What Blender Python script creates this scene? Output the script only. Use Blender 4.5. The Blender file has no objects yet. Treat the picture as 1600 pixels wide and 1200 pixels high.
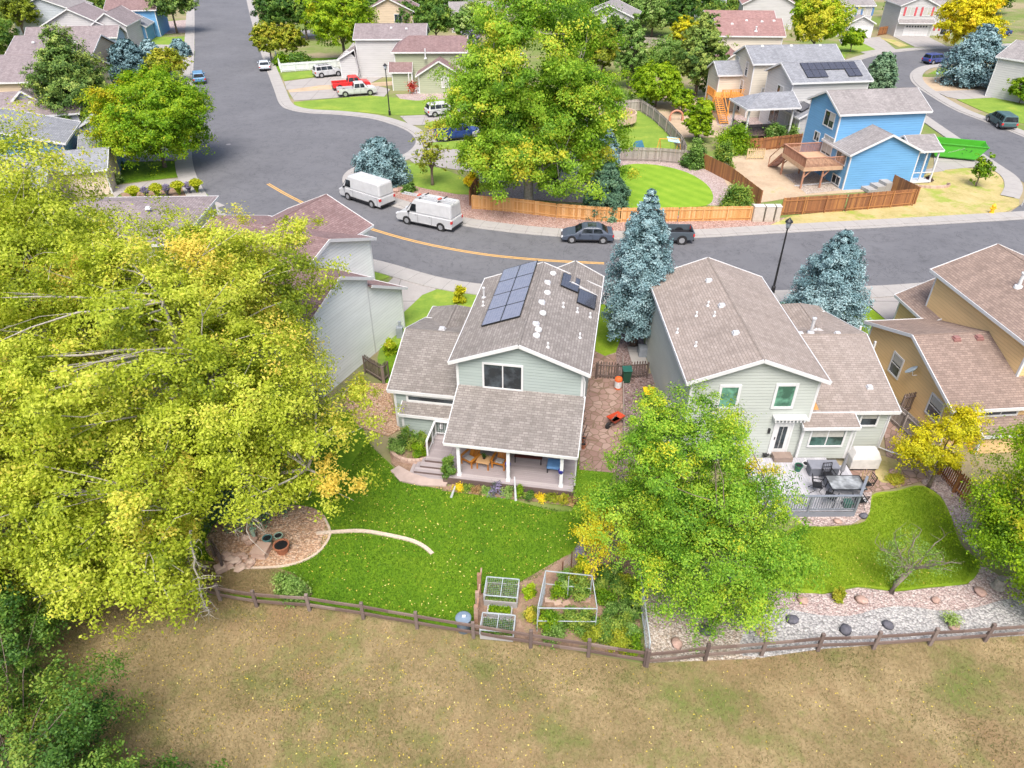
import bpy, math, random
import numpy as np
from mathutils import Vector, Matrix
S = bpy.context.scene
C = S.collection
# ---------------------------------------------------------------- camera, sky, sun, exposure
FPX, PITCH, CH = 1110.0, math.radians(35), 26.0
cd = bpy.data.cameras.new('camera'); cam = bpy.data.objects.new('camera', cd); C.objects.link(cam)
cam.location = (0, 0, CH); cam.rotation_euler = (math.radians(55), 0, 0)
cd.sensor_width = 36; cd.lens = 36*FPX/1600; cd.clip_end = 2000; cd.clip_start = .5
S.camera = cam
W = bpy.data.worlds.new('World'); S.world = W; W.use_nodes = True
wn = W.node_tree.nodes; wl = W.node_tree.links
SUN_EL, SUN_AZ = math.radians(58), math.radians(-177)     # azimuth from +Y, clockwise: high, from behind the viewer
sky = wn.new('ShaderNodeTexSky'); sky.sky_type = 'NISHITA'; sky.sun_disc = False
sky.sun_elevation = SUN_EL; sky.sun_rotation = SUN_AZ; sky.air_density = 1.0; sky.dust_density = 5.0; sky.ozone_density = 1.0
wl.new(sky.outputs[0], wn['Background'].inputs[0]); wn['Background'].inputs[1].default_value = 0.09
sl = bpy.data.lights.new('sun', 'SUN'); sl.energy = 1.5; sl.angle = math.radians(32); sl.color = (1, .95, .88)
so = bpy.data.objects.new('sun', sl); C.objects.link(so)
sd = Vector((math.sin(SUN_AZ)*math.cos(SUN_EL), math.cos(SUN_AZ)*math.cos(SUN_EL), math.sin(SUN_EL)))
so.rotation_euler = sd.to_track_quat('Z', 'Y').to_euler(); so.location = (-30, 20, 60)
S.view_settings.view_transform = 'Standard'; S.view_settings.look = 'None'; S.view_settings.gamma = 1
S.view_settings.exposure = 1.38
# ---------------------------------------------------------------- survey: photo point at height z -> ground plan
cP, sP = math.cos(PITCH), math.sin(PITCH)
def G(px, py, z=0.0):
    u = (px-800)/FPX; v = (py-600)/FPX
    t = (z-CH)/(-sP-v*cP)
    return (u*t, (cP-v*sP)*t)
def hgt(py, Y):
    v = (py-600)/FPX
    return CH+(-sP-v*cP)*Y/(cP-v*sP)
def depth(Y, z=0): return Y*cP+(CH-z)*sP
rnd = random.Random(7)
# ---------------------------------------------------------------- materials
MATS = {}
def nt(name):
    m = bpy.data.materials.new(name); m.use_nodes = True
    n = m.node_tree.nodes; l = m.node_tree.links
    return m, n, l, n['Principled BSDF']
def ramp(n, stops, interp='LINEAR'):
    r = n.new('ShaderNodeValToRGB'); e = r.color_ramp.elements; r.color_ramp.interpolation = interp
    while len(e) < len(stops): e.new(0.5)
    for i, (p, c) in enumerate(stops): e[i].position = p; e[i].color = (*c, 1)
    return r
def coord(n, l, kind='UV', scale=(1, 1, 1)):
    t = n.new('ShaderNodeTexCoord'); mp = n.new('ShaderNodeMapping'); mp.inputs['Scale'].default_value = scale
    l.new(t.outputs[kind], mp.inputs[0]); return mp
def noise(n, l, src, scale, detail=4, rough=.6):
    x = n.new('ShaderNodeTexNoise'); x.inputs['Scale'].default_value = scale; x.inputs['Detail'].default_value = detail
    x.inputs['Roughness'].default_value = rough
    if src: l.new(src.outputs[0], x.inputs['Vector'])
    return x
def mixc(n, l, f, a, b, mode='MIX'):
    m = n.new('ShaderNodeMix'); m.data_type = 'RGBA'; m.blend_type = mode
    for i, v in ((0, f), (6, a), (7, b)):
        if isinstance(v, (int, float)): m.inputs[i].default_value = v
        elif isinstance(v, tuple): m.inputs[i].default_value = (*v, 1)
        else: l.new(v, m.inputs[i])
    return m.outputs[2]
def mth(n, l, op, a, b=None):
    m = n.new('ShaderNodeMath'); m.operation = op
    for i, v in enumerate((a, b)):
        if v is None: continue
        if isinstance(v, (int, float)): m.inputs[i].default_value = v
        else: l.new(v, m.inputs[i])
    return m.outputs[0]
def bump(n, l, b, h, strength=.3, dist=.02):
    x = n.new('ShaderNodeBump'); x.inputs['Strength'].default_value = strength; x.inputs['Distance'].default_value = dist
    l.new(h, x.inputs['Height']); l.new(x.outputs[0], b.inputs['Normal'])
def sc(c, k): return tuple(min(1, v*k) for v in c)
def plain(name, c, rough=.6, metal=0, var=.12, vs=3.0):
    if name in MATS: return MATS[name]
    m, n, l, b = nt(name); mp = coord(n, l, 'Object')
    nz = noise(n, l, mp, vs, 5)
    l.new(ramp_out(n, l, nz.outputs[0], [(.3, sc(c, 1-var)), (.7, sc(c, 1+var))]), b.inputs['Base Color'])
    b.inputs['Roughness'].default_value = rough; b.inputs['Metallic'].default_value = metal
    MATS[name] = m; return m
def ramp_out(n, l, f, stops, interp='LINEAR'):
    r = ramp(n, stops, interp); l.new(f, r.inputs[0]); return r.outputs[0]
def paint(name, c, coat=.25, rough=.4):
    if name in MATS: return MATS[name]
    m, n, l, b = nt(name); b.inputs['Base Color'].default_value = (*c, 1); b.inputs['Roughness'].default_value = rough
    b.inputs['Coat Weight'].default_value = coat; b.inputs['Coat Roughness'].default_value = .08
    mp = coord(n, l, 'Object'); nz = noise(n, l, mp, 2, 3)
    l.new(ramp_out(n, l, nz.outputs[0], [(.3, sc(c, .9)), (.7, sc(c, 1.05))]), b.inputs['Base Color'])
    MATS[name] = m; return m
def siding(name, c, lap=.19):
    if name in MATS: return MATS[name]
    m, n, l, b = nt(name); mp = coord(n, l, 'UV')
    sx = n.new('ShaderNodeSeparateXYZ'); l.new(mp.outputs[0], sx.inputs[0])
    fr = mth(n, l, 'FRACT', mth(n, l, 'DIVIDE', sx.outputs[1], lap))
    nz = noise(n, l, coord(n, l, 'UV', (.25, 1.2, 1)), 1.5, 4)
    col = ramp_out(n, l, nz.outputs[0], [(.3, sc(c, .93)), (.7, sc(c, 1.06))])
    line = ramp_out(n, l, fr, [(0, (.72,)*3), (.07, (.8,)*3), (.12, (1,)*3)])  # lap shadow painted into the colour: dark line at each lap
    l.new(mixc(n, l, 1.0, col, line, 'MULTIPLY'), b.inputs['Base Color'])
    inv = mth(n, l, 'SUBTRACT', 1.0, fr); bump(n, l, b, inv, .9, .02)
    b.inputs['Roughness'].default_value = .65
    MATS[name] = m; return m
def shingle(name, c1, c2, c3, s=1.0):
    if name in MATS: return MATS[name]
    m, n, l, b = nt(name); mp = coord(n, l, 'UV')
    br = n.new('ShaderNodeTexBrick'); l.new(mp.outputs[0], br.inputs[0])
    br.inputs['Color1'].default_value = (0, 0, 0, 1); br.inputs['Color2'].default_value = (1, 1, 1, 1); br.inputs['Mortar'].default_value = (.25, .25, .25, 1)
    br.inputs['Scale'].default_value = 1; br.inputs['Brick Width'].default_value = .30*s; br.inputs['Row Height'].default_value = .155*s
    br.inputs['Mortar Size'].default_value = .012; br.offset = .37; br.squash = 1
    nz = noise(n, l, mp, 14, 3, .8); nb = noise(n, l, mp, .35, 4)
    f = mth(n, l, 'ADD', mth(n, l, 'MULTIPLY', br.outputs[0], .3), mth(n, l, 'MULTIPLY', nz.outputs[0], .6))
    c1, c2, c3 = sc(c1, .86), sc(c2, .84), sc(c3, .82)
    col = ramp_out(n, l, f, [(.2, c1), (.5, c2), (.8, c3)])
    col = mixc(n, l, 1.0, col, ramp_out(n, l, nb.outputs[0], [(.3, (.86,)*3), (.7, (1.1,)*3)]), 'MULTIPLY')
    stv = n.new('ShaderNodeMapping'); stv.inputs['Scale'].default_value = (2.2, .16, 1); l.new(mp.outputs[0], stv.inputs[0])
    st = noise(n, l, stv, 1.0, 3)
    col = mixc(n, l, 1.0, col, ramp_out(n, l, st.outputs[0], [(.35, (.9,)*3), (.6, (1.04,)*3)]), 'MULTIPLY')
    l.new(mixc(n, l, br.outputs[1], col, sc(c1, .8)), b.inputs['Base Color'])
    b.inputs['Roughness'].default_value = .9
    sx = n.new('ShaderNodeSeparateXYZ'); l.new(mp.outputs[0], sx.inputs[0])
    saw = mth(n, l, 'SUBTRACT', 1.0, mth(n, l, 'FRACT', mth(n, l, 'DIVIDE', sx.outputs[1], .155*s)))
    bump(n, l, b, mth(n, l, 'ADD', saw, mth(n, l, 'MULTIPLY', nz.outputs[0], .4)), .7, .02)
    MATS[name] = m; return m
def tinted(name, stops, rough=.7, var=.25, ns=(3, 3, 12), bumpy=.3, interp='LINEAR'):
    """colour chosen per face by the 'tint' attribute: boards, stones"""
    if name in MATS: return MATS[name]
    m, n, l, b = nt(name)
    at = n.new('ShaderNodeAttribute'); at.attribute_name = 'tint'
    mp = coord(n, l, 'Object', ns); nz = noise(n, l, mp, 1.5, 5)
    f = mth(n, l, 'ADD', mth(n, l, 'MULTIPLY', at.outputs['Fac'], 1-var), mth(n, l, 'MULTIPLY', nz.outputs[0], var))
    l.new(ramp_out(n, l, f, stops, interp), b.inputs['Base Color']); b.inputs['Roughness'].default_value = rough
    bump(n, l, b, nz.outputs[0], bumpy, .01)
    MATS[name] = m; return m
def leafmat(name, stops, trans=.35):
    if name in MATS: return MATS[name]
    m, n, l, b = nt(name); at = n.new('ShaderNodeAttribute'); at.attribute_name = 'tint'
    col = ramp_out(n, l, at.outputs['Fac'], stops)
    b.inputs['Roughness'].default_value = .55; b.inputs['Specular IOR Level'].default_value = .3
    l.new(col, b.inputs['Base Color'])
    tr = n.new('ShaderNodeBsdfTranslucent'); mx = n.new('ShaderNodeMixShader'); mx.inputs[0].default_value = trans
    l.new(mixc(n, l, 1.0, col, (1.0, 1.0, .55), 'MULTIPLY'), tr.inputs[0])
    l.new(b.outputs[0], mx.inputs[1]); l.new(tr.outputs[0], mx.inputs[2]); l.new(mx.outputs[0], n['Material Output'].inputs[0])
    MATS[name] = m; return m
def groundmat(name, stops, scale=1.0, fine=9.0, mixf=.5, patches=None, bumps=.5, bd=.03, stripes=None, rough=.95):
    if name in MATS: return MATS[name]
    m, n, l, b = nt(name); mp = coord(n, l, 'Object')
    a = noise(n, l, mp, scale, 6, .65); f = noise(n, l, mp, fine, 4, .75)
    v = mth(n, l, 'ADD', mth(n, l, 'MULTIPLY', a.outputs[0], 1-mixf), mth(n, l, 'MULTIPLY', f.outputs[0], mixf))
    if stripes:
        sp = n.new('ShaderNodeMapping'); sp.inputs['Rotation'].default_value = (0, 0, stripes[0]); l.new(mp.outputs[0], sp.inputs[0])
        sx = n.new('ShaderNodeSeparateXYZ'); l.new(sp.outputs[0], sx.inputs[0])
        w = mth(n, l, 'SINE', mth(n, l, 'MULTIPLY', sx.outputs[0], math.pi/stripes[1]))
        v = mth(n, l, 'ADD', v, mth(n, l, 'MULTIPLY', w, stripes[2]))
    col = ramp_out(n, l, v, stops)
    for (psc, lo, hi, pc) in (patches or []):
        pn = noise(n, l, mp, psc, 5, .7)
        k = n.new('ShaderNodeMapRange'); k.inputs[1].default_value = lo; k.inputs[2].default_value = hi; l.new(pn.outputs[0], k.inputs[0])
        k2 = mth(n, l, 'MULTIPLY', k.outputs[0], mth(n, l, 'ADD', .35, f.outputs[0]))
        col = mixc(n, l, k2, col, pc)
    l.new(col, b.inputs['Base Color']); b.inputs['Roughness'].default_value = rough; b.inputs['Specular IOR Level'].default_value = .2
    bump(n, l, b, f.outputs[0], bumps, bd)
    MATS[name] = m; return m
def stones(name, stops, size=.12, bd=.05):
    if name in MATS: return MATS[name]
    m, n, l, b = nt(name); mp = coord(n, l, 'Object')
    v = n.new('ShaderNodeTexVoronoi'); v.inputs['Scale'].default_value = 1/size; l.new(mp.outputs[0], v.inputs[0])
    sx = n.new('ShaderNodeSeparateColor'); l.new(v.outputs['Color'], sx.inputs[0])
    nz = noise(n, l, mp, .8, 5)
    f = mth(n, l, 'ADD', mth(n, l, 'MULTIPLY', sx.outputs[0], .7), mth(n, l, 'MULTIPLY', nz.outputs[0], .3))
    col = ramp_out(n, l, f, stops)
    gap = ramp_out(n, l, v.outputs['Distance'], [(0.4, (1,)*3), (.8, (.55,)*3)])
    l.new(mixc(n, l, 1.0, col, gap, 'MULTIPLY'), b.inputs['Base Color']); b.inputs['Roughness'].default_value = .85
    bump(n, l, b, mth(n, l, 'SUBTRACT', 1.0, v.outputs['Distance']), 1.0, bd)
    MATS[name] = m; return m
def flags(name, stops, size=.6):
    m, n, l, b = nt(name); mp = coord(n, l, 'Object'); wp = noise(n, l, mp, 1.1, 3)
    v = n.new('ShaderNodeTexVoronoi'); v.inputs['Scale'].default_value = 1/size; l.new(mp.outputs[0], v.inputs[0])
    e = n.new('ShaderNodeTexVoronoi'); e.feature = 'DISTANCE_TO_EDGE'; e.inputs['Scale'].default_value = 1/size; l.new(mp.outputs[0], e.inputs[0])
    sx = n.new('ShaderNodeSeparateColor'); l.new(v.outputs['Color'], sx.inputs[0])
    f = mth(n, l, 'ADD', mth(n, l, 'MULTIPLY', sx.outputs[0], .5), mth(n, l, 'MULTIPLY', wp.outputs[0], .5)); col = ramp_out(n, l, f, stops)
    k = ramp_out(n, l, e.outputs['Distance'], [(.03, (1,)*3), (.07, (0,)*3)])
    l.new(mixc(n, l, k, col, (.17, .12, .08)), b.inputs['Base Color']); b.inputs['Roughness'].default_value = .9; bump(n, l, b, e.outputs['Distance'], .3, .02)
    MATS[name] = m; return m
def asphalt(name):
    m, n, l, b = nt(name); mp = coord(n, l, 'Object')
    a = noise(n, l, mp, .12, 5); f = noise(n, l, mp, 20, 3, .8)
    v = mth(n, l, 'ADD', mth(n, l, 'MULTIPLY', a.outputs[0], .6), mth(n, l, 'MULTIPLY', f.outputs[0], .4))
    col = ramp_out(n, l, v, [(.3, (.10, .102, .115)), (.7, (.155, .157, .172))])
    wv = noise(n, l, mp, .35, 6, .7); wv.inputs['Distortion'].default_value = 1.5
    ln = mth(n, l, 'ABSOLUTE', mth(n, l, 'SUBTRACT', wv.outputs[0], .5))
    crack = ramp_out(n, l, ln, [(0, (.5,)*3), (.004, (.62,)*3), (.008, (1,)*3)])
    oil = noise(n, l, mp, .9, 4, .7); col = mixc(n, l, 1.0, col, ramp_out(n, l, oil.outputs[0], [(.3, (.84,)*3), (.45, (1,)*3), (.68, (1.07,)*3)]), 'MULTIPLY')
    l.new(mixc(n, l, 1.0, col, crack, 'MULTIPLY'), b.inputs['Base Color'])
    b.inputs['Roughness'].default_value = .8; bump(n, l, b, f.outputs[0], .3, .01); MATS[name] = m; return m
def concrete(name, c, joint=1.5):
    if name in MATS: return MATS[name]
    m, n, l, b = nt(name); mp = coord(n, l, 'Object'); uv = coord(n, l, 'UV')
    a = noise(n, l, mp, .9, 6, .7); f = noise(n, l, mp, 12, 3)
    v = mth(n, l, 'ADD', mth(n, l, 'MULTIPLY', a.outputs[0], .6), mth(n, l, 'MULTIPLY', f.outputs[0], .4))
    col = ramp_out(n, l, v, [(.3, sc(c, .84)), (.7, sc(c, 1.1))])
    sx = n.new('ShaderNodeSeparateXYZ'); l.new(uv.outputs[0], sx.inputs[0])
    out = col
    for k in (0, 1):
        fr = mth(n, l, 'FRACT', mth(n, l, 'DIVIDE', sx.outputs[k], joint*(1 if k == 0 else 1.6)))
        out = mixc(n, l, 1.0, out, ramp_out(n, l, fr, [(0, (.6,)*3), (.02, (.65,)*3), (.03, (1,)*3)]), 'MULTIPLY')
    l.new(out, b.inputs['Base Color']); b.inputs['Roughness'].default_value = .85; bump(n, l, b, f.outputs[0], .15, .01)
    MATS[name] = m; return m
def glass(name, c=(.02, .025, .03), rough=.06):
    if name in MATS: return MATS[name]
    m, n, l, b = nt(name); mp = coord(n, l, 'Object'); nz = noise(n, l, mp, 1.3, 3)
    l.new(ramp_out(n, l, nz.outputs[0], [(.42, c), (.6, sc(c, 3.0))]), b.inputs['Base Color'])
    b.inputs['Roughness'].default_value = rough; b.inputs['Specular IOR Level'].default_value = .6
    MATS[name] = m; return m
def solarmat(name, k=1.0):
    m, n, l, b = nt(name); mp = coord(n, l, 'UV')
    br = n.new('ShaderNodeTexBrick'); l.new(mp.outputs[0], br.inputs[0]); br.offset = 0
    br.inputs['Scale'].default_value = 1; br.inputs['Brick Width'].default_value = .16; br.inputs['Row Height'].default_value = .16; br.inputs['Mortar Size'].default_value = .004
    br.inputs['Color1'].default_value = (.085*k, .088*k, .12*k, 1); br.inputs['Color2'].default_value = (.10*k, .103*k, .135*k, 1); br.inputs['Mortar'].default_value = (.16*k, .165*k, .20*k, 1)
    l.new(br.outputs[0], b.inputs['Base Color']); b.inputs['Roughness'].default_value = .18; b.inputs['Coat Weight'].default_value = .8
    MATS[name] = m; return m

M_WHITE = plain('white_trim', (.62, .63, .65), .5, var=.05)
M_SOLAR = solarmat('solar_cells', .6); M_SOLARL = solarmat('sky_sheen_solar_cells', 1.9)  # paler copy has the bright sky reflection painted into its cell colour
M_BLK = plain('black_metal', (.015, .015, .018), .45)
M_GLASS = glass('window_glass')
M_GLASSG = glass('green_glass', (.05, .12, .085), .3)
M_CURT = plain('curtain', (.42, .42, .40), .7, vs=8)
M_ASPH = asphalt('asphalt')
M_CONC = concrete('concrete', (.35, .335, .325))
M_DRIVE = concrete('driveway_concrete', (.34, .32, .31), 3.0)
M_WOODP = plain('white_post', (.72, .74, .78), .5, var=.04)
M_BARK = plain('bark', (.16, .125, .10), .9, var=.4, vs=6)
M_BARKG = plain('grey_bark', (.33, .305, .27), .9, var=.35, vs=5)
M_TIRE = plain('tyre_rubber', (.018, .018, .02), .8)
M_RIM = plain('wheel_rim', (.45, .46, .48), .3, .6)
M_VENT = plain('vent_metal', (.62, .63, .66), .4, .3)
# ---------------------------------------------------------------- objects and mesh builder
def tag(o, label=None, cat=None, group=None, kind=None):
    if label: o['label'] = label
    if cat: o['category'] = cat
    if group: o['group'] = group
    if kind: o['kind'] = kind
    return o
def thing(name, label, cat, loc=(0, 0, 0), rot=0.0, group=None):
    o = bpy.data.objects.new(name, None); C.objects.link(o); o.empty_display_size = .3
    o.location = loc; o.rotation_euler = (0, 0, math.radians(rot)); return tag(o, label, cat, group)
def copy_tree(o, parent=None):
    c = o.copy(); C.objects.link(c)
    if parent: c.parent = parent
    for ch in [x for x in KIDS.get(o.name, [])]:
        c2 = copy_tree(ch, c); KIDS.setdefault(c.name, []).append(c2)
    return c
KIDS = {}
def uvtint(me, tint=None):
    nf = len(me.polygons); nl = len(me.loops)
    if nf == 0: return
    co = np.empty(len(me.vertices)*3, np.float32); me.vertices.foreach_get('co', co); co = co.reshape(-1, 3)
    no = np.empty(nf*3, np.float32); me.polygons.foreach_get('normal', no); no = no.reshape(-1, 3)
    lt = np.empty(nf, np.int32); me.polygons.foreach_get('loop_total', lt)
    lv = np.empty(nl, np.int32); me.loops.foreach_get('vertex_index', lv)
    fi = np.repeat(np.arange(nf), lt); N = no[fi]; P = co[lv]
    U = np.stack([-N[:, 1], N[:, 0], np.zeros(nl)], 1); ln = np.linalg.norm(U, axis=1)
    flat = ln < .02; U[flat] = (1, 0, 0); ln[flat] = 1; U /= ln[:, None]
    V = np.cross(N, U); V[flat] = (0, 1, 0)
    uv = np.stack([(P*U).sum(1), (P*V).sum(1)], 1).astype(np.float32)
    me.uv_layers.new(name='UVMap').data.foreach_set('uv', uv.ravel())
    if tint is not None:
        a = me.attributes.new('tint', 'FLOAT', 'FACE'); a.data.foreach_set('value', np.asarray(tint, np.float32))
class MB:
    def __init__(s): s.v = []; s.f = []; s.t = []; s.cur = None
    def add(s, vs, fs, t=None):
        b = len(s.v); s.v += [tuple(x) for x in vs]; t = rnd.random() if t is None else t
        for f in fs: s.f.append([b+i for i in f]); s.t.append(t)
        return s
    def box(s, x0, x1, y0, y1, z0, z1, t=None):
        return s.add([(x0, y0, z0), (x1, y0, z0), (x1, y1, z0), (x0, y1, z0), (x0, y0, z1), (x1, y0, z1), (x1, y1, z1), (x0, y1, z1)],
                     [(0, 3, 2, 1), (4, 5, 6, 7), (0, 1, 5, 4), (1, 2, 6, 5), (2, 3, 7, 6), (3, 0, 4, 7)], t)
    def bar(s, a, b, w, h=None, t=None, up=(0, 0, 1)):
        a = Vector(a); b = Vector(b); h = w if h is None else h; d = (b-a).normalized()
        u = Vector(up)
        if abs(d.dot(u)) > .98: u = Vector((0, 1, 0))
        r = d.cross(u).normalized(); u = r.cross(d)
        vs = []
        for p in (a, b):
            for i, j in ((-1, -1), (1, -1), (1, 1), (-1, 1)): vs.append(p+r*(w/2*i)+u*(h/2*j))
        return s.add(vs, [(3, 2, 1, 0), (4, 5, 6, 7), (0, 1, 5, 4), (1, 2, 6, 5), (2, 3, 7, 6), (3, 0, 4, 7)], t)
    def tube(s, pts, rs, n=8, t=None, cap=True):
        pts = [Vector(p) for p in pts]
        if isinstance(rs, (int, float)): rs = [rs]*len(pts)
        vs = []; fs = []
        for i, p in enumerate(pts):
            d = (pts[min(i+1, len(pts)-1)]-pts[max(i-1, 0)])
            d = d.normalized() if d.length > 1e-6 else Vector((0, 0, 1))
            a = d.cross(Vector((0, 0, 1))) if abs(d.z) < .95 else d.cross(Vector((0, 1, 0)))
            a.normalize(); b = d.cross(a)
            for k in range(n):
                q = 2*math.pi*k/n; vs.append(p+a*(math.cos(q)*rs[i])+b*(math.sin(q)*rs[i]))
        for i in range(len(pts)-1):
            for k in range(n): fs.append((i*n+k, i*n+(k+1) % n, (i+1)*n+(k+1) % n, (i+1)*n+k))
        if cap: fs.append(tuple(range(n-1, -1, -1))); fs.append(tuple((len(pts)-1)*n+k for k in range(n)))
        return s.add(vs, [tuple(reversed(f)) for f in fs], t)
    def lathe(s, prof, n=12, c=(0, 0, 0), t=None):
        vs = []; fs = []
        for (r, z) in prof:
            for k in range(n): q = 2*math.pi*k/n; vs.append((c[0]+r*math.cos(q), c[1]+r*math.sin(q), c[2]+z))
        for i in range(len(prof)-1):
            for k in range(n): fs.append((i*n+k, i*n+(k+1) % n, (i+1)*n+(k+1) % n, (i+1)*n+k))
        fs.append(tuple(range(n-1, -1, -1))); fs.append(tuple((len(prof)-1)*n+k for k in range(n)))
        return s.add(vs, fs, t)
    def prism(s, poly, z0, z1, t=None, bottom=False):
        n = len(poly); ar = sum(poly[i][0]*poly[(i+1) % n][1]-poly[(i+1) % n][0]*poly[i][1] for i in range(n))
        if ar < 0: poly = poly[::-1]
        vs = [(p[0], p[1], z0) for p in poly]+[(p[0], p[1], z1) for p in poly]
        fs = [tuple(range(n, 2*n))]+[(i, (i+1) % n, n+(i+1) % n, n+i) for i in range(n)]
        if bottom: fs.append(tuple(range(n-1, -1, -1)))
        return s.add(vs, fs, t)
    def xprism(s, prof, x0, x1, t=None):      # profile in (y,z), extruded along x
        n = len(prof); vs = [(x0, y, z) for y, z in prof]+[(x1, y, z) for y, z in prof]
        fs = [tuple(range(n)), tuple(range(2*n-1, n-1, -1))]+[(i, n+i, n+(i+1) % n, (i+1) % n) for i in range(n)]
        return s.add(vs, fs, t)
    def slab(s, quad, th, t=None):            # thin slab under a planar polygon
        q = [Vector(p) for p in quad]; nrm = (q[1]-q[0]).cross(q[2]-q[0]).normalized()
        if nrm.z < 0: q.reverse(); nrm = -nrm
        n = len(q); vs = q+[p-nrm*th for p in q]
        return s.add(vs, [tuple(range(n)), tuple(range(2*n-1, n-1, -1))]+[(n+i, n+(i+1) % n, (i+1) % n, i) for i in range(n)], t)
    def blob(s, c, r, n=6, t=None, seed=0, jit=.2):
        R = random.Random(seed+int(c[0]*977+c[1]*131)); vs = []; rings = n//2+1
        for i in range(rings+1):
            th = math.pi*i/rings
            for k in range(n):
                q = 2*math.pi*(k+.5*(i % 2))/n; j = 1+R.uniform(-jit, jit)
                vs.append((c[0]+r[0]*j*math.sin(th)*math.cos(q), c[1]+r[1]*j*math.sin(th)*math.sin(q), c[2]+r[2]*j*math.cos(th)))
        fs = []
        for i in range(rings):
            for k in range(n): fs.append((i*n+k, (i+1)*n+k, (i+1)*n+(k+1) % n, i*n+(k+1) % n))
        return s.add(vs, fs, t)
    def build(s, name, mat, parent=None, smooth=False, bevel=0):
        me = bpy.data.meshes.new(name); me.from_pydata(s.v, [], s.f); me.update()
        uvtint(me, s.t); me.materials.append(mat)
        if smooth: me.shade_smooth()
        o = bpy.data.objects.new(name, me); C.objects.link(o)
        if parent: o.parent = parent; KIDS.setdefault(parent.name, []).append(o)
        if bevel:
            md = o.modifiers.new('bevel', 'BEVEL'); md.width = bevel; md.segments = 2; md.limit_method = 'ANGLE'
        return o
def struct(name, mb, mat): return tag(mb.build(name, mat), kind='structure')
def smoothline(pts, k=6):
    out = []; n = len(pts)
    for i in range(n-1):
        p0 = pts[max(i-1, 0)]; p1 = pts[i]; p2 = pts[i+1]; p3 = pts[min(i+2, n-1)]
        for j in range(k):
            t = j/k
            out.append(tuple(.5*((2*p1[c])+(-p0[c]+p2[c])*t+(2*p0[c]-5*p1[c]+4*p2[c]-p3[c])*t*t+(-p0[c]+3*p1[c]-3*p2[c]+p3[c])*t**3) for c in (0, 1)))
    out.append(tuple(pts[-1])); return out
def offset(line, d):      # d>0: to the left of the direction of travel
    out = []
    for i in range(len(line)):
        a = Vector(line[max(i-1, 0)]); b = Vector(line[min(i+1, len(line)-1)]); t = (b-a).normalized()
        out.append((line[i][0]-t.y*d, line[i][1]+t.x*d))
    return out
def ribbon(mb, line, d0, d1, z0, z1):
    A = offset(line, d0); B = offset(line, d1)
    for i in range(len(line)-1):
        q = [A[i], A[i+1], B[i+1], B[i]]
        mb.add([(p[0], p[1], z1) for p in q]+[(p[0], p[1], z0) for p in q], [(0, 1, 2, 3), (4, 5, 1, 0), (6, 7, 3, 2)] if d1 > d0 else [(3, 2, 1, 0), (0, 1, 5, 4), (2, 3, 7, 6)], .5)
def fixuv_ribbon(o, line, w):
    """u runs along the ribbon so the joints cross it"""
    me = o.data; uv = me.uv_layers[0].data; L = [0]
    for i in range(1, len(line)): L.append(L[-1]+math.dist(line[i], line[i-1]))
    for p in me.polygons:
        i = p.vertices[0]//8
        for li in p.loop_indices:
            v = me.loops[li].vertex_index % 8
            uv[li].uv = (L[i] if v % 4 in (0, 3) else L[i+1], .1 if v % 4 in (0, 1) else w*.9)
def sheet(name, pxs, z, mat, th=None, k=0, world=False):
    pts = [p if world else G(*p) for p in pxs]
    if k: pts = smoothline(pts+[pts[0]], k)[:-1]
    m = MB(); m.prism(pts, z-(th or .003), z, .5)
    return struct(name, m, mat)
# ---------------------------------------------------------------- foliage
def leaf_mesh(name, cen, out, size, tint, mat, parent=None, rs=0, aspect=.55, updir=.5, lay=.6):
    R = np.random.default_rng(rs); n = len(cen)
    nr = out*lay+np.array([0, 0, updir])+R.normal(0, .55, (n, 3)); nr /= np.linalg.norm(nr, axis=1)[:, None]+1e-6
    a = R.normal(0, 1, (n, 3)); t = np.cross(nr, a); t /= np.linalg.norm(t, axis=1)[:, None]+1e-6; b = np.cross(nr, t)
    s = (size*R.uniform(.65, 1.35, n))[:, None] if np.ndim(size) == 0 else (size*R.uniform(.7, 1.3, n))[:, None]
    bend = nr*s*.12
    v = np.stack([cen+t*s*.5, cen+b*s*.5*aspect+bend, cen-t*s*.5, cen-b*s*.5*aspect+bend], 1).reshape(-1, 3).astype(np.float32)
    return quads(name, v, n, tint, mat, parent)
def quads(name, v, n, tint, mat, parent=None):
    me = bpy.data.meshes.new(name); me.vertices.add(n*4); me.vertices.foreach_set('co', v.ravel())
    me.loops.add(n*4); me.loops.foreach_set('vertex_index', np.arange(n*4, dtype=np.int32))
    me.polygons.add(n); me.polygons.foreach_set('loop_start', np.arange(0, n*4, 4, dtype=np.int32))
    me.update(calc_edges=True); at = me.attributes.new('tint', 'FLOAT', 'FACE'); at.data.foreach_set('value', np.clip(tint, 0, 1).astype(np.float32))
    me.materials.append(mat)
    o = bpy.data.objects.new(name, me); C.objects.link(o)
    if parent: o.parent = parent; KIDS.setdefault(parent.name, []).append(o)
    return o
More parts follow.
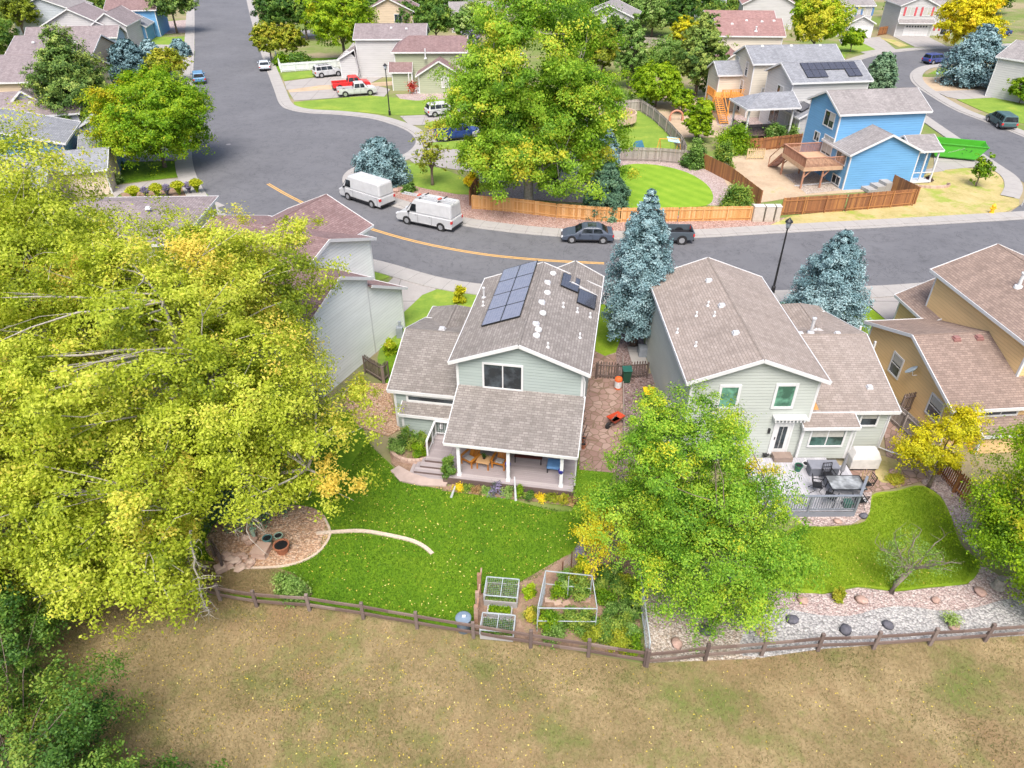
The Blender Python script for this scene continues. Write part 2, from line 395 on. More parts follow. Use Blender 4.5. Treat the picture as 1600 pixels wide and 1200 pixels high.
# palettes (leaf colours from dark to light to turned)
def pal(name, a, b, c, d, tr=.35): return leafmat(name, [(0, a), (.35, b), (.7, c), (1, d)], tr)
P_COTTON = pal('leaves_cottonwood', (.17, .25, .022), (.45, .54, .04), (.64, .70, .10), (.76, .60, .11), .48)
P_MIDCOT = pal('leaves_green_cottonwood', (.085, .21, .02), (.24, .44, .03), (.42, .62, .06), (.70, .64, .06), .47)
P_MAPLE = pal('leaves_maple', (.08, .22, .008), (.20, .38, .012), (.38, .52, .018), (.52, .44, .02), .42)
P_LOCUST = pal('leaves_locust', (.065, .19, .02), (.21, .42, .032), (.42, .60, .055), (.70, .62, .03), .42)
P_LIME = pal('leaves_lime', (.10, .22, .01), (.25, .42, .012), (.40, .55, .02), (.58, .56, .04), .42)
P_YEL = pal('leaves_yellow', (.40, .42, .015), (.64, .60, .016), (.78, .70, .02), (.82, .60, .03))
P_GREEN = pal('leaves_green', (.03, .09, .016), (.08, .19, .03), (.17, .30, .045), (.32, .40, .06))
P_GREYG = pal('leaves_grey_green', (.06, .14, .025), (.16, .30, .055), (.29, .44, .11), (.44, .54, .20))
P_OLIVE = pal('leaves_olive', (.10, .15, .016), (.23, .30, .022), (.37, .42, .03), (.50, .44, .05))
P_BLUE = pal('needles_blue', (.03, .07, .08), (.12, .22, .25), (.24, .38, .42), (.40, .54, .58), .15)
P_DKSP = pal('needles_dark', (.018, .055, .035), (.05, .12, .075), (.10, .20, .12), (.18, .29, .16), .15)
P_PINE = pal('needles_pine', (.025, .07, .016), (.09, .18, .035), (.20, .32, .065), (.34, .42, .09), .25)
P_PURP = pal('leaves_purple', (.03, .015, .02), (.06, .03, .05), (.11, .06, .09), (.2, .1, .12))
P_LAV = pal('lavender', (.10, .14, .09), (.22, .22, .30), (.33, .28, .5), (.42, .36, .6))
P_DEAD = pal('dry_leaves', (.15, .10, .05), (.32, .2, .09), (.5, .33, .15), (.62, .45, .2))
def limb(mb, a, b, r0, r1, sag=.15, n=5, seed=0, sides=6):
    R = random.Random(seed); a = Vector(a); b = Vector(b); d = b-a; pts = []; rs = []
    side = Vector((R.uniform(-1, 1), R.uniform(-1, 1), R.uniform(-.3, .8)))*d.length*sag
    for i in range(n+1):
        t = i/n; p = a+d*t+side*math.sin(math.pi*t)*.5+Vector((R.uniform(-1, 1), R.uniform(-1, 1), R.uniform(-1, 1)))*d.length*.03*(0 < i < n)
        pts.append(p); rs.append(r0+(r1-r0)*t)
    mb.tube(pts, rs, sides, cap=False); return pts
def broadleaf(root, h, r, mat, n, leaf, seed=1, base=.22, bark=None, ncl=None, shape=1.0, clr=None, mean=.45, spread=.2, yellow=(), ell=None, fork=3, twigs=60, trunk_r=None, lean=(0, 0), top=.0, hollow=.35, drop=0.0, shoots=0, inner=.18):
    """crown of leaf clumps carried by limbs; sizes in metres, local to root"""
    R = np.random.default_rng(seed); rr = random.Random(seed)
    z0 = h*base; cz = (z0+h)/2; rz = (h-z0)/2
    ells = ell or [((lean[0], lean[1], cz), (r, r, rz))]
    ncl = ncl or int(70+r*14); clr = clr or max(.35, r*.17)
    cs = []; outs = []
    vol = np.array([e[1][0]*e[1][1]*e[1][2] for e in ells])**.7; vol /= vol.sum()
    while len(cs) < ncl:
        e = ells[R.choice(len(ells), p=vol)]; d = R.normal(0, 1, 3); d /= np.linalg.norm(d)
        if d[2] < -.75 and R.random() < .7: continue
        q = (hollow+(1-hollow)*R.random()**.55)*(1-.16*R.random())
        p = np.array(e[0])+d*np.array(e[1])*q
        if top and d[2] > 0: p[:2] = np.array(e[0][:2])+(p[:2]-np.array(e[0][:2]))*(1-top*d[2])
        cs.append(p); outs.append(d)
    cs = np.array(cs); outs = np.array(outs)
    cs += R.normal(0, clr*.35, cs.shape)
    cs[:, 2] = np.maximum(cs[:, 2], z0*.6+.15)
    w = R.uniform(.5, 1.5, ncl); w /= w.sum(); idx = R.choice(ncl, n, p=w)
    cr = clr*R.uniform(.6, 1.4, ncl)
    # each clump is itself a few sprays of leaves
    sub = 7; sp = R.normal(0, .62, (ncl, sub, 3)); sp[:, :, 2] *= .75
    off = sp[idx, R.integers(0, sub, n)]+R.normal(0, .25, (n, 3))*np.array([1, 1, .7])
    pos = cs[idx]+off*cr[idx][:, None]
    if drop: pos[:, 2] -= drop*np.abs(R.normal(0, 1, n))*cr[idx]
    ct = R.normal(mean, spread, ncl)
    for (yx, yy, yz, yr, amt) in yellow:
        dd = np.linalg.norm(cs-np.array([yx, yy, yz]), axis=1); ct += amt*np.clip(1.4-dd/yr, 0, 1)
    tint = ct[idx]+R.normal(0, .13, n)+.08*off[:, 2]
    pos[:, 2] = np.maximum(pos[:, 2], .08)
    od = outs[idx]+off*.8
    leaf_mesh('crown', pos, od, leaf, tint, mat, root, seed)
    # trunk and limbs
    mb = MB(); tr = trunk_r or max(.07, h*.022); fz = max(z0*1.0, h*.14)
    ax = (lean[0]*.3, lean[1]*.3)
    mb.tube([(0, 0, -.1), (ax[0]*.2, ax[1]*.2, fz*.4), (ax[0]*.5, ax[1]*.5, fz), (ax[0], ax[1], h*.5)], [tr*1.35, tr*1.05, tr*.9, tr*.5], 8)
    order = list(R.permutation(ncl)); mains = order[:max(fork+3, 6)]; samples = []
    for k, i in enumerate(mains):
        st = (ax[0]*.6, ax[1]*.6, fz+(h*.4-fz)*rr.random()*.8)
        end = Vector(cs[i])*.96+Vector((0, 0, 0)); pts = limb(mb, st, end, tr*.55, tr*.1, .18, 6, seed+k)
        samples += [(p, tr*(.5-.4*j/6)) for j, p in enumerate(pts)][2:]
    for k, i in enumerate(order[len(mains):len(mains)+twigs]):
        c = Vector(cs[i]); s0 = min(samples, key=lambda q: (q[0]-c).length+(2 if q[0].z > c.z else 0))
        pts = limb(mb, s0[0], c, min(s0[1], tr*.22), tr*.03+.006, .2, 4, seed+99+k, 5)
        if shoots:
            for j in range(shoots): q = Vector(c)+Vector(outs[i])*clr*(.5+.5*rr.random())+Vector((rr.uniform(-1, 1), rr.uniform(-1, 1), rr.uniform(-.6, .6)))*clr*.8; limb(mb, pts[rr.randint(2, 4)], q, .022, .009, .2, 3, seed+k*7+j, 3)
    mb.build('trunk', bark or M_BARK, root, smooth=True)
    return cs
def spruce(root, h, r, mat, n, leaf, seed=1, base=.06, whorl=None, power=.85, fat=.0, bark=None, mean=.5):
    """conifer: whorls of drooping boughs, each bough a flat fan of needle sprays"""
    R = np.random.default_rng(seed); wh = whorl or max(10, int(h*2.3)); P = []; O = []; T = []
    mb = MB(); mb.tube([(0, 0, -.1), (0, 0, h*.5), (0, 0, h*.97)], [h*.022+.05, h*.013+.02, .02], 8)
    per = n//(wh*9)
    for i in range(wh):
        t = (i+.3*R.random())/wh; z = h*(base+(1-base)*t**.93)
        Rr = r*((1-t)**power+fat*math.sin(math.pi*t))*(1 if t > .08 else .85)+.08
        nb = 9 if t < .8 else 6
        for k in range(nb):
            a = 2*math.pi*(k+R.random()*.8)/nb+i*.7; L = Rr*R.uniform(.78, 1.12); up = .25*t-.12
            m = max(4, int(per*(.35+1.3*L/r))); s = R.random(m)**.6
            wid = L*.30*(1-s*.55)+.05
            side = R.normal(0, .55, m)*wid
            px = s*L; pz = z+L*(up*s-.16*s*s)+R.normal(0, .06, m)*(.4+L)+.05*L*R.random(m)
            P.append(np.stack([math.cos(a)*px-math.sin(a)*side, math.sin(a)*px+math.cos(a)*side, pz], 1))
            o = np.array([math.cos(a), math.sin(a), .25]); O.append(np.repeat(o[None], m, 0))
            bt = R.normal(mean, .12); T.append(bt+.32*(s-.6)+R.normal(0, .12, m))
            if k % 2 == 0: mb.tube([(0, 0, z-.05), (math.cos(a)*L*.5, math.sin(a)*L*.5, z+L*(up*.5-.04)-.04), (math.cos(a)*L*.9, math.sin(a)*L*.9, z+L*(up*.9-.13)-.04)], [.035, .02, .01], 4, cap=False)
    P = np.concatenate(P); P[:, 2] = np.maximum(P[:, 2], .08)
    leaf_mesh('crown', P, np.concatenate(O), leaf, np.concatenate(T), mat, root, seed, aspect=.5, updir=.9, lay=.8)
    mb.build('trunk', bark or M_BARK, root, smooth=True)
def plant(name, label, cat, x, y, h, r, mat, n, leaf, seed, group=None, z=0, stems=True, mean=.5, spike=False, z0=.0):
    """shrub or garden plant: foliage on a few stems"""
    root = thing(name, label, cat, (x, y, z), 0, group)
    R = np.random.default_rng(seed); ncl = max(5, int(9+r*16)); d = R.normal(0, 1, (ncl, 3)); d /= np.linalg.norm(d, axis=1)[:, None]; d[:, 2] = np.abs(d[:, 2])
    cs = d*np.array([r*.8, r*.8, h*.85-z0])*(.45+.55*R.random((ncl, 1))); cs[:, 2] += h*.05+z0
    idx = R.integers(0, ncl, n); k = max(.1, r*.28)
    pos = cs[idx]+R.normal(0, 1, (n, 3))*np.array([k*.6, k*.6, k*.55]); pos[:, 2] = np.clip(pos[:, 2], .03, h*1.08)
    tint = R.normal(mean, .18, ncl)[idx]+R.normal(0, .13, n)
    if spike:
        q = R.random(n)**.8; ang = R.random(n)*6.28; rad = r*q**1.3*R.random(n)**.5
        pos = np.stack([np.cos(ang)*rad, np.sin(ang)*rad, h*q*(1-.35*(rad/r)**2)], 1); tint = mean+.25*(q-.5)+R.normal(0, .1, n)
    leaf_mesh('foliage', pos, d[idx], leaf, tint, mat, root, seed, aspect=.3 if spike else .6)
    mb = MB()
    for i in range(min(ncl, 7)): limb(mb, (0, 0, -.02), Vector(cs[i])*.9, .012+r*.012, .005, .15, 3, seed+i, 4)
    mb.build('stem', M_BARK, root)
    return root
def T(kind, label, bx, by, ty, wpx, mat, n, cat='tree', name=None, seed=None, z=0, **kw):
    x, y = G(bx, by, z); h = hgt(ty, y)-z; r = wpx*.5*depth(y, h*.45)/FPX
    seed = seed or int(bx*7+by); lf = kw.pop('leaf', None) or max(.11, depth(y)*.0030)
    root = thing(name or {'s': 'spruce_tree', 'b': 'broadleaf_tree', 'p': 'pine_tree', 'h': 'shrub'}[kind], label, cat, (x, y, z), 0, kw.pop('group', None))
    if kind == 's': spruce(root, h, r, mat, n, lf*1.1, seed, **kw)
    elif kind == 'p': broadleaf(root, h, r, mat, n, lf, seed, base=kw.pop('base', .12), top=kw.pop('top', .55), **kw)
    else: broadleaf(root, h, r, mat, n, lf, seed, **kw)
    return root
# ---------------------------------------------------------------- ground, roads, yards
M_FIELD = groundmat('field_grass', [(.32, (.13, .125, .045)), (.45, (.205, .16, .08)), (.56, (.28, .215, .115)), (.68, (.37, .29, .165))], .35, 7, .35,
                    [(.2, .50, .64, (.125, .16, .04)), (.55, .56, .72, (.15, .17, .05)), (.13, .52, .62, (.24, .165, .09))], .9, .04)
M_LAWN = groundmat('lawn_grass', [(.3, (.055, .14, .008)), (.5, (.105, .21, .01)), (.7, (.19, .29, .018))], .45, 7, .45, [(.25, .55, .75, (.20, .29, .02))], .8, .04)
M_LAWN2 = groundmat('bright_lawn_grass', [(.3, (.12, .21, .012)), (.5, (.18, .28, .016)), (.7, (.27, .34, .03))], .6, 7, .4, [(.3, .58, .78, (.36, .33, .07))], .8, .04)
M_LAWN3 = groundmat('mown_lawn_grass', [(.25, (.13, .26, .018)), (.5, (.19, .33, .025)), (.8, (.29, .40, .045))], .6, 7, .4, None, .6, .04, (math.radians(-38), .75, .07))
M_LAWNF = groundmat('front_lawn_grass', [(.3, (.11, .20, .03)), (.5, (.18, .28, .04)), (.7, (.27, .34, .06))], .4, 4, .4, [(.2, .55, .8, (.33, .36, .05))], .6, .03)
M_DRYL = groundmat('dry_lawn_grass', [(.3, (.25, .24, .07)), (.5, (.42, .35, .16)), (.7, (.53, .43, .24))], .5, 5, .4, [(.35, .5, .62, (.25, .32, .05))], .7, .04)
M_DIRT = groundmat('bare_dirt', [(.3, (.30, .22, .15)), (.5, (.44, .34, .24)), (.7, (.54, .45, .34))], .3, 6, .35, [(.3, .58, .7, (.28, .30, .08))], .5, .03)
M_SOIL = groundmat('garden_soil', [(.3, (.16, .10, .07)), (.5, (.27, .18, .13)), (.7, (.38, .28, .21))], 1.2, 8, .5, [(.8, .55, .7, (.14, .19, .04))], .8, .04)
M_BASE = groundmat('yard_ground', [(.3, (.17, .17, .08)), (.5, (.29, .24, .15)), (.7, (.33, .29, .18))], .08, 2, .5, [(.05, .42, .55, (.13, .20, .035))], .5, .03)
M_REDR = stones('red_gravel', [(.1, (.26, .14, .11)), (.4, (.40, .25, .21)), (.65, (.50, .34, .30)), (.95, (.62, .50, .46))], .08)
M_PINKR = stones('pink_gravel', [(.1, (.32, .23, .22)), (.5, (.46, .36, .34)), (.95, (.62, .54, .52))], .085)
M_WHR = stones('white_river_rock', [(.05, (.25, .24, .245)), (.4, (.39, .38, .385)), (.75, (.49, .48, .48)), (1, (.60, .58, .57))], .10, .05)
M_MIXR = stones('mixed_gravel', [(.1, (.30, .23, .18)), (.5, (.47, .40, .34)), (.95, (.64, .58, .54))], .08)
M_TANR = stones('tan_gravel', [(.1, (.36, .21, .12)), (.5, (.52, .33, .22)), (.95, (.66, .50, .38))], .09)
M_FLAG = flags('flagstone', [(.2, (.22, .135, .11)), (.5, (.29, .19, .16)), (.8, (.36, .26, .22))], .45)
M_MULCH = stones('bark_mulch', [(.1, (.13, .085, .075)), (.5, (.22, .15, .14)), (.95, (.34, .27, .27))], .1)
M_LINE = plain('yellow_line_paint', (.62, .36, .10), .7, var=.12, vs=4)
g = MB(); nn = 36
g.add([(-420, -40, 0), (420, -40, 0), (420, 620, 0), (-420, 620, 0)], [(0, 1, 2, 3)], .5); struct('ground', g, M_BASE)
sheet('field_ground', [(-60, -20), (60, -20), (60, 19.3), (21.75, 18.64), (12.8, 17.9), (7.9, 17.4), (5.36, 17.2), (.8, 18.2), (-4.1, 19.1), (-9, 20.1), (-13, 20.6), (-20, 21.5), (-60, 23)], .02, M_FIELD, .02, world=True)
Z1, Z2, ZK = .06, .075, .13
# asphalt: one sheet for the bending street with its bulb, one for the street at upper right
near_edge = smoothline([G(*p) for p in [(304, -14), (304, 60), (301, 140), (300, 205), (302, 258), (322, 303), (352, 335), (430, 367), (520, 392), (600, 410), (700, 437), (805, 450), (900, 457), (1010, 459), (1150, 457), (1345, 449), (1480, 440), (1620, 431)]], 5)
far_edge = smoothline([G(*p) for p in [(382, -14), (392, 30), (410, 90), (428, 140), (437, 163), (452, 172), (480, 177), (530, 180), (580, 186), (615, 196), (637, 206), (649, 218), (646, 230), (628, 243), (590, 254), (562, 259), (543, 268), (535, 280), (541, 294), (570, 309), (620, 325), (700, 349), (790, 363), (880, 371), (980, 375), (1100, 372), (1200, 366), (1400, 355), (1540, 347), (1640, 341)]], 5)
rd = MB(); ring = near_edge+far_edge[::-1]
rd.add([(x, y, .03) for x, y in ring], [tuple(range(len(ring)))[::1]], .5)
road = rd.build('road', M_ASPH); tag(road, kind='structure')
if road.data.polygons[0].normal.z < 0: road.data.flip_normals()
s2l = smoothline([G(*p) for p in [(1290, 116), (1335, 100), (1368, 88), (1420, 80), (1475, 77), (1560, 76), (1660, 72)]], 5)
s2 = [G(*p) for p in [(1318, 104), (1345, 94), (1380, 85), (1430, 79), (1475, 77), (1620, 70), (1640, 82), (1520, 92), (1470, 100), (1440, 104), (1424, 113), (1422, 124), (1432, 136), (1455, 152), (1490, 172), (1530, 188), (1570, 203), (1640, 232), (1740, 290), (1700, 345), (1606, 290), (1560, 257), (1500, 217), (1450, 183), (1410, 156), (1370, 140), (1330, 130)]]
rd = MB(); s2s = smoothline(s2+[s2[0]], 3)[:-1]; rd.add([(x, y, .034) for x, y in s2s], [tuple(range(len(s2s)))], .5); rr2 = rd.build('road', M_ASPH); tag(rr2, kind='structure')
if rr2.data.polygons[0].normal.z < 0: rr2.data.flip_normals()
rd = MB(); q = [G(*p) for p in [(1560, 345), (1600, 346), (1760, 340), (1760, 270), (1640, 300), (1606, 312)]]; rd.prism(q, .02, .027, .5); struct('road', rd, M_ASPH)
yl = smoothline([G(*p) for p in [(417, 288), (450, 307), (500, 331), (560, 353), (650, 379), (750, 398), (850, 408), (944, 413)]], 8)
for d in (.0, .24):
    m = MB(); ribbon(m, yl, d-.06, d+.07, .031, .036); struct('centre_line', m, M_LINE)
def kerbwalk(line, side, w=1.45, name='pavement'):
    m = MB(); L = line if side > 0 else line[::-1]
    ribbon(m, L, 0, .42, .0, .075); o = struct('kerb', m, M_CONC); fixuv_ribbon(o, L, .42)
    m = MB(); ribbon(m, L, .42, w, .0, ZK); o = struct(name, m, M_CONC); fixuv_ribbon(o, L, w)
kerbwalk(near_edge, -1, 1.9); kerbwalk(far_edge, 1, 1.75)
r2in = smoothline([G(*p) for p in [(1640, 82), (1520, 92), (1470, 100), (1440, 104), (1424, 113), (1422, 124), (1432, 136), (1455, 152), (1490, 172), (1530, 188), (1570, 203), (1640, 232)]], 5)
kerbwalk(r2in, 1, 1.9)
r2out = smoothline([G(*p) for p in [(1592, 312), (1598, 296), (1590, 278), (1560, 257), (1500, 217), (1450, 183), (1410, 156), (1370, 140)]], 5)
kerbwalk(r2out, 1, 1.7)
r2top = smoothline([G(*p) for p in [(1318, 104), (1345, 94), (1380, 85), (1430, 79), (1475, 77), (1620, 70)]], 5); kerbwalk(r2top, 1, 1.9)
# main garden
sheet('lawn', [(560, 640), (575, 690), (606, 722), (640, 752), (715, 768), (800, 782), (893, 800), (900, 730), (960, 735), (925, 800), (895, 862), (850, 905), (790, 922), (748, 930), (742, 984), (650, 970), (480, 942), (345, 930), (250, 900), (380, 700)], Z1, M_LAWN, .06, 3)
sheet('dry_grass_patch', [(250, 912), (348, 928), (480, 938), (470, 905), (420, 885), (340, 880), (240, 870)], Z1+.006, M_FIELD, .06, 3)
sheet('gravel_bed', [(345, 888), (440, 885), (490, 868), (515, 838), (500, 800), (440, 790), (360, 800), (320, 850)], Z2+.01, M_TANR, .06, 4)
m = MB(); cl = smoothline([G(*p) for p in [(495, 836), (530, 833), (565, 832), (600, 837), (640, 846), (662, 856), (676, 868)]], 6); ribbon(m, cl, -.09, .1, 0, .14); struct('concrete_edging', m, plain('edging', (.55, .45, .37), var=.2, vs=9))
m = MB(); cl2 = smoothline([G(*p) for p in [(345, 890), (440, 887), (492, 869), (516, 838), (508, 812)]], 6); ribbon(m, cl2, -.05, .06, 0, .12); struct('concrete_edging', m, plain('edging', (.5, .38, .3)))
sheet('side_gravel', [(560, 600), (606, 600), (625, 672), (606, 682), (560, 668), (530, 620)], Z1+.01, M_TANR, .06)
sheet('front_lawn', [(603, 520), (628, 488), (660, 462), (700, 443), (740, 452), (738, 500), (640, 580), (600, 592), (590, 560)], Z1+.004, M_LAWNF, .06, 2)
sheet('side_lawn', [(594, 586), (606, 550), (626, 536), (640, 560), (610, 604), (596, 600)], Z1+.008, M_LAWN, .06)
sheet('front_lawn', [(570, 430), (576, 414), (600, 420), (616, 426), (607, 434), (590, 440)], Z1+.004, M_LAWNF, .06)
sheet('driveway', [(596, 452), (620, 430), (690, 438), (700, 446), (660, 462), (628, 492), (628, 510), (600, 510), (560, 480)], Z1+.01, M_DRIVE, .06)
sheet('garden_soil', [(748, 930), (800, 918), (880, 872), (930, 850), (1000, 880), (1000, 1032), (900, 1016), (820, 1000), (742, 985)], Z1+.01, M_SOIL, .06)
sheet('flower_bed', [(690, 768), (716, 752), (893, 768), (896, 792), (850, 786), (760, 776)], Z1+.02, M_SOIL, .06)
sheet('flower_bed', [(608, 702), (640, 690), (690, 690), (700, 768), (670, 762), (640, 748), (612, 725)], Z1+.014, M_SOIL, .06)
sheet('flagstone_path', [(912, 590), (1012, 590), (968, 720), (960, 740), (905, 735)], Z1+.008, M_FLAG, .06)
sheet('stone_strip', [(975, 585), (1045, 585), (1030, 700), (985, 760), (960, 760), (972, 680)], Z1+.014, M_MULCH, .06)
sheet('stone_strip', [(925, 520), (1004, 520), (1012, 592), (918, 592)], Z1+.002, M_MULCH, .06)
sheet('path', [(926, 548), (962, 548), (964, 592), (920, 592)], Z1+.01, M_FLAG, .06)
sheet('side_lawn', [(934, 500), (970, 505), (962, 552), (930, 550)], Z1+.012, M_LAWN2, .06, 2)
sheet('concrete_pad', [(980, 543), (1004, 543), (1012, 570), (988, 571)], Z1+.02, M_CONC, .06)
sheet('front_lawn', [(940, 462), (1010, 462), (990, 500), (936, 505)], Z1+.004, M_LAWN2, .06)
# neighbour garden
sheet('lawn', [(1245, 822), (1300, 824), (1352, 815), (1362, 775), (1400, 768), (1440, 760), (1475, 785), (1500, 850), (1530, 880), (1512, 912), (1450, 918), (1400, 924), (1340, 917), (1285, 928), (1210, 918), (1190, 860)], Z1, M_LAWN2, .06, 4)
sheet('mulch_bed', [(1005, 900), (1190, 860), (1210, 918), (1285, 930), (1340, 919), (1400, 926), (1450, 920), (1512, 914), (1532, 882), (1560, 900), (1640, 905), (1640, 960), (1010, 1035)], Z1-.012, M_PINKR, .06)
sheet('mixed_gravel', [(1003, 930), (1120, 920), (1190, 950), (1180, 1030), (1008, 1036)], Z1-.008, M_MIXR, .06)
sheet('river_rock', [(1175, 960), (1220, 952), (1280, 962), (1330, 963), (1375, 951), (1420, 949), (1480, 956), (1530, 949), (1570, 938), (1650, 930), (1650, 985), (1480, 1000), (1290, 1014), (1160, 1026)], Z1-.004, M_WHR, .06, 3)
sheet('gravel_bed', [(1238, 810), (1260, 824), (1330, 820), (1358, 805), (1362, 770), (1300, 760), (1200, 800)], Z1+.004, M_PINKR, .06)
sheet('flagstone_path', [(1378, 660), (1392, 655), (1440, 720), (1450, 745), (1420, 758), (1360, 770), (1330, 765), (1325, 730), (1370, 735), (1385, 720)], Z1+.008, M_FLAG, .06, 2)
sheet('stone_strip', [(1376, 640), (1410, 640), (1480, 720), (1510, 780), (1530, 870), (1500, 840), (1470, 775), (1440, 755), (1430, 720)], Z1-.002, M_PINKR, .06)
sheet('rock_bed', [(1366, 712), (1400, 720), (1408, 740), (1390, 756), (1368, 748)], Z1+.016, M_DRYL, .06, 2)
sheet('driveway', [(1345, 448), (1460, 444), (1452, 476), (1418, 505), (1395, 510), (1348, 470)], Z1+.006, M_DRIVE, .06)
sheet('front_lawn', [(1330, 470), (1352, 476), (1395, 510), (1390, 530), (1320, 530), (1300, 480)], Z1+.01, M_LAWN2, .06)
sheet('front_lawn', [(1195, 459), (1260, 456), (1345, 450), (1352, 480), (1230, 500)], Z1+.004, M_LAWN, .06)
sheet('front_lawn', [(1418, 452), (1480, 446), (1480, 460), (1440, 466)], Z1+.016, M_DRYL, .06)
sheet('front_lawn', [(1005, 463), (1060, 461), (1100, 461), (1100, 470), (1000, 480)], Z1+.006, M_LAWN, .06)
# across the street
sheet('red_rock_verge', [(640, 290), (735, 305), (740, 318), (1180, 345), (1235, 340), (1430, 320), (1560, 340), (1200, 356), (1100, 362), (980, 366), (880, 361), (790, 353), (700, 338), (620, 316), (590, 300)], Z1, M_REDR, .06)
sheet('verge_grass', [(1196, 356), (1235, 338), (1425, 318), (1410, 300), (1450, 270), (1500, 262), (1560, 270), (1592, 305), (1592, 322), (1570, 332), (1540, 337), (1400, 346), (1250, 354)], Z1+.006, M_DRYL, .06)
sheet('rock_yard', [(742, 308), (930, 318), (1160, 322), (1180, 325), (1172, 290), (1130, 250), (1090, 240), (960, 238), (930, 255), (870, 250), (800, 270)], Z1, M_PINKR, .06)
sheet('mown_lawn', [(952, 290), (958, 270), (975, 259), (1005, 257), (1040, 261), (1075, 271), (1103, 288), (1114, 306), (1108, 320), (1080, 324), (1020, 326), (965, 322)], Z1+.01, M_LAWN3, .06, 3)
sheet('back_lawn', [(960, 222), (962, 195), (975, 178), (1004, 172), (1022, 188), (1040, 206), (1055, 228), (1050, 236), (960, 236)], Z1+.004, M_LAWNF, .06)
sheet('back_lawn', [(975, 105), (1000, 75), (1060, 75), (1080, 105)], Z1+.004, M_LAWNF, .06)
sheet('back_yard', [(1005, 170), (1030, 150), (1130, 150), (1160, 180), (1150, 215), (1060, 215), (1030, 190)], Z1, M_DIRT, .06)
sheet('patio', [(1120, 180), (1240, 180), (1240, 215), (1180, 222), (1120, 195)], Z1+.006, M_PINKR, .06)
sheet('dirt_yard', [(1150, 312), (1115, 255), (1150, 230), (1240, 222), (1310, 232), (1350, 300), (1260, 306), (1182, 318)], Z1+.004, M_DIRT, .06)
sheet('gravel_square', [(1224, 274), (1290, 262), (1318, 298), (1260, 304)], Z1+.012, M_MIXR, .06)
sheet('front_lawn', [(632, 260), (660, 256), (735, 282), (735, 305), (690, 300), (650, 292), (634, 282)], Z1+.01, M_LAWNF, .06, 2)
sheet('driveway', [(640, 238), (652, 228), (655, 232), (760, 236), (780, 262), (740, 270), (690, 262), (648, 256), (640, 250)], Z1+.004, M_DRIVE, .06)
sheet('driveway', [(648, 214), (668, 203), (720, 202), (780, 205), (790, 224), (730, 222), (660, 223)], Z1+.006, M_DRIVE, .06)
sheet('front_lawn', [(672, 224), (720, 220), (770, 224), (770, 234), (700, 233), (668, 232)], Z1+.012, M_LAWNF, .06)
sheet('front_lawn', [(665, 192), (705, 186), (770, 190), (770, 196), (680, 202), (664, 200)], Z1+.012, M_LAWNF, .06)
sheet('driveway', [(625, 182), (668, 180), (720, 176), (740, 186), (700, 188), (660, 196), (640, 196)], Z1+.008, M_DRIVE, .06)
sheet('front_lawn', [(459, 160), (520, 155), (580, 150), (640, 155), (700, 152), (735, 155), (740, 170), (700, 176), (668, 179), (610, 180), (560, 175), (490, 173), (464, 168)], Z1+.006, M_LAWNF, .06, 2)
sheet('rock_bed', [(618, 148), (660, 147), (720, 147), (720, 154), (650, 158), (625, 155)], Z1+.014, M_PINKR, .06)
sheet('driveway', [(452, 145), (500, 138), (580, 132), (610, 140), (600, 152), (540, 152), (460, 158)], Z1+.004, M_DRIVE, .06)
sheet('dirt_strip', [(450, 141), (500, 134), (580, 130), (620, 127), (622, 133), (560, 137), (452, 145)], Z1+.012, M_DIRT, .06)
sheet('driveway', [(444, 128), (500, 121), (560, 114), (600, 120), (580, 130), (500, 135), (448, 141)], Z1+.006, M_DRIVE, .06)
sheet('front_lawn', [(440, 116), (492, 110), (492, 120), (444, 127)], Z1+.012, M_LAWNF, .06)
sheet('front_garden', [(432, 112), (440, 112), (545, 104), (560, 90), (430, 92)], Z1, M_LAWN, .06)
sheet('front_lawn', [(475, 46), (500, 32), (500, 44), (480, 48)], Z1+.004, M_LAWNF, .06)
sheet('driveway', [(470, 48), (500, 45), (505, 55), (460, 60)], Z1+.004, M_DRIVE, .06)
# left side of the street
sheet('front_lawn', [(165, 262), (205, 254), (296, 252), (303, 274), (250, 280), (180, 288)], Z1+.004, M_LAWN, .06)
sheet('driveway', [(170, 292), (250, 282), (306, 277), (312, 290), (190, 302), (180, 310)], Z1+.008, M_DRIVE, .06)
sheet('shrub_bed', [(185, 300), (312, 288), (322, 303), (200, 318)], Z1+.004, M_SOIL, .06)
sheet('front_lawn', [(200, 319), (322, 303), (333, 312), (280, 320), (200, 328)], Z1+.006, M_LAWNF, .06)
sheet('driveway', [(280, 321), (334, 314), (352, 322), (300, 338), (260, 336)], Z1+.01, M_DRIVE, .06)
sheet('driveway', [(150, 222), (240, 230), (296, 232), (298, 250), (200, 254), (165, 252)], Z1, M_DRIVE, .06)
sheet('front_lawn', [(222, 58), (304, 58), (304, 70), (240, 70)], Z1+.004, M_LAWNF, .06)
sheet('driveway', [(236, 70), (304, 71), (304, 80), (250, 80)], Z1+.008, M_DRIVE, .06)
sheet('front_lawn', [(285, 80), (304, 80), (303, 94), (288, 94)], Z1+.012, M_LAWNF, .06)
sheet('driveway', [(215, 38), (304, 30), (304, 50), (225, 56)], Z1+.002, M_PINKR, .06)
sheet('driveway', [(280, 96), (303, 95), (302, 112), (285, 112)], Z1+.002, M_DRIVE, .06)
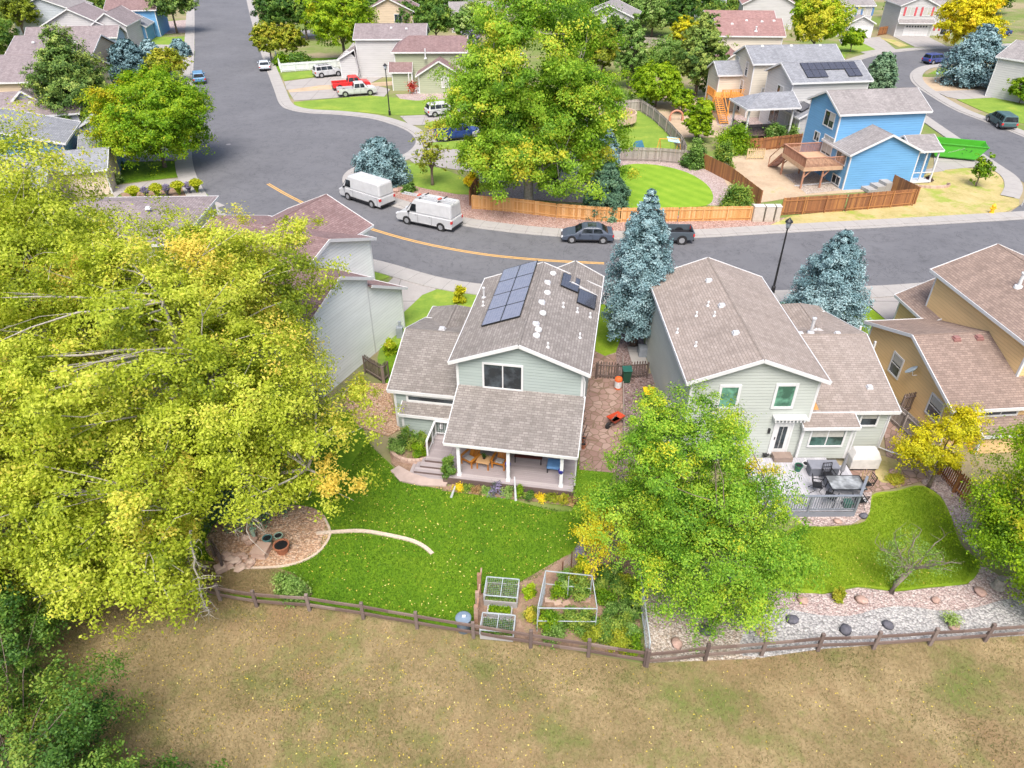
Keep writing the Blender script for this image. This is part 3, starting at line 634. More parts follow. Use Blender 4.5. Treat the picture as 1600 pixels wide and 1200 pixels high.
# upper right
sheet('front_yard', [(1425, 120), (1450, 121), (1560, 118), (1600, 130), (1560, 146), (1460, 143), (1440, 134)], Z1, M_DIRT, .06)
sheet('front_lawn', [(1450, 116), (1470, 106), (1500, 106), (1500, 117)], Z1+.004, M_LAWNF, .06)
sheet('driveway', [(1460, 143), (1560, 140), (1600, 138), (1600, 150), (1500, 156), (1480, 152)], Z1+.012, M_DRIVE, .06)
sheet('front_lawn', [(1495, 156), (1560, 153), (1640, 156), (1640, 200), (1580, 190), (1530, 172)], Z1+.006, M_LAWNF, .06)
sheet('driveway', [(1310, 62), (1375, 58), (1400, 78), (1360, 88), (1340, 80), (1318, 75)], Z1+.004, M_DRIVE, .06)
sheet('front_lawn', [(1335, 64), (1345, 66), (1368, 78), (1342, 82), (1318, 84), (1306, 74)], Z1+.01, M_LAWNF, .06)
sheet('driveway', [(1395, 57), (1445, 55), (1480, 73), (1430, 74)], Z1+.008, M_DRIVE, .06)
sheet('front_lawn', [(1375, 60), (1395, 62), (1420, 72), (1405, 74)], Z1+.012, M_DRYL, .06)
sheet('front_lawn', [(1300, 84), (1318, 82), (1322, 90), (1306, 98)], Z1+.014, M_LAWNF, .06)
sheet('driveway', [(1458, 230), (1480, 214), (1530, 238), (1560, 262), (1520, 262), (1460, 268)], Z1+.016, M_DRIVE, .06)
sheet('side_path', [(1430, 268), (1470, 262), (1476, 268), (1446, 272)], Z1+.02, M_DRIVE, .06)
sheet('road', [(604, -6), (660, -2), (740, 0), (740, 28), (705, 34), (700, 12), (640, 6)], .03, M_ASPH, .02)
# ---------------------------------------------------------------- houses
RF_TAUPE = shingle('taupe_shingles', (.19, .17, .16), (.29, .265, .252), (.40, .37, .355))
RF_TAN = shingle('tan_shingles', (.27, .225, .20), (.365, .31, .28), (.46, .40, .37))
RF_BROWN = shingle('brown_shingles', (.22, .16, .135), (.33, .245, .205), (.43, .325, .275))
RF_RED = shingle('red_brown_shingles', (.19, .115, .115), (.29, .195, .195), (.38, .27, .27))
RF_PINK = shingle('pink_brown_shingles', (.26, .14, .13), (.36, .215, .205), (.44, .29, .28), 1.3)
RF_GREY = shingle('grey_shingles', (.20, .21, .24), (.30, .315, .35), (.40, .42, .46), 1.2)
RF_WARM = shingle('warm_grey_shingles', (.24, .22, .225), (.33, .31, .31), (.43, .40, .40), 1.2)
RF_PURP = shingle('purple_grey_shingles', (.21, .17, .18), (.30, .255, .265), (.39, .34, .35), 1.2)
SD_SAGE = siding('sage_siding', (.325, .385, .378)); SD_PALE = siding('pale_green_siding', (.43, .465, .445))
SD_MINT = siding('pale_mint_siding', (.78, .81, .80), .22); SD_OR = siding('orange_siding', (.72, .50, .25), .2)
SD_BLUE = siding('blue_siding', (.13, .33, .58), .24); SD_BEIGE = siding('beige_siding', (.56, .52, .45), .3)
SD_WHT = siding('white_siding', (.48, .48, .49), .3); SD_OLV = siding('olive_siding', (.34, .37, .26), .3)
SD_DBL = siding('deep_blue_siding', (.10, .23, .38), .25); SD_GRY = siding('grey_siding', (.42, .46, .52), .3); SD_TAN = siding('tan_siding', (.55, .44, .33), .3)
M_GARAGE = concrete('garage_door_panel', (.64, .64, .65), .6)
def Lc(o, rot, px, py, h):
    x, y = G(px, py, h); dx, dy = x-o[0], y-o[1]; c, s = math.cos(math.radians(rot)), math.sin(math.radians(rot))
    return (dx*c+dy*s, -dx*s+dy*c)
class House:
    def __init__(s, label, o, rot, wall, roof, trim=None, name='house', cat='house'):
        s.o = o; s.rot = rot; s.wall = wall; s.roof = roof; s.trim = trim or M_WHITE
        s.root = thing(name, label, cat, (o[0], o[1], 0), rot)
    def wallbox(s, x0, x1, y0, y1, z0, h, mat=None, gx=0, gy=0, corners=True):
        m = MB(); e = .012; x0 += e; x1 -= e; y0 += e; y1 -= e
        c = [(x0, y0), (x1, y0), (x1, y1), (x0, y1)]
        for i in range(4):
            a, b = c[i], c[(i+1) % 4]; g = gy if i % 2 == 0 else gx     # gy: gable ends on S and N
            if g:
                mx, my = (a[0]+b[0])/2, (a[1]+b[1])/2
                m.add([(*a, z0), (*b, z0), (*b, h), (mx, my, h+g), (*a, h)], [(0, 1, 2, 3, 4)], .5)
            else: m.add([(*a, z0), (*b, z0), (*b, h), (*a, h)], [(0, 1, 2, 3)], .5)
        w = m.build('wall', mat or s.wall, s.root)
        if corners:
            t = .11; p = .02
            for (x, sx) in ((x0, -1), (x1, 1)):
                for (y, sy) in ((y0, -1), (y1, 1)):
                    m = MB(); xa, xb = sorted((x+sx*p, x-sx*t)); ya, yb = sorted((y+sy*p, y-sy*t)); m.box(xa, xb, ya, yb, z0+.01, h-.02); m.build('corner_trim', s.trim, s.root)
        return w
    def edge(s, m, a, b, hh=.2, th=.045, drop=.02):
        a = Vector(a); b = Vector(b); a.z -= hh/2-.03; b.z -= hh/2-.03; m.bar(a, b, th, hh)
    def gable(s, x0, x1, y0, y1, h, rise, ax, z0=0, oh=.32, og=.3, wall=None, roof=None, hip0=0, hip1=0, rp=.5, walls=True, corners=True, fw=.2):
        g = rise
        if walls: s.wallbox(x0, x1, y0, y1, z0, h, wall, gx=(g-.03) if ax == 'x' and not (hip0 or hip1) else 0, gy=(g-.03) if ax == 'y' and not (hip0 or hip1) else 0, corners=corners)
        m = MB(); f = MB()
        def tr(u, v, z): return (u, v, z) if ax == 'x' else (v, u, z)     # u along the ridge
        if ax == 'x': u0, u1, v0, v1 = x0, x1, y0, y1
        else: u0, u1, v0, v1 = y0, y1, x0, x1
        vm = v0+(v1-v0)*rp; s0 = rise/(vm-v0); s1 = rise/(v1-vm)
        U0, U1 = u0-og, u1+og; V0, V1 = v0-oh, v1+oh; za = h-s0*oh; zb = h-s1*oh; R = h+rise; e = .05
        a0 = U0+hip0*(V1-V0)/2; a1 = U1-hip1*(V1-V0)/2
        m.slab([tr(U0, V0, za+e), tr(U1, V0, za+e), tr(a1, vm, R+e), tr(a0, vm, R+e)], .1)
        m.slab([tr(U0, V1, zb+e), tr(U1, V1, zb+e), tr(a1, vm, R+e), tr(a0, vm, R+e)], .1)
        for (hp, U, A) in ((hip0, U0, a0), (hip1, U1, a1)):
            if hp: m.slab([tr(U, V0, za+e), tr(U, V1, zb+e), tr(A, vm, R+e)], .1)
        s.edge(f, tr(U0, V0-.02, za+e), tr(U1, V0-.02, za+e), fw); s.edge(f, tr(U0, V1+.02, zb+e), tr(U1, V1+.02, zb+e), fw)
        for (hp, U, sg) in ((hip0, U0, -1), (hip1, U1, 1)):
            if hp: s.edge(f, tr(U+sg*.02, V0, za+e), tr(U+sg*.02, V1, zb+e), fw)
            else:
                s.edge(f, tr(U+sg*.02, V0-.03, za+e), tr(U+sg*.02, vm, R+e), fw); s.edge(f, tr(U+sg*.02, V1+.03, zb+e), tr(U+sg*.02, vm, R+e), fw)
        cap = MB(); cap.tube([tr(a0, vm, R+e-.035), tr(a1, vm, R+e-.035)], .065, 8)
        r = m.build('roof', roof or s.roof, s.root); cap.build('ridge_cap', roof or s.roof, r)
        f.build('fascia', s.trim, s.root); return r
    def shed(s, x0, x1, y0, y1, zlo, zhi, low='S', roof=None, fw=.18):
        e = .05; m = MB(); f = MB()
        z = {'S': (zlo, zlo, zhi, zhi), 'N': (zhi, zhi, zlo, zlo), 'W': (zlo, zhi, zhi, zlo), 'E': (zhi, zlo, zlo, zhi)}[low]
        c = [(x0, y0, z[0]+e), (x1, y0, z[1]+e), (x1, y1, z[2]+e), (x0, y1, z[3]+e)]
        m.slab(c, .1)
        out = {'S': (0, 1, 3), 'N': (1, 2, 3), 'W': (0, 2, 3), 'E': (0, 1, 2)}[low]
        for i in out:
            a, b = Vector(c[i]), Vector(c[(i+1) % 4]); d = [(0, -.02), (.02, 0), (0, .02), (-.02, 0)][i]
            a.x += d[0]; b.x += d[0]; a.y += d[1]; b.y += d[1]; s.edge(f, a, b, fw)
        r = m.build('roof', roof or s.roof, s.root); f.build('fascia', s.trim, s.root); return r
    def opening(s, side, c, u, z0, z1, w, name='window', kind='slider', gl=None, blind=0, tw=.1, frame=None):
        """side S/N/W/E of the wall plane at c; u = centre along the wall"""
        gl = gl or M_GLASS; sg = {'S': -1, 'N': 1, 'W': -1, 'E': 1}[side]
        def bx(m, ua, ub, za, zb, d0, d1):
            p = sorted((c+sg*d0, c+sg*d1))
            if side in 'SN': m.box(ua, ub, p[0], p[1], za, zb)
            else: m.box(p[0], p[1], ua, ub, za, zb)
        ua, ub = u-w/2, u+w/2; m = MB()
        bx(m, ua-tw, ua, z0-tw, z1+tw, -.02, .05); bx(m, ub, ub+tw, z0-tw, z1+tw, -.02, .05)
        bx(m, ua, ub, z1, z1+tw, -.02, .047); bx(m, ua, ub, z0-tw, z0, -.02, .06)
        if kind == 'slider': bx(m, u-.03, u+.03, z0, z1, -.02, .03)
        if kind == 'hung': bx(m, ua, ub, (z0+z1)/2-.025, (z0+z1)/2+.025, -.02, .03)
        if kind == 'grid':
            for k in (1, 2): bx(m, ua+w*k/3-.02, ua+w*k/3+.02, z0, z1, -.02, .03)
            bx(m, ua, ub, (z0+z1)/2-.02, (z0+z1)/2+.02, -.02, .028)
        if name == 'door':
            bx(m, ua, ub, z0, z1, -.02, .022); gz0, gz1 = z0+.3, z1-.25; ga, gb = ua+.2, ub-.2
        else: gz0, gz1, ga, gb = z0, z1, ua, ub
        fr = m.build(name, frame or M_WHITE, s.root)
        m = MB(); bx(m, ga, gb, gz0, gz1, -.01, .03 if name == 'door' else .012); m.build('pane', gl, fr)
        if blind:
            m = MB(); bx(m, ua+.03, (ub-.03) if blind != 'half' else u-.05, z0+(z1-z0)*(.45 if blind == 'half' else 1-blind), z1-.03, .012, .018); m.build('blind', M_GLASSG if gl is M_GLASSG else M_CURT, fr)
        if name == 'door':
            m = MB(); bx(m, ua+.07, ua+.11, z0+.95, z0+1.1, .02, .07); m.build('handle', M_BLK, fr)
        return fr
    def garage(s, side, c, u, w=4.8, h=2.15, lites=True):
        sg = {'S': -1, 'N': 1, 'W': -1, 'E': 1}[side]; m = MB(); t = MB()
        def bx(m, ua, ub, za, zb, d0, d1):
            p = sorted((c+sg*d0, c+sg*d1))
            if side in 'SN': m.box(ua, ub, p[0], p[1], za, zb)
            else: m.box(p[0], p[1], ua, ub, za, zb)
        for k in range(4): bx(m, u-w/2, u+w/2, .1+k*h/4+.012, .1+(k+1)*h/4-.012, -.02, .02)
        bx(t, u-w/2-.12, u-w/2, .1, h+.22, -.02, .05); bx(t, u+w/2, u+w/2+.12, .1, h+.22, -.02, .05); bx(t, u-w/2, u+w/2, h+.1, h+.22, -.02, .05)
        g = m.build('garage_door', M_GARAGE, s.root); t.build('frame', s.trim, g)
        if lites:
            m = MB()
            for k in range(8): a = u-w/2+.25+k*(w-.3)/8; bx(m, a, a+.32, .1+h*.78, .1+h*.93, .02, .028)
            m.build('pane', M_GLASS, g)
    def vents(s, pts, mat=None, name='roof_vent', big=.16):
        """box vents standing on a roof: (x, y, z)"""
        for (x, y, z) in pts:
            m = MB(); m.box(x-big, x+big, y-big*.9, y+big*.9, z-.1, z+.13); m.box(x-big*1.25, x+big*1.25, y-big*1.15, y+big*1.15, z-.12, z+.03); m.build(name, mat or M_VENT, s.root, bevel=.02)
    def pipe(s, x, y, z, h=.5, r=.05, mat=None, name='flue_pipe'):
        m = MB(); m.lathe([(r*2.6, -.12), (r*2.2, .04), (r, .08), (r, h), (r*1.5, h), (r*1.5, h+.08), (r*.4, h+.12)], 10, (x, y, z)); m.build(name, mat or M_VENT, s.root)
def zroof(b, x, y):      # height of a ridge-y gable block at x: b=(x0,x1,h,rise)
    x0, x1, h, r = b; m = (x0+x1)/2; return h+r*(1-abs(x-m)/((x1-x0)/2))+.05
def solar(H, corners, cols, rows, label, missing=(), mat=None):
    """panel array lying on a roof plane; corners a (origin), b (end of columns), c (end of rows), each 3-D local"""
    a, b, c = map(Vector, corners); U = (b-a)/cols; V = (c-a)/rows; n = U.cross(V).normalized()
    if n.z < 0: n = -n
    for i in range(cols):
        for j in range(rows):
            if (i, j) in missing: continue
            p = a+U*i+V*j; q = [p+U*.012+V*.012, p+U*.988+V*.012, p+U*.988+V*.988, p+U*.012+V*.988]
            m = MB(); m.slab([v+n*.12 for v in q], .045); o = m.build('solar_panel', mat or M_SOLAR, H.root)
            m = MB(); w = .03
            for k in range(4): m.bar(q[k]+n*.1, q[(k+1) % 4]+n*.1, .03, .055, up=n)
            m.build('frame', M_BLK, o)
# ---- the sage house in the middle
o1 = (3.73, 30.38); H1 = House('sage green two-storey house with solar panels and a covered back deck', o1, -9.5, SD_SAGE, RF_TAUPE, name='two_storey_house')
H1.gable(-6.8, 0, 0, 9.2, 5.6, 1.3, 'y')
H1.gable(-3.1, 0.02, 8.6, 10.9, 5.55, .8, 'y', oh=.3, walls=True)
H1.gable(-10.7, -6.82, .6, 8.6, 2.75, 1.55, 'x', oh=.15, og=.3)
H1.gable(-10.75, -7.0, 6.0, 10.6, 2.6, 1.3, 'y', oh=.35, og=.3, hip1=1)
H1.shed(-10.2, -7.0, -.28, .6, 1.62, 1.95); H1.wallbox(-10.1, -7.1, -.15, .6, 0, 1.66)
H1.opening('S', .6, -8.5, 2.1, 2.38, 2.7, kind='none', tw=.12)
H1.opening('S', 0, -4.28, 3.98, 5.42, 2.0)
m = MB(); m.box(-7.85, -7.7, -.32, -.17, .95, 1.2); m.box(-7.83, -7.72, -.28, -.2, 1.2, 1.3); m.build('wall_lamp', M_WHITE, H1.root)
pr = H1.shed(-6.72, .12, -3.62, 0.01, 2.72, 3.88, fw=.16)
m = MB(); m.box(-6.6, 0, -3.42, -3.3, 2.45, 2.66); m.build('porch_beam', M_WHITE, H1.root)
for px, py in ((717, 745), (794, 751), (876, 761)):
    lx, ly = Lc(o1, -9.5, px, py, .5); m = MB(); m.box(lx-.085, lx+.085, -3.445, -3.275, .5, 2.5); m.box(lx-.11, lx+.11, -3.47, -3.25, .5, .6); m.build('porch_post', M_WOODP, H1.root)
H1.opening('S', 0, -5.0, .62, 2.5, 1.8, name='window', kind='slider'); H1.opening('S', 0, -1.6, 1.2, 2.4, 1.6)
# deck of composite boards with wrap-round steps
M_DECK = tinted('deck_boards', [(0, (.26, .225, .235)), (.5, (.34, .30, .31)), (1, (.42, .38, .39))], .6, .3, (1, 1, 1), .1)
M_DECKD = plain('deck_fascia', (.12, .085, .08), .6)
def deckboards(m, x0, x1, y0, y1, z, w=.14, along='x'):
    if along == 'x':
        y = y0
        while y < y1-.02: m.box(x0, x1, y, min(y+w-.008, y1), z-.03, z, rnd.random()); y += w
    else:
        x = x0
        while x < x1-.02: m.box(x, min(x+w-.008, x1), y0, y1, z-.03, z, rnd.random()); x += w
m = MB(); deckboards(m, -6.85, 0.0, -3.66, -.02, .5); deckboards(m, -8.15, -6.86, -2.5, -.2, .5); m.build('deck_floor', M_DECK, H1.root)
m = MB(); m.box(-6.85, .0, -3.69, -3.665, .05, .47); m.box(.002, .03, -3.66, -.02, .05, .47); m.box(-6.88, -6.855, -3.66, -2.5, .05, .47); m.box(-8.18, -8.155, -2.5, -.2, .05, .47); m.box(-8.15, -6.9, -2.53, -2.505, .05, .47); m.build('deck_skirt', M_DECKD, H1.root)
for k in range(3):
    m = MB(); y0 = -2.52-.34*(k+1); x0 = -8.1-.25*(k+1)+.25; z = .5-.125*(k+1)+.0
    deckboards(m, x0-.25, -6.95, y0, y0+.33, z, .165); deckboards(m, x0-.25, x0+.08, y0+.34, -2.2+.0*k, z, .165, 'y'); st = m.build('step', M_DECK, H1.root)
    m = MB(); m.box(x0-.25, -6.95, y0-.02, y0-.003, z-.14, z-.031); m.build('riser', M_DECKD, st)
m = MB(); rl = [(-8.1, -2.1), (-8.1, -1.05), (-8.1, -.35), (-7.15, -.35)]
for p in rl[::1]: m.box(p[0]-.05, p[0]+.05, p[1]-.05, p[1]+.05, .5, 1.5)
for a, b in zip(rl[:-1], rl[1:]):
    m.bar((*a, 1.5), (*b, 1.5), .11, .05); m.bar((*a, .68), (*b, .68), .05, .05)
r_ = m.build('railing', M_WHITE, H1.root); m = MB()
for a, b in zip(rl[:-1], rl[1:]):
    n = int(math.dist(a, b)/.11)
    for i in range(1, n): x = a[0]+(b[0]-a[0])*i/n; y = a[1]+(b[1]-a[1])*i/n; m.bar((x, y, .7), (x, y, 1.48), .018)
m.build('baluster', M_BLK, r_)
mb1 = (-6.8, 0, 5.6, 1.3)
def onroof(px, py, o, rot, b, z0=6.5):
    z = z0
    for _ in range(6): x, y = Lc(o, rot, px, py, z); z = zroof(b, x, y)
    return (x, y, z)
for a in ((760, 513), (828, 511)): pass
p00 = onroof(753, 512, o1, -9.5, mb1); p10 = onroof(812, 501, o1, -9.5, mb1); p01 = onroof(787, 424, o1, -9.5, mb1)
solar(H1, (p00, (p10[0], p00[1], p10[2]), (p00[0], p01[1], p00[2])), 2, 4, '', mat=M_SOLARL)
q00 = onroof(900, 474, o1, -9.5, mb1); q10 = onroof(925, 484, o1, -9.5, mb1); qh = 1.9
solar(H1, ((q00[0]+.0, q00[1], q00[2]), (q00[0]+1.08, q00[1], q00[2]-1.08*1.3/3.4), (q00[0], q00[1]+1.75, q00[2])), 1, 1, '')
q2 = onroof(871, 440, o1, -9.5, mb1)
solar(H1, ((q00[0]-1.1, q00[1]+1.15, q00[2]+1.1*1.3/3.4), (q00[0]-.03, q00[1]+1.15, q00[2]+.03*1.3/3.4), (q00[0]-1.1, q00[1]+2.9, q00[2]+1.1*1.3/3.4)), 1, 1, '')
for (px, py) in ((864, 428), (855, 458), (848, 490), (841, 516), (838, 525)):
    x, y, z = onroof(px, py, o1, -9.5, mb1); m = MB(); m.lathe([(.2, -.1), (.2, .05), (.17, .12), (.09, .16), (.01, .18)], 12, (x, y, z)); m.build('tube_skylight', M_WHITE, H1.root, smooth=True)
H1.vents([onroof(px, py, o1, -9.5, mb1) for px, py in ((855, 442), (846, 473), (837, 507))])
for px, py in ((880, 480), (902, 488), (922, 496), (906, 528), (856, 543), (755, 478)): H1.pipe(*onroof(px, py, o1, -9.5, mb1), .22, .04, M_WHITE)
H1.pipe(*onroof(756, 465, o1, -9.5, mb1), .6, .06); H1.vents([(-8.9, 5.1, 4.2), (-7.1, 4.9, 4.15)])
m = MB(); m.tube([(-.02, -.12, 5.3), (.08, -.06, 4.9), (.08, -.06, .3)], .045, 6); m.build('downspout', M_WHITE, H1.root); m = MB(); m.tube([(-.1, -3.5, 2.6), (.06, -3.3, 2.3), (.06, -3.3, .6)], .04, 6); m.build('downspout', M_WHITE, H1.root)
# ---- pale green neighbour at right
o2 = (9.15, 29.7); H2 = House('pale grey-green house with green-lined windows and a grey rear deck', o2, 0.6, SD_PALE, RF_TAN, name='two_storey_house')
H2.gable(0, 6.65, 0, 11.2, 5.55, 1.25, 'y'); nb2 = (0, 6.65, 5.55, 1.25)
H2.gable(6.67, 11.45, .85, 11.3, 2.9, 1.5, 'x', oh=.25, og=.3)
H2.gable(6.9, 11.5, 7.2, 12.3, 2.9, 1.45, 'y', oh=.3, og=.3, hip1=1)
H2.shed(6.25, 9.25, -.42, .64, 2.56, 2.82); H2.wallbox(6.35, 9.1, -.2, .85, 0.3, 2.66)
m = MB(); zz = lambda y: 2.9+1.5*(y-.85)/5.225+.06; m.add([(6.95, .75, zz(.75)), (7.38, .75, zz(.75)), (7.3, 2.3, zz(2.3)), (7.0, 2.5, zz(2.5))], [(0, 1, 2, 3)]); m.build('rust_stain', plain('rust_stain', (.50, .25, .08), .9, var=.4, vs=9), H2.root)
H2.opening('S', -.2, 7.75, 1.25, 2.42, 1.75, kind='slider', blind=.5, gl=glass('green_tint_glass', (.025, .05, .045)))
H2.opening('S', .85, 10.35, 1.8, 2.6, .85, kind='none', blind=.45)
H2.opening('S', 0, 2.05, 3.75, 5.0, .85, kind='none', gl=M_GLASSG, tw=.14); H2.opening('S', 0, 4.95, 3.75, 5.05, .9, kind='none', gl=M_GLASSG, tw=.14)
H2.opening('S', 0, 5.35, .6, 2.65, .85, name='door')
m = MB(); m.box(4.6, 6.35, -.38, -.01, 3.08, 3.2); r_ = m.build('ledge', M_WHITE, H2.root); m = MB()
for k in range(9): m.box(4.66+k*.19, 4.74+k*.19, -.34, -.01, 2.92, 3.08)
m.build('bracket', M_WHITE, r_)
m = MB(); m.box(4.55, 4.65, -.12, -.01, 2.0, 2.3); m.build('wall_lamp', M_BLK, H2.root)
H2.vents([onroof(px, py, o2, .6, nb2) for px, py in ((1108, 439), (1128, 478), (1150, 521))]); H2.vents([(7.9, 6.2, 4.4), (10.1, 6.2, 4.4), (10.6, 2.2, 3.35)], big=.14)
for px, py in ((1106, 478), (1088, 494), (1116, 494), (1058, 520), (1087, 541)): H2.pipe(*onroof(px, py, o2, .6, nb2), .2, .04, M_WHITE)
H2.pipe(8.55, 6.3, 4.45, .9, .09)
m = MB(); m.box(-.85, -.02, -1.0+1.5, 2.2, 0.06, 1.9); ms = m.build('lean_to', SD_PALE, H2.root)
H2.shed(-1.0, .0, .35, 2.35, 1.75, 2.2, 'W')
DK = .42; m = MB(); deckboards(m, 3.3, 8.0, -4.3, -.25, DK, .14, 'y'); deckboards(m, 8.0, 8.9, -3.7, -.9, DK, .14, 'y'); m.build('deck_floor', tinted('grey_deck_boards', [(0, (.34, .34, .38)), (.5, (.41, .41, .45)), (1, (.48, .48, .52))], .6, .3, (1, 1, 1), .1), H2.root)
M_GRAIL = plain('grey_rail_paint', (.19, .21, .25), .5)
m = MB(); rl = [(3.35, -4.3), (5.6, -4.3), (7.95, -4.3), (8.9, -2.9)]
for p in rl: m.box(p[0]-.05, p[0]+.05, p[1]-.05, p[1]+.05, .05, DK+1.0)
for a, b in zip(rl[:-1], rl[1:]): m.bar((*a, DK+1.02), (*b, DK+1.02), .13, .05); m.bar((*a, DK+.12), (*b, DK+.12), .05, .05); m.bar((a[0], a[1]-.04, .2), (b[0], b[1]-.04, .2), .03, .36)
r_ = m.build('railing', M_GRAIL, H2.root); m = MB()
for a, b in zip(rl[:-1], rl[1:]):
    n = int(math.dist(a, b)/.12)
    for i in range(1, n): x = a[0]+(b[0]-a[0])*i/n; y = a[1]+(b[1]-a[1])*i/n; m.bar((x, y, DK+.1), (x, y, DK+1.0), .03)
m.build('baluster', M_GRAIL, r_)
m = MB(); m.tube([(11.38, .78, 2.75), (11.42, .8, 2.4), (11.42, .8, .25), (12.0, .55, .12), (12.9, -.1, .1)], .05, 6); m.build('downspout', M_WHITE, H2.root); m = MB(); m.tube([(9.12, -.3, 2.55), (9.16, -.28, 2.2), (9.16, -.28, .5)], .045, 6); m.build('downspout', M_WHITE, H2.root)
# ---- orange house
o3 = (24.25, 31.1); H3 = House('orange sided house with a satellite dish on its gable wall', o3, 4.8, SD_OR, RF_BROWN, name='two_storey_house')
H3.gable(0, 8.6, 0, 9.1, 2.75, 1.65, 'x', oh=.35, og=.35, rp=.52)
H3.gable(4.35, 11.6, 1.6, 10.6, 5.6, 1.5, 'y', og=.3); H3.gable(3.9, 10.5, 9.0, 12.6, 2.75, 1.5, 'y', og=.25)
H3.opening('W', 0, 5.6, 1.1, 2.35, .95, kind='hung', blind=.4, tw=.1); H3.opening('W', 0, 1.3, 1.0, 2.2, 1.1, kind='hung', blind=.4)
H3.opening('S', 0, 2.4, 2.0, 2.42, 2.7, kind='grid'); H3.shed(1.4, 5.2, -1.1, .0, 1.35, 1.85); H3.wallbox(1.5, 5.1, -.95, 0, 0, 1.38)
m = MB(); m.tube([(-.02, 3.6, 2.35), (-.3, 3.6, 2.35), (-.36, 3.6, 2.6)], .025, 6); d_ = m.build('satellite_dish', M_VENT, H3.root)
m = MB(); m.lathe([(.02, 0), (.2, .03), (.33, .09), (.38, .14)], 14); dd = m.build('reflector', plain('dish_grey', (.34, .42, .48), .5), d_); dd.location = (-.4, 3.6, 2.65); dd.rotation_euler = (math.radians(-30), math.radians(-35), 0)
H3.vents([(2.1, 4.3, 4.35), (3.5, 4.3, 4.35)], plain('brown_vent', (.28, .14, .13)), big=.17); H3.pipe(6.4, 6.3, 6.55, .8, .1, M_WHITE)
m = MB()
for y in (8.9, 7.0): m.box(-.9, -.78, y, y+.12, 0, 2.6)
m.box(-.95, 0, 6.9, 9.1, .3, .4); m.box(-.9, -.8, 7.1, 9.0, 1.2, 1.26)
for k in range(14): m.box(-.87, -.84, 7.2+k*.13, 7.23+k*.13, .4, 1.2)
m.build('side_porch', M_WHITE, H3.root)
# ---- white-walled house at left with brown roof
o4 = (-7.79, 43.93); H4 = House('white-walled house with stepped brown roofs beside the big trees', o4, -25.3, SD_MINT, RF_RED, name='two_storey_house')
H4.gable(-9, 0, -9.2, -3.4, 5.65, 1.35, 'x', oh=.25, og=.3); H4.shed(-8.5, .3, -3.39, .55, 3.1, 5.1, 'N')
m = MB(); m.add([(.0, -3.39, 0), (.0, .22, 0), (.0, .22, 3.2), (.0, -3.39, 5.05)], [(0, 1, 2, 3)]); m.add([(0, .22, 0), (-8.4, .22, 0), (-8.4, .22, 3.2), (0, .22, 3.2)], [(0, 1, 2, 3)]); m.build('wall', SD_MINT, H4.root)
m = MB(); m.box(-.09, .03, .12, .25, 0, 3.15); m.build('corner_trim', M_WHITE, H4.root)
H4.gable(-12, -3.0, -7.8, 1.4, 5.9, 1.7, 'x', oh=.25, og=.3, z0=0); H4.gable(-11.5, -4.3, -3.0, 3.0, 6.0, 1.6, 'y', oh=.25, og=.3)
H4.vents([(-5.2, -5.6, 6.9)], plain('brown_vent', (.28, .14, .13)))
# ---- blue house across the street
o5 = (34.4, 72.3); H5 = House('bright blue house with a raised wooden deck and white trim', o5, 8, SD_BLUE, RF_WARM, name='split_level_house')
H5.gable(0, 9.7, 3.6, 10.0, 6.9, 1.45, 'x', oh=.3, og=.3); H5.gable(0.02, 7.6, 0, 5.2, 3.85, 1.75, 'y', oh=.3, og=.3)
H5.gable(7.6, 10.6, 1.2, 4.8, 3.6, .9, 'x', oh=.3, og=.2, walls=False)
m = MB(); m.box(7.65, 10.3, 1.8, 4.8, 0, 3.4); m.build('wall', SD_BLUE, H5.root)
m = MB()
for x in (7.75, 9.0, 10.3): m.box(x, x+.14, .75, .89, .3, 3.5)
m.box(7.7, 10.45, .72, .8, 1.2, 1.28); m.box(7.7, 10.45, .7, 1.8, .15, .32); m.box(7.7, 10.45, .75, .85, 3.3, 3.5); m.build('entry_porch', M_WHITE, H5.root)
H5.shed(7.4, 10.7, .55, 2.0, 3.5, 3.95)
H5.opening('W', 0, 5.5, 5.1, 6.5, 1.9, kind='slider', blind='half'); H5.opening('W', 0, 7.1, 3.15, 4.0, 1.0, kind='slider', blind='half')
H5.opening('W', 0, 4.6, 2.4, 4.2, 1.9, kind='slider', blind=.9); H5.opening('W', 0, 1.6, 2.45, 3.65, 1.8, kind='slider', blind='half'); H5.opening('W', 0, 1.5, .25, 1.05, 1.4, kind='slider')
m = MB(); m.box(-4.3, -.01, .8, 5.8, 2.2, 2.35, .6); m.box(-4.32, -4.2, .8, 5.8, 1.95, 2.19, .9); m.box(-4.2, -.01, .8, .9, 1.95, 2.19, .9); m.build('deck_floor', plain('new_deck_wood', (.52, .34, .22), var=.15), H5.root)
M_REDW = tinted('red_deck_wood', [(0, (.30, .14, .09)), (1, (.45, .24, .16))], .7, .4)
m = MB(); rl = [(-.05, 5.8), (-4.25, 5.8), (-4.25, .85), (-.05, .85)]
for a, b in zip(rl[:-1], rl[1:]):
    m.bar((*a, 3.3), (*b, 3.3), .14, .07); n = int(math.dist(a, b)/.14)
    for i in range(n+1): x = a[0]+(b[0]-a[0])*i/n; y = a[1]+(b[1]-a[1])*i/n; m.bar((x, y, 2.25), (x, y, 3.28), .055)
m.build('railing', M_REDW, H5.root)
m = MB()
for k in range(9): m.box(-4.3, -3.3, 5.85+.27*k, 5.85+.27*(k+1), 2.1-.24*k, 2.17-.24*k)
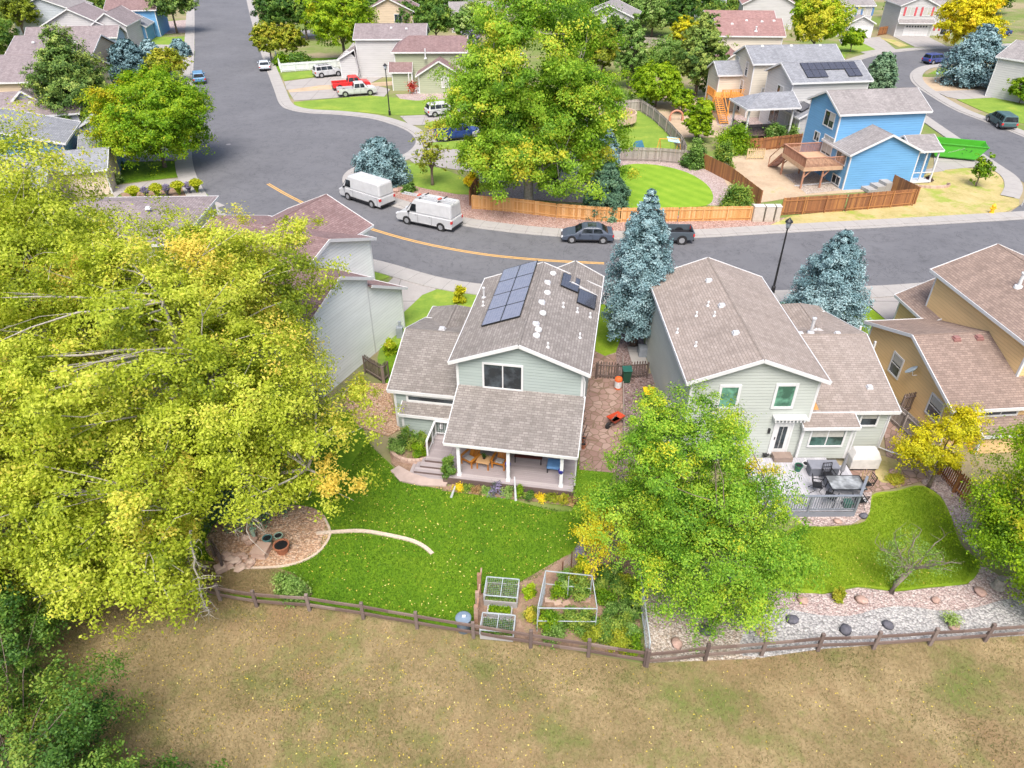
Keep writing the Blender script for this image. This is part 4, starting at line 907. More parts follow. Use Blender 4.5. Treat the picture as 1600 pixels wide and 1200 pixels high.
m.bar((-4.3, 5.85, 2.2), (-4.3, 8.4, 0), .05, .24); m.bar((-3.3, 5.85, 2.2), (-3.3, 8.4, 0), .05, .24); m.bar((-4.3, 5.85, 3.3), (-4.3, 8.4, 1.1), .07); m.bar((-4.3, 8.35, 0), (-4.3, 8.35, 1.1), .08); m.build('deck_stair', M_REDW, H5.root)
for p in ((-4.1, 1.0), (-4.1, 5.6), (-2.0, 1.0), (-2.0, 5.6)): m = MB(); m.bar((*p, 0), (*p, 2.2), .15); m.bar((p[0], p[1], 1.2), (p[0]+.9, p[1], 2.1), .09); m.build('deck_post', M_REDW, H5.root)
H5.vents([(4.2, 3.0, 5.2), (4.6, 2.3, 5.1)], M_WHITE, big=.13)
# ---- house with solar array behind it
o6 = (34.3, 92.0); H6 = House('white and grey house with a wide solar array and a covered patio', o6, 8, SD_WHT, RF_GREY)
H6.gable(0, 10.0, 0, 7.1, 6.5, 1.5, 'x', oh=.3, og=.3); H6.gable(-.1, 3.2, -3.6, 0, 3.3, .9, 'y', oh=.3, og=.3)
H6.opening('W', 0, 2.9, 4.0, 5.4, 1.5, kind='slider', blind='half'); H6.opening('W', 0, 3.2, .8, 2.9, 2.4, kind='slider'); H6.opening('W', -.1, -1.8, .8, 2.9, 1.6, kind='slider', blind=.9)
sl_ = 1.5/3.55; zs = lambda y: 6.5+sl_*y+.05
solar(H6, ((2.0, .5, zs(.5)), (9.2, .5, zs(.5)), (2.0, 3.2, zs(3.2))), 8, 2, '', missing=((3, 0), (4, 0), (5, 0)))
solar(H6, ((.3, -3.0, 3.65), (.3, -.8, 3.65), (1.5, -3.0, 4.3)), 1, 1, '')
H6.gable(-6.6, -.4, -3.0, 1.8, 4.4, 1.1, 'x', oh=.3, og=.3, walls=False, hip0=1)
for p in ((-6.3, -2.7), (-.7, -2.7), (-6.3, 1.5)): m = MB(); m.box(p[0]-.1, p[0]+.1, p[1]-.1, p[1]+.1, 0, 4.2); m.build('porch_post', M_WHITE, H6.root)
m = MB(); m.box(-6.4, -.2, -2.8, 1.7, 1.0, 1.15); m.build('deck_floor', M_DECKD, H6.root)
m = MB()
for (a, b) in (((-6.3, -2.7), (-.7, -2.7)), ((-6.3, -2.7), (-6.3, 1.5))):
    m.bar((*a, 2.05), (*b, 2.05), .06)
    for i in range(28): x = a[0]+(b[0]-a[0])*i/28; y = a[1]+(b[1]-a[1])*i/28; m.bar((x, y, 1.15), (x, y, 2.03), .035)
m.build('railing', M_BLK, H6.root)
m = MB(); m.box(-5.9, -5.2, -.9, -.2, 1.16, 2.1); m.box(-3.6, -2.2, -1.5, -.7, 1.75, 1.83); m.box(-3.4, -3.3, -1.3, -1.2, 1.16, 1.75); m.build('patio_furniture', M_BLK, H6.root)
# ---- beige house with orange play stair
o7 = (31.9, 100.7); H7 = House('beige three-level house with a grey roof and orange wooden stair', o7, 5, SD_BEIGE, RF_GREY)
H7.gable(0, 12.0, 0, 7.0, 7.0, 1.5, 'x', oh=.3, og=.3); H7.gable(-3.2, 0, 3.5, 8.0, 5.0, 1.2, 'x', oh=.3, og=.3)
for (u, z0, z1, w) in ((2.3, 5.0, 6.6, .8), (5.9, 5.4, 6.6, .8), (4.6, 2.6, 4.0, .8), (3.1, 2.4, 4.2, 1.0), (2.8, .4, 1.6, .9)): H7.opening('W', 0, u, z0, z1, w, kind='hung', blind=.4)
H7.opening('S', 0, 2.5, 2.4, 3.8, 1.6, kind='slider', blind=.8)
M_ORW = plain('orange_stained_wood', (.62, .27, .06), .6, var=.2)
m = MB(); m.box(-4.6, -.1, .8, 3.8, 2.5, 2.65)
for p in ((-4.5, .9), (-4.5, 3.6), (-2.2, .9)): m.bar((*p, 0), (*p, 3.5), .16)
for (a, b) in (((-4.5, .9), (-4.5, 3.6)), ((-3.4, .9), (-.3, .9))):
    m.bar((*a, 3.5), (*b, 3.5), .08)
    for i in range(14): x = a[0]+(b[0]-a[0])*i/14; y = a[1]+(b[1]-a[1])*i/14; m.bar((x, y, 2.6), (x, y, 3.5), .1, .04)
m.build('deck', M_ORW, H7.root)
m = MB()
for k in range(12): m.box(-4.4, -3.4, .7-.3*(k+1), .7-.3*k, 2.4-.2*k, 2.46-.2*k)
for x in (-4.45, -3.35): m.bar((x, .8, 2.5), (x, -3.0, 0), .06, .25); m.bar((x, .8, 3.5), (x, -3.0, .95), .08)
m.build('stair', M_ORW, H7.root); H7.vents([(2, 3.3, 8.45), (6, 3.3, 8.45), (10, 3.3, 8.45)], M_WHITE)
# ---- pink-brown roofed house
H8 = House('beige house under a long pink-brown roof beside the round tree', (34.2, 129.5), -3, SD_BEIGE, RF_PINK)
H8.gable(0, 10.6, 0, 8, 5.9, 1.9, 'x', oh=.35, og=.35); H8.gable(-.3, 11.4, 8.05, 17, 5.9, 2.0, 'x', oh=.3, og=.35); H8.gable(0.1, 4, -5.5, 0, 2.8, 1.3, 'y'); H8.gable(8.6, 12.0, -2.0, 6, 2.8, 1.1, 'y')
H8.vents([(2.5, 2.6, 7.2), (5, 3.5, 7.6), (7.5, 3.2, 7.5), (9.5, 3.4, 7.6)], M_WHITE, big=.18); H8.pipe(6.2, .9, 6.4, .6, .12, M_WHITE)
# ---- olive house, centre top
o9 = (-18.4, 117.6); H9 = House('olive green house with a maroon-brown roof by the cul-de-sac lawn', o9, 1, SD_OLV, RF_RED)
H9.gable(0.4, 11.2, 0, 7.2, 5.5, 1.5, 'x', oh=.4, og=.4, hip0=.6)
H9.gable(4.2, 10.6, -3.3, .0, 2.8, 1.9, 'y', oh=.4, og=.35); H9.wallbox(-.1, 3.0, -1.0, 0, 0, 2.7); H9.shed(-.5, 3.1, -1.3, .02, 2.65, 3.9)
H9.opening('S', -3.3, 8.2, 1.0, 2.5, .9, kind='none', gl=M_CURT); H9.opening('W', .4, 2.0, 3.4, 4.8, 1.2, kind='hung')
m = MB(); m.box(3.2, 3.34, -3.3, -3.16, 0, 2.9); m.box(2.6, 2.74, -2.6, -2.46, 0, 2.9); m.box(3.0, 4.2, -3.2, 0, .1, .3); m.build('entry_porch', M_WHITE, H9.root); H9.pipe(5.2, -.5, 4.6, 1.2, .09, M_WHITE)
# ---- grey two-storey behind it
o10 = (-26.2, 126.0); H10 = House('tall pale grey house behind the white off-roader', o10, 1, SD_WHT, RF_PURP)
H10.gable(0.8, 12.0, 0, 7.4, 5.9, 1.6, 'x', oh=.3, og=.3); H10.gable(-2.0, .78, -.5, 6.0, 3.0, 1.4, 'y', oh=.3, og=.3, rp=.95); H10.garage('W', -2.0, 2.5)
H10.vents([(6.5, 2.4, 7.1), (9, 2.2, 7.0)], M_WHITE, big=.15)
H11 = House('tan gabled house peeking between the trees at the top', (-29.5, 160), 0, SD_TAN, RF_RED); H11.gable(0, 9.5, 0, 9, 5.6, 2.2, 'y', oh=.4, og=.4); H11.opening('S', 0, 6.5, 3.4, 4.9, 1.4)
H12 = House('small white gabled house behind the olive house', (-7.2, 121.5), -25, SD_WHT, RF_WARM); H12.gable(0, 5.5, 0, 8, 3.6, 1.6, 'y', oh=.4, og=.4); H12.opening('S', 0, 2.7, 1.5, 2.8, 1.5)
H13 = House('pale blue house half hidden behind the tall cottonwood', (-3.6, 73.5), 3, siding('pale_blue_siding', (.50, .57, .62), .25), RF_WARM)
H13.gable(1.2, 11.2, 1.5, 10.2, 5.3, 1.6, 'x', oh=.35, og=.35); H13.gable(0, 6.2, 1.0, 10.6, 2.7, 1.2, 'y', oh=.35, og=.3); H13.opening('E', 11.2, 4.5, 1.0, 2.8, 1.8); H13.garage('W', 0, 5.8)
H13.opening('S', 1.5, 8.5, 3.4, 4.7, 1.5); H13.opening('S', 1.5, 9, .9, 2.3, 1.8)
H14 = House('small white shed-like house wing with a pink roof by the round deck', (7.4, 84.5), -8, SD_WHT, RF_PINK); H14.gable(-4, 2.2, 0, 6.5, 4.0, 1.3, 'y', oh=.3, og=.3); H14.opening('E', 2.2, 2.5, .9, 2.6, 1.4)
# ---- top right row
H15 = House('white house with blue shutters and a pale grey garage', (69.6, 163), 3, SD_WHT, RF_WARM)
H15.gable(-2.6, 5.6, 2.2, 11, 5.9, 1.6, 'x', oh=.3, og=.3); H15.gable(0, 5.4, 0, 2.3, 2.9, 1.3, 'y', oh=.35, og=.3); H15.garage('S', 0, 2.7, lites=False)
H16 = House('white house with red shutters and eight garage door lights', (80.8, 165.5), -4, SD_WHT, RF_WARM)
H16.gable(0, 7.4, 0, 9, 5.9, 1.6, 'y', oh=.3, og=.3); H16.gable(7.4, 12.4, 1.6, 8, 4.4, 1.9, 'x', oh=.3, og=.3); H16.shed(0, 7.4, -.9, .0, 2.6, 3.2); H16.garage('S', 0, 4.2)
H17 = House('white house with pale blue shutters at the top right corner', (112, 158), 0, SD_WHT, RF_WARM)
H17.gable(-1, 11, 2.2, 10, 5.9, 1.6, 'x', oh=.3, og=.3); H17.gable(-1.5, 5, 0, 2.2, 2.9, 1.4, 'y', oh=.3, og=.3)
M_RSH = plain('red_shutter', (.50, .08, .10)); M_BSH = plain('blue_shutter', (.10, .20, .38))
def shutters(H, c, us, z0, z1, w, mat):
    for u in us:
        H.opening('S', c, u, z0, z1, w, kind='slider', gl=M_CURT, tw=.08); m = MB(); m.box(u-w/2-.55, u-w/2-.15, c-.07, c-.01, z0-.05, z1+.05); m.box(u+w/2+.15, u+w/2+.55, c-.07, c-.01, z0-.05, z1+.05); m.build('shutter', mat, H.root)
shutters(H15, 2.2, (.9, 4.4), 4.0, 5.4, 1.6, M_BSH); shutters(H16, 0, (2.0, 5.4), 4.0, 5.5, 1.5, M_RSH); shutters(H17, 2.2, (3, 7.5), 4.0, 5.4, 1.6, plain('pale_blue_shutter', (.22, .38, .56)))
m = MB(); [m.box(u, u+.4, 1.52, 1.58, 1.0, 2.4) for u in (8.4, 9.4)]; m.build('shutter', M_RSH, H16.root); H16.opening('S', 1.6, 10.6, 0.4, 2.5, .9, name='door', frame=M_BLK)
H18 = House('grey house with gabled bay windows at the right edge', (79.5, 101.5), 35, SD_WHT, RF_WARM)
H18.gable(0, 9, 0, 14, 5.6, 1.7, 'y', oh=.3, og=.3); H18.gable(-3.6, 0, -3.8, 3.2, 3.0, 1.7, 'x', oh=.35, og=.3); H18.garage('W', -3.6, -.4, 4.4)
H18.opening('S', 0, 2.5, 3.6, 4.9, 1.6, kind='grid', gl=M_CURT); H18.opening('S', 0, 6.5, 1.0, 2.4, 1.6); H18.gable(-.9, 0, 5.0, 8.2, 5.1, 1.2, 'x', oh=.25, og=.2, z0=2.9); H18.opening('W', -.9, 6.6, 3.4, 4.9, 1.9, kind='grid', gl=M_CURT)
H18.gable(-.9, 0, 1.0, 3.4, 5.1, 1.0, 'x', oh=.25, og=.2, z0=3.0); H18.opening('W', -.9, 2.2, 3.4, 4.8, 1.4, kind='grid', gl=M_CURT)
H19 = House('white gabled house behind the long pink-brown roof', (51, 176), -10, SD_WHT, RF_PINK); H19.gable(0, 11, 0, 9, 5.0, 2.8, 'y', oh=.4, og=.4)
H20 = House('lavender grey house wall seen past the cottonwood top', (17.5, 152), -14, SD_WHT, RF_WARM); H20.gable(-4, 6, 0, 9, 5.6, 2.0, 'y', oh=.4, og=.4)
H21 = House('blue-grey house between the dark trees at the top', (42, 183), 0, SD_GRY, RF_GREY); H21.gable(0, 7, 0, 9, 6.2, 2.0, 'y', oh=.4, og=.4); H21.opening('S', 0, 3.5, 4.2, 5.8, 1.6); H21.opening('S', 0, 3.5, .6, 2.6, 2.6)
H22 = House('grey-roofed house at the very top near the parked cars', (-13, 170), 5, SD_WHT, RF_WARM); H22.gable(0, 12, 0, 9, 3.6, 1.8, 'x', oh=.4, og=.4)
# ---- left side of the curved street
H23 = House('deep blue gabled house with a grey roof at the left edge', (-46.6, 74.6), 17, SD_DBL, RF_GREY)
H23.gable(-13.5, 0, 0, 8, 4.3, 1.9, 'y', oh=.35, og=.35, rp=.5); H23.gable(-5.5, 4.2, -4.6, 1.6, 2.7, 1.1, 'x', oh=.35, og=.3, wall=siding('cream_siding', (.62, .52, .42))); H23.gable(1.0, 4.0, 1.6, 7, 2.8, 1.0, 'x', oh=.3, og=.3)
H24 = House('brown-roofed grey-blue house left of the round maple', (-50.4, 84.5), 17, SD_GRY, RF_PURP)
H24.gable(-12, 0, 2.0, 11, 4.4, 1.7, 'x', oh=.35, og=.35); H24.gable(.02, 3.4, 1.2, 4.2, 3.0, 1.4, 'y', oh=.35, og=.3, rp=.9); H24.gable(-8, -3.5, 5.0, 12, 4.6, 1.9, 'y', oh=.35, og=.35)
H24.vents([(-9, 5, 5.6), (-5, 4.2, 5.3)], M_WHITE, big=.15); H24.opening('E', 0, 4.5, 2.4, 3.8, 1.4, gl=M_CURT); H24.opening('E', 3.4, 2.6, .3, 2.2, 1.8)
H25 = House('tan house with a long mauve roof behind the brown one', (-66.5, 99.5), 5, SD_TAN, RF_PURP); H25.gable(-9, 8.5, 0, 11, 5.0, 2.2, 'x', oh=.35, og=.35)
H26 = House('house under a plain taupe roof beside the pine', (-75.5, 115), 5, SD_TAN, RF_PURP); H26.gable(0, 12, 0, 10, 5.2, 2.0, 'x', oh=.35, og=.35); H26.vents([(3, 3, 6.6), (6, 3.5, 6.7), (9, 3, 6.5)], M_WHITE, big=.17)
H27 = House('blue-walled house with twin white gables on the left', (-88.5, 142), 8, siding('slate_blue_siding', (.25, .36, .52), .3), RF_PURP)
H27.gable(0, 15.5, 0, 5, 3.4, 1.4, 'x', oh=.35, og=.35); H27.gable(1.5, 12, 5.05, 14, 4.8, 2.6, 'y', oh=.4, og=.4, wall=SD_WHT); H27.gable(10, 16, 5.2, 15, 4.6, 2.0, 'y', oh=.4, og=.4, wall=SD_WHT)
H28 = House('bright blue house with a maroon roof at the top left', (-83.5, 163.5), 10, SD_BLUE, RF_RED); H28.gable(0, 9.5, 0, 9, 5.2, 1.8, 'x', oh=.4, og=.4); H28.gable(3.5, 8.5, -6.5, -.4, 3.0, 1.4, 'y', oh=.35, og=.3, roof=RF_GREY)
solar(H28, ((3.7, -5.5, 3.3), (3.7, -2.2, 3.3), (5.6, -5.5, 4.35)), 2, 1, '')
H29 = House('grey gabled house behind the twin white gables', (-101, 160), 10, SD_GRY, RF_WARM); H29.gable(0, 12, 0, 11, 5.4, 2.4, 'y', oh=.4, og=.4)
H30 = House('house hidden by the left trees with a brown-grey roof ridge', (-31.0, 52.5), 2, SD_BEIGE, RF_RED); H30.gable(-5, 4.2, 0, 10, 2.9, 1.5, 'x', oh=.35, og=.35, roof=RF_PURP, hip1=1); H30.vents([(1, 4, 4.2)], M_WHITE)
H31 = House('grey-roofed garage wing among the left trees', (-47, 62), 16, siding('cream_siding', (.62, .52, .42)), RF_GREY); H31.gable(-4, 4, 0, 7, 2.8, 1.4, 'x', oh=.35, og=.35)
# ---------------------------------------------------------------- trees and shrubs
BG = 1.0
def bigtree(name, label, x, y, h, r, mat, n, leaf, seed, **kw):
    root = thing(name, label, 'tree', (x, y, 0)); broadleaf(root, h, r, mat, n, leaf, seed, **kw); return root
bigtree('cottonwood_tree', 'huge yellow-green cottonwood nearest the house, pale forked trunk showing', -15.2, 26.3, 14.2, 9, P_COTTON, 300000, .15, 11, shoots=1, base=.12, bark=M_BARKG, ncl=430, clr=.95, fork=9, twigs=260, trunk_r=.42, mean=.44, spread=.22,
        hollow=.55, ell=[((-2, 1, 8.6), (6.6, 7.2, 5.4)), ((2.8, -.6, 6.2), (4.4, 4.6, 4.0)), ((-2.2, -5.0, 4.8), (4.6, 4.2, 3.5)), ((.6, 5.2, 9.2), (4.4, 4.2, 3.8)), ((-3.5, 6, 9.8), (5, 4.2, 3.6)), ((2.6, 7.0, 9.4), (3.8, 3.0, 2.8)), ((5.0, -.6, 5.0), (4.3, 3.8, 2.7))], yellow=[(8, -1, 6, 2.5, .35), (3, -7, 4, 2, .25)])
bigtree('cottonwood_tree', 'taller yellow-green cottonwood filling the left edge', -28.5, 31.0, 16.0, 10, P_COTTON, 230000, .165, 12, shoots=1, base=.1, bark=M_BARKG, ncl=380, clr=1.2, fork=8, twigs=200, trunk_r=.45, mean=.47, spread=.22,
        hollow=.55, ell=[((.5, 6, 12.6), (4.8, 4.6, 3.3)), ((-1, 0, 9.8), (7.5, 8, 5.6)), ((4.5, -6, 6.5), (6.5, 6.5, 5)), ((3.5, 3.0, 9.8), (5, 5, 4.0))], yellow=[(7, -8, 7, 2.5, .3)])
bigtree('cottonwood_tree', 'low drooping cottonwood with bare grey twigs over the field edge', -19.0, 20.6, 8.0, 5, P_COTTON, 80000, .145, 13, shoots=1, base=.12, bark=M_BARKG, ncl=190, clr=.85, fork=8, twigs=80, trunk_r=.25, mean=.42, ell=[((-2.5, 0, 4.4), (4.6, 4, 3.6)), ((3.4, -1.4, 3.8), (3.0, 2.2, 2.8))])
bigtree('grey_green_tree', 'silvery green leafy tree at the bottom left corner', -16.2, 12.4, 5.0, 4, P_GREEN, 80000, .11, 14, base=.1, ncl=150, clr=.65, ell=[((0, 0, 2.6), (3.6, 2.8, 2.4)), ((3.6, -1.8, 1.7), (2.8, 2.0, 1.6)), ((-3.4, 4.0, 2.2), (2.4, 2.6, 2.0))], mean=.5, twigs=40)
bigtree('locust_tree', 'lush green honey locust with golden patches between the two gardens', 7.6, 21.3, 10.2, 4.7, P_LOCUST, 170000, .10, 15, base=.12, ncl=280, clr=.66, ell=[((-.4, .4, 6.2), (3.2, 3.6, 4.1)), ((1.2, -1.4, 3.5), (3.9, 2.8, 3.0)), ((-3.0, 1.0, 3.4), (2.2, 2.0, 2.0))],
        mean=.42, spread=.13, yellow=[(-4.2, .2, 2.4, 1.7, .95), (3.2, 1.6, 8.4, 1.8, 1.0), (3.0, 0, 6.4, 1.3, .7), (2.8, 1, 9, 1.6, .35), (-1.5, 1.5, 10, 1.3, .5), (1.2, 2, 10, 1.2, .45)], fork=7, twigs=90, trunk_r=.2)
bigtree('lime_green_tree', 'bright lime green tree at the right edge of the lawn', 24.3, 21.2, 9.0, 4.2, P_LIME, 100000, .115, 16, base=.12, ncl=150, clr=.8, ell=[((.2, .6, 5), (4.2, 4, 4)), ((-1.2, -.5, 3), (3, 2.8, 2.4))], mean=.5, twigs=60)
bigtree('yellow_tree', 'small golden yellow tree by the picket fence at right', 22.0, 27.6, 4.2, 1.8, P_YEL, 17000, .12, 17, base=.18, ncl=60, clr=.45, ell=[((-.1, .4, 2.4), (1.5, 1.4, 1.5)), ((1.0, 1.0, 3.4), (1.0, 1.0, .8)), ((-1.3, .2, 2.2), (.9, .9, .7))], mean=.35, twigs=30)
bigtree('dark_conifer', 'deep green shrubby tree in the shade of the cottonwood', -13.6, 26.0, 3.8, 2.3, P_DKSP, 22000, .13, 18, base=.05, ncl=80, clr=.55, mean=.7, twigs=20)
T('s', 'tall narrow blue spruce between the sage and pale houses', 990, 540, 293, 108, P_BLUE, 52000, leaf=.14, whorl=24, power=.74, fat=.26, base=.14, mean=.5)
T('s', 'broad blue spruce in front of the pale house by the lamp', 1281, 512, 358, 134, P_BLUE, 50000, leaf=.14, whorl=18, power=.75, fat=.15, base=.03, mean=.5)
T('s', 'bluish spruce on the corner beside the white vans', 597, 286, 213, 84, P_BLUE, 16000, power=.62, fat=.28, base=.03, mean=.5)
T('s', 'dark green spruce inside the orange board fence', 946, 335, 252, 78, P_DKSP, 26000, power=.65, fat=.15, base=.03, mean=.5)
T('s', 'short blue spruce left of the back lawn with the board fence', 943, 262, 198, 46, P_BLUE, 14000, power=.5, fat=.25, base=.03, mean=.42)
T('s', 'wide blue spruce on the bare yard at upper right', 1512, 134, 36, 92, P_BLUE, 17000, power=.72, fat=.22, base=.14, mean=.5, whorl=17)
T('s', 'bluish green spruce behind the solar house', 1372, 140, 80, 44, P_DKSP, 9000, power=.5, fat=.3, base=.03, mean=.85)
T('s', 'grey spruce beside the dark pine on the left', 212, 130, 60, 66, P_BLUE, 14000, power=.5, fat=.3, base=.04, mean=.25)
T('s', 'bright blue spruce partly behind the grey one', 245, 118, 60, 44, P_BLUE, 8000, power=.55, fat=.25, base=.04, mean=.6)
T('s', 'young rounded blue spruce on the small front lawn', 283, 88, 60, 27, P_BLUE, 4000, power=.5, fat=.4, base=.02, mean=.45)
root = bigtree('tall_cottonwood', 'tall green cottonwood across the street towering over the fence', 1.6, 67.2, 20.5, 8, P_MIDCOT, 200000, .235, 21, hollow=.5, base=.1, bark=M_BARKG, ncl=260, clr=1.25, fork=8, twigs=90, trunk_r=.45, mean=.48,
        ell=[((-3, -1, 5.2), (3.2, 3, 3.2)), ((3.2, -1.5, 4.8), (3, 2.6, 3)), ((0, 0, 7.0), (5.0, 5, 4.6)), ((0, .5, 14), (6.0, 5.4, 6.5)), ((-3.6, 0, 10.5), (3.6, 3.6, 3.8)), ((5.2, 0, 9.5), (3.4, 3.4, 3.2)), ((6.4, 1, 5.6), (2.2, 2.2, 3.2))], yellow=[(-5, -2, 5, 1.5, .6), (6.5, -2, 8.5, 1.2, .7), (1, -4, 14.5, 1.6, .45), (-3.5, -3, 15.5, 1.2, .5), (4.5, -3.5, 15, 1.3, .5)])
T('b', 'round maple turning yellow at the left kerb', 258, 262, 118, 172, P_MAPLE, 80000, name='maple_tree', base=.14, mean=.38, spread=.13, ncl=260, yellow=[(-4, -3, 7, 3.5, .35)], clr=1.0, hollow=.6, leaf=.25)
T('p', 'large dark green pine left of the maple', 143, 222, 42, 120, P_PINE, 60000, base=.06, mean=.55, ncl=230, clr=.8, top=.75)
T('b', 'olive green tree between the cottonwood and the poplar', 940, 118, 48, 62, P_OLIVE, 14000, mean=.45)
T('b', 'dark green tree low behind the poplar', 962, 92, 22, 46, P_GREEN, 8000, mean=.5)
T('b', 'broad pale green tree right at the top edge beside the willow', 985, 50, -24, 72, P_GREYG, 12000, mean=.4)
T('b', 'dark tree at the top edge left of the pink-brown roof', 1090, 44, -22, 60, P_GREEN, 9000, mean=.35)
T('b', 'leafy green tree at the top edge above the olive house', 640, 62, 2, 44, P_GREEN, 7000, mean=.45)
T('b', 'tall leafy tree left of the tan gable', 585, 52, -10, 46, P_GREYG, 7000, mean=.3)
T('p', 'pine with a bare double trunk beside the street at top left', 277, 52, -26, 80, P_PINE, 14000, base=.35, top=.3, mean=.55)
T('b', 'brownish olive tree in the top left corner', 42, 66, -22, 66, P_OLIVE, 9000, mean=.25)
T('b', 'green bushy tree at the left edge behind the roofs', 12, 108, 18, 80, P_GREEN, 10000, mean=.6)
T('b', 'small green tree at the left edge by the tan house', 2, 150, 108, 34, P_GREEN, 3500, mean=.8)
T('b', 'small olive tree at the top between the left roofs', 165, 30, -14, 44, P_GREEN, 4000, mean=.6)
T('b', 'yellow-green shrubby tree between spruce and maple', 268, 130, 76, 60, P_OLIVE, 9000, mean=.65)
T('b', 'olive tree at the street side of the maple', 215, 160, 112, 40, P_MAPLE, 6000, mean=.7)
T('b', 'broad dark green tree mass at the top by the street', 440, 62, -24, 70, P_GREEN, 14000, mean=.4, ncl=110)
T('b', 'dark green tree behind the two round trees', 480, 62, -20, 62, P_GREEN, 12000, mean=.5)
T('b', 'olive round tree left of its twin by the white fence', 425, 98, 36, 50, P_OLIVE, 11000, mean=.55)
T('b', 'olive round tree right of its twin by the white fence', 460, 96, 36, 42, P_OLIVE, 9500, mean=.5, yellow=[(-1, -1, 4, 2, .2)])
T('b', 'large bright tree with yellow top left of the grey house', 540, 100, -24, 108, P_LIME, 30000, mean=.4, ncl=160, yellow=[(-3.5, -2, 13, 4, .5)])
T('b', 'dark green conifer-like tree right of the tan gable', 682, 68, 4, 60, P_GREEN, 14000, mean=.55, ncl=90)
T('b', 'dark green tree at the top above the tan gable', 598, 34, -24, 54, P_GREEN, 8000, mean=.4)
T('b', 'green tree at the top above the grey roof', 655, 34, -22, 50, P_GREEN, 8000, mean=.5)
T('b', 'blue-green tree beside the cottonwood top', 728, 70, 12, 50, P_GREYG, 9000, mean=.55)
T('b', 'leafless grey bush behind the olive house', 735, 90, 48, 34, P_LAV, 3500, mean=.05, bark=M_BARKG)
T('b', 'dense green tree right of the tall cottonwood', 912, 100, 26, 74, P_GREEN, 12000, mean=.65)
T('b', 'tall poplar with a yellowing top', 983, 138, 22, 50, P_GREYG, 26000, name='poplar_tree', base=.04, top=.45, mean=.45, yellow=[(0, 0, 14, 4, .5)])
T('b', 'dark tree behind the poplar at the top', 952, 46, -20, 60, P_GREEN, 9000, mean=.4)
T('b', 'pale willow at the top middle', 1018, 58, -18, 70, P_GREYG, 14000, name='willow_tree', mean=.5, drop=.4)
T('b', 'dark green tree right of the willow', 1052, 60, -12, 56, P_GREEN, 8000, mean=.3)
T('b', 'yellow tree behind the big pine', 1066, 96, 26, 52, P_YEL, 8000, mean=.2)
T('p', 'big bushy pine left of the beige house', 1086, 152, 18, 84, P_PINE, 40000, base=.08, top=.5, mean=.75, ncl=160, yellow=[(-4, -1, 11, 3, .4)])
T('b', 'round light green tree clipped like a ball', 1024, 168, 102, 76, P_LIME, 30000, base=.2, mean=.42, hollow=.75, ncl=150, spread=.1)
T('b', 'small bright shrub tree beside the round one', 1064, 178, 140, 34, P_LIME, 5000, mean=.3)
T('b', 'upright light green tree by the play yard', 1090, 222, 148, 46, P_LIME, 20000, base=.03, mean=.4, top=.3)
T('b', 'round-headed tree with yellow leaves at upper right', 1268, 88, -8, 96, P_LIME, 24000, mean=.6, base=.2, ncl=130, yellow=[(-2, -3, 6, 4, .4)])
T('b', 'small green tree next to the driveway at upper right', 1328, 82, 44, 32, P_LIME, 6000, mean=.3)
T('b', 'golden yellow tree above the blue spruce', 1500, 84, -14, 92, P_YEL, 24000, mean=.5, base=.15, ncl=130)
T('b', 'green tree at the top behind the pink-brown roof', 1140, 26, -18, 66, P_GREEN, 8000, mean=.6)
T('b', 'dark purple tree behind the white house', 1476, 26, -10, 40, P_PURP, 5000, mean=.5)
T('b', 'bright green bushy tree at the right edge lawn', 1592, 162, 118, 44, P_LIME, 9000, mean=.35, base=.1)
T('b', 'thin reddish tree with few leaves by the bright lawn', 676, 290, 186, 56, P_OLIVE, 2600, base=.1, mean=.45, yellow=[(0, 0, 7, 3, .4)], ncl=60, leaf=.2)
T('b', 'thin young green tree on the dry corner lawn', 1524, 292, 244, 26, P_LIME, 2200, base=.25, mean=.15, ncl=26)
T('b', 'feathery yellow-green sapling above the white house roof', 520, 372, 322, 48, P_OLIVE, 3200, base=.1, mean=.75, ncl=40, leaf=.17)
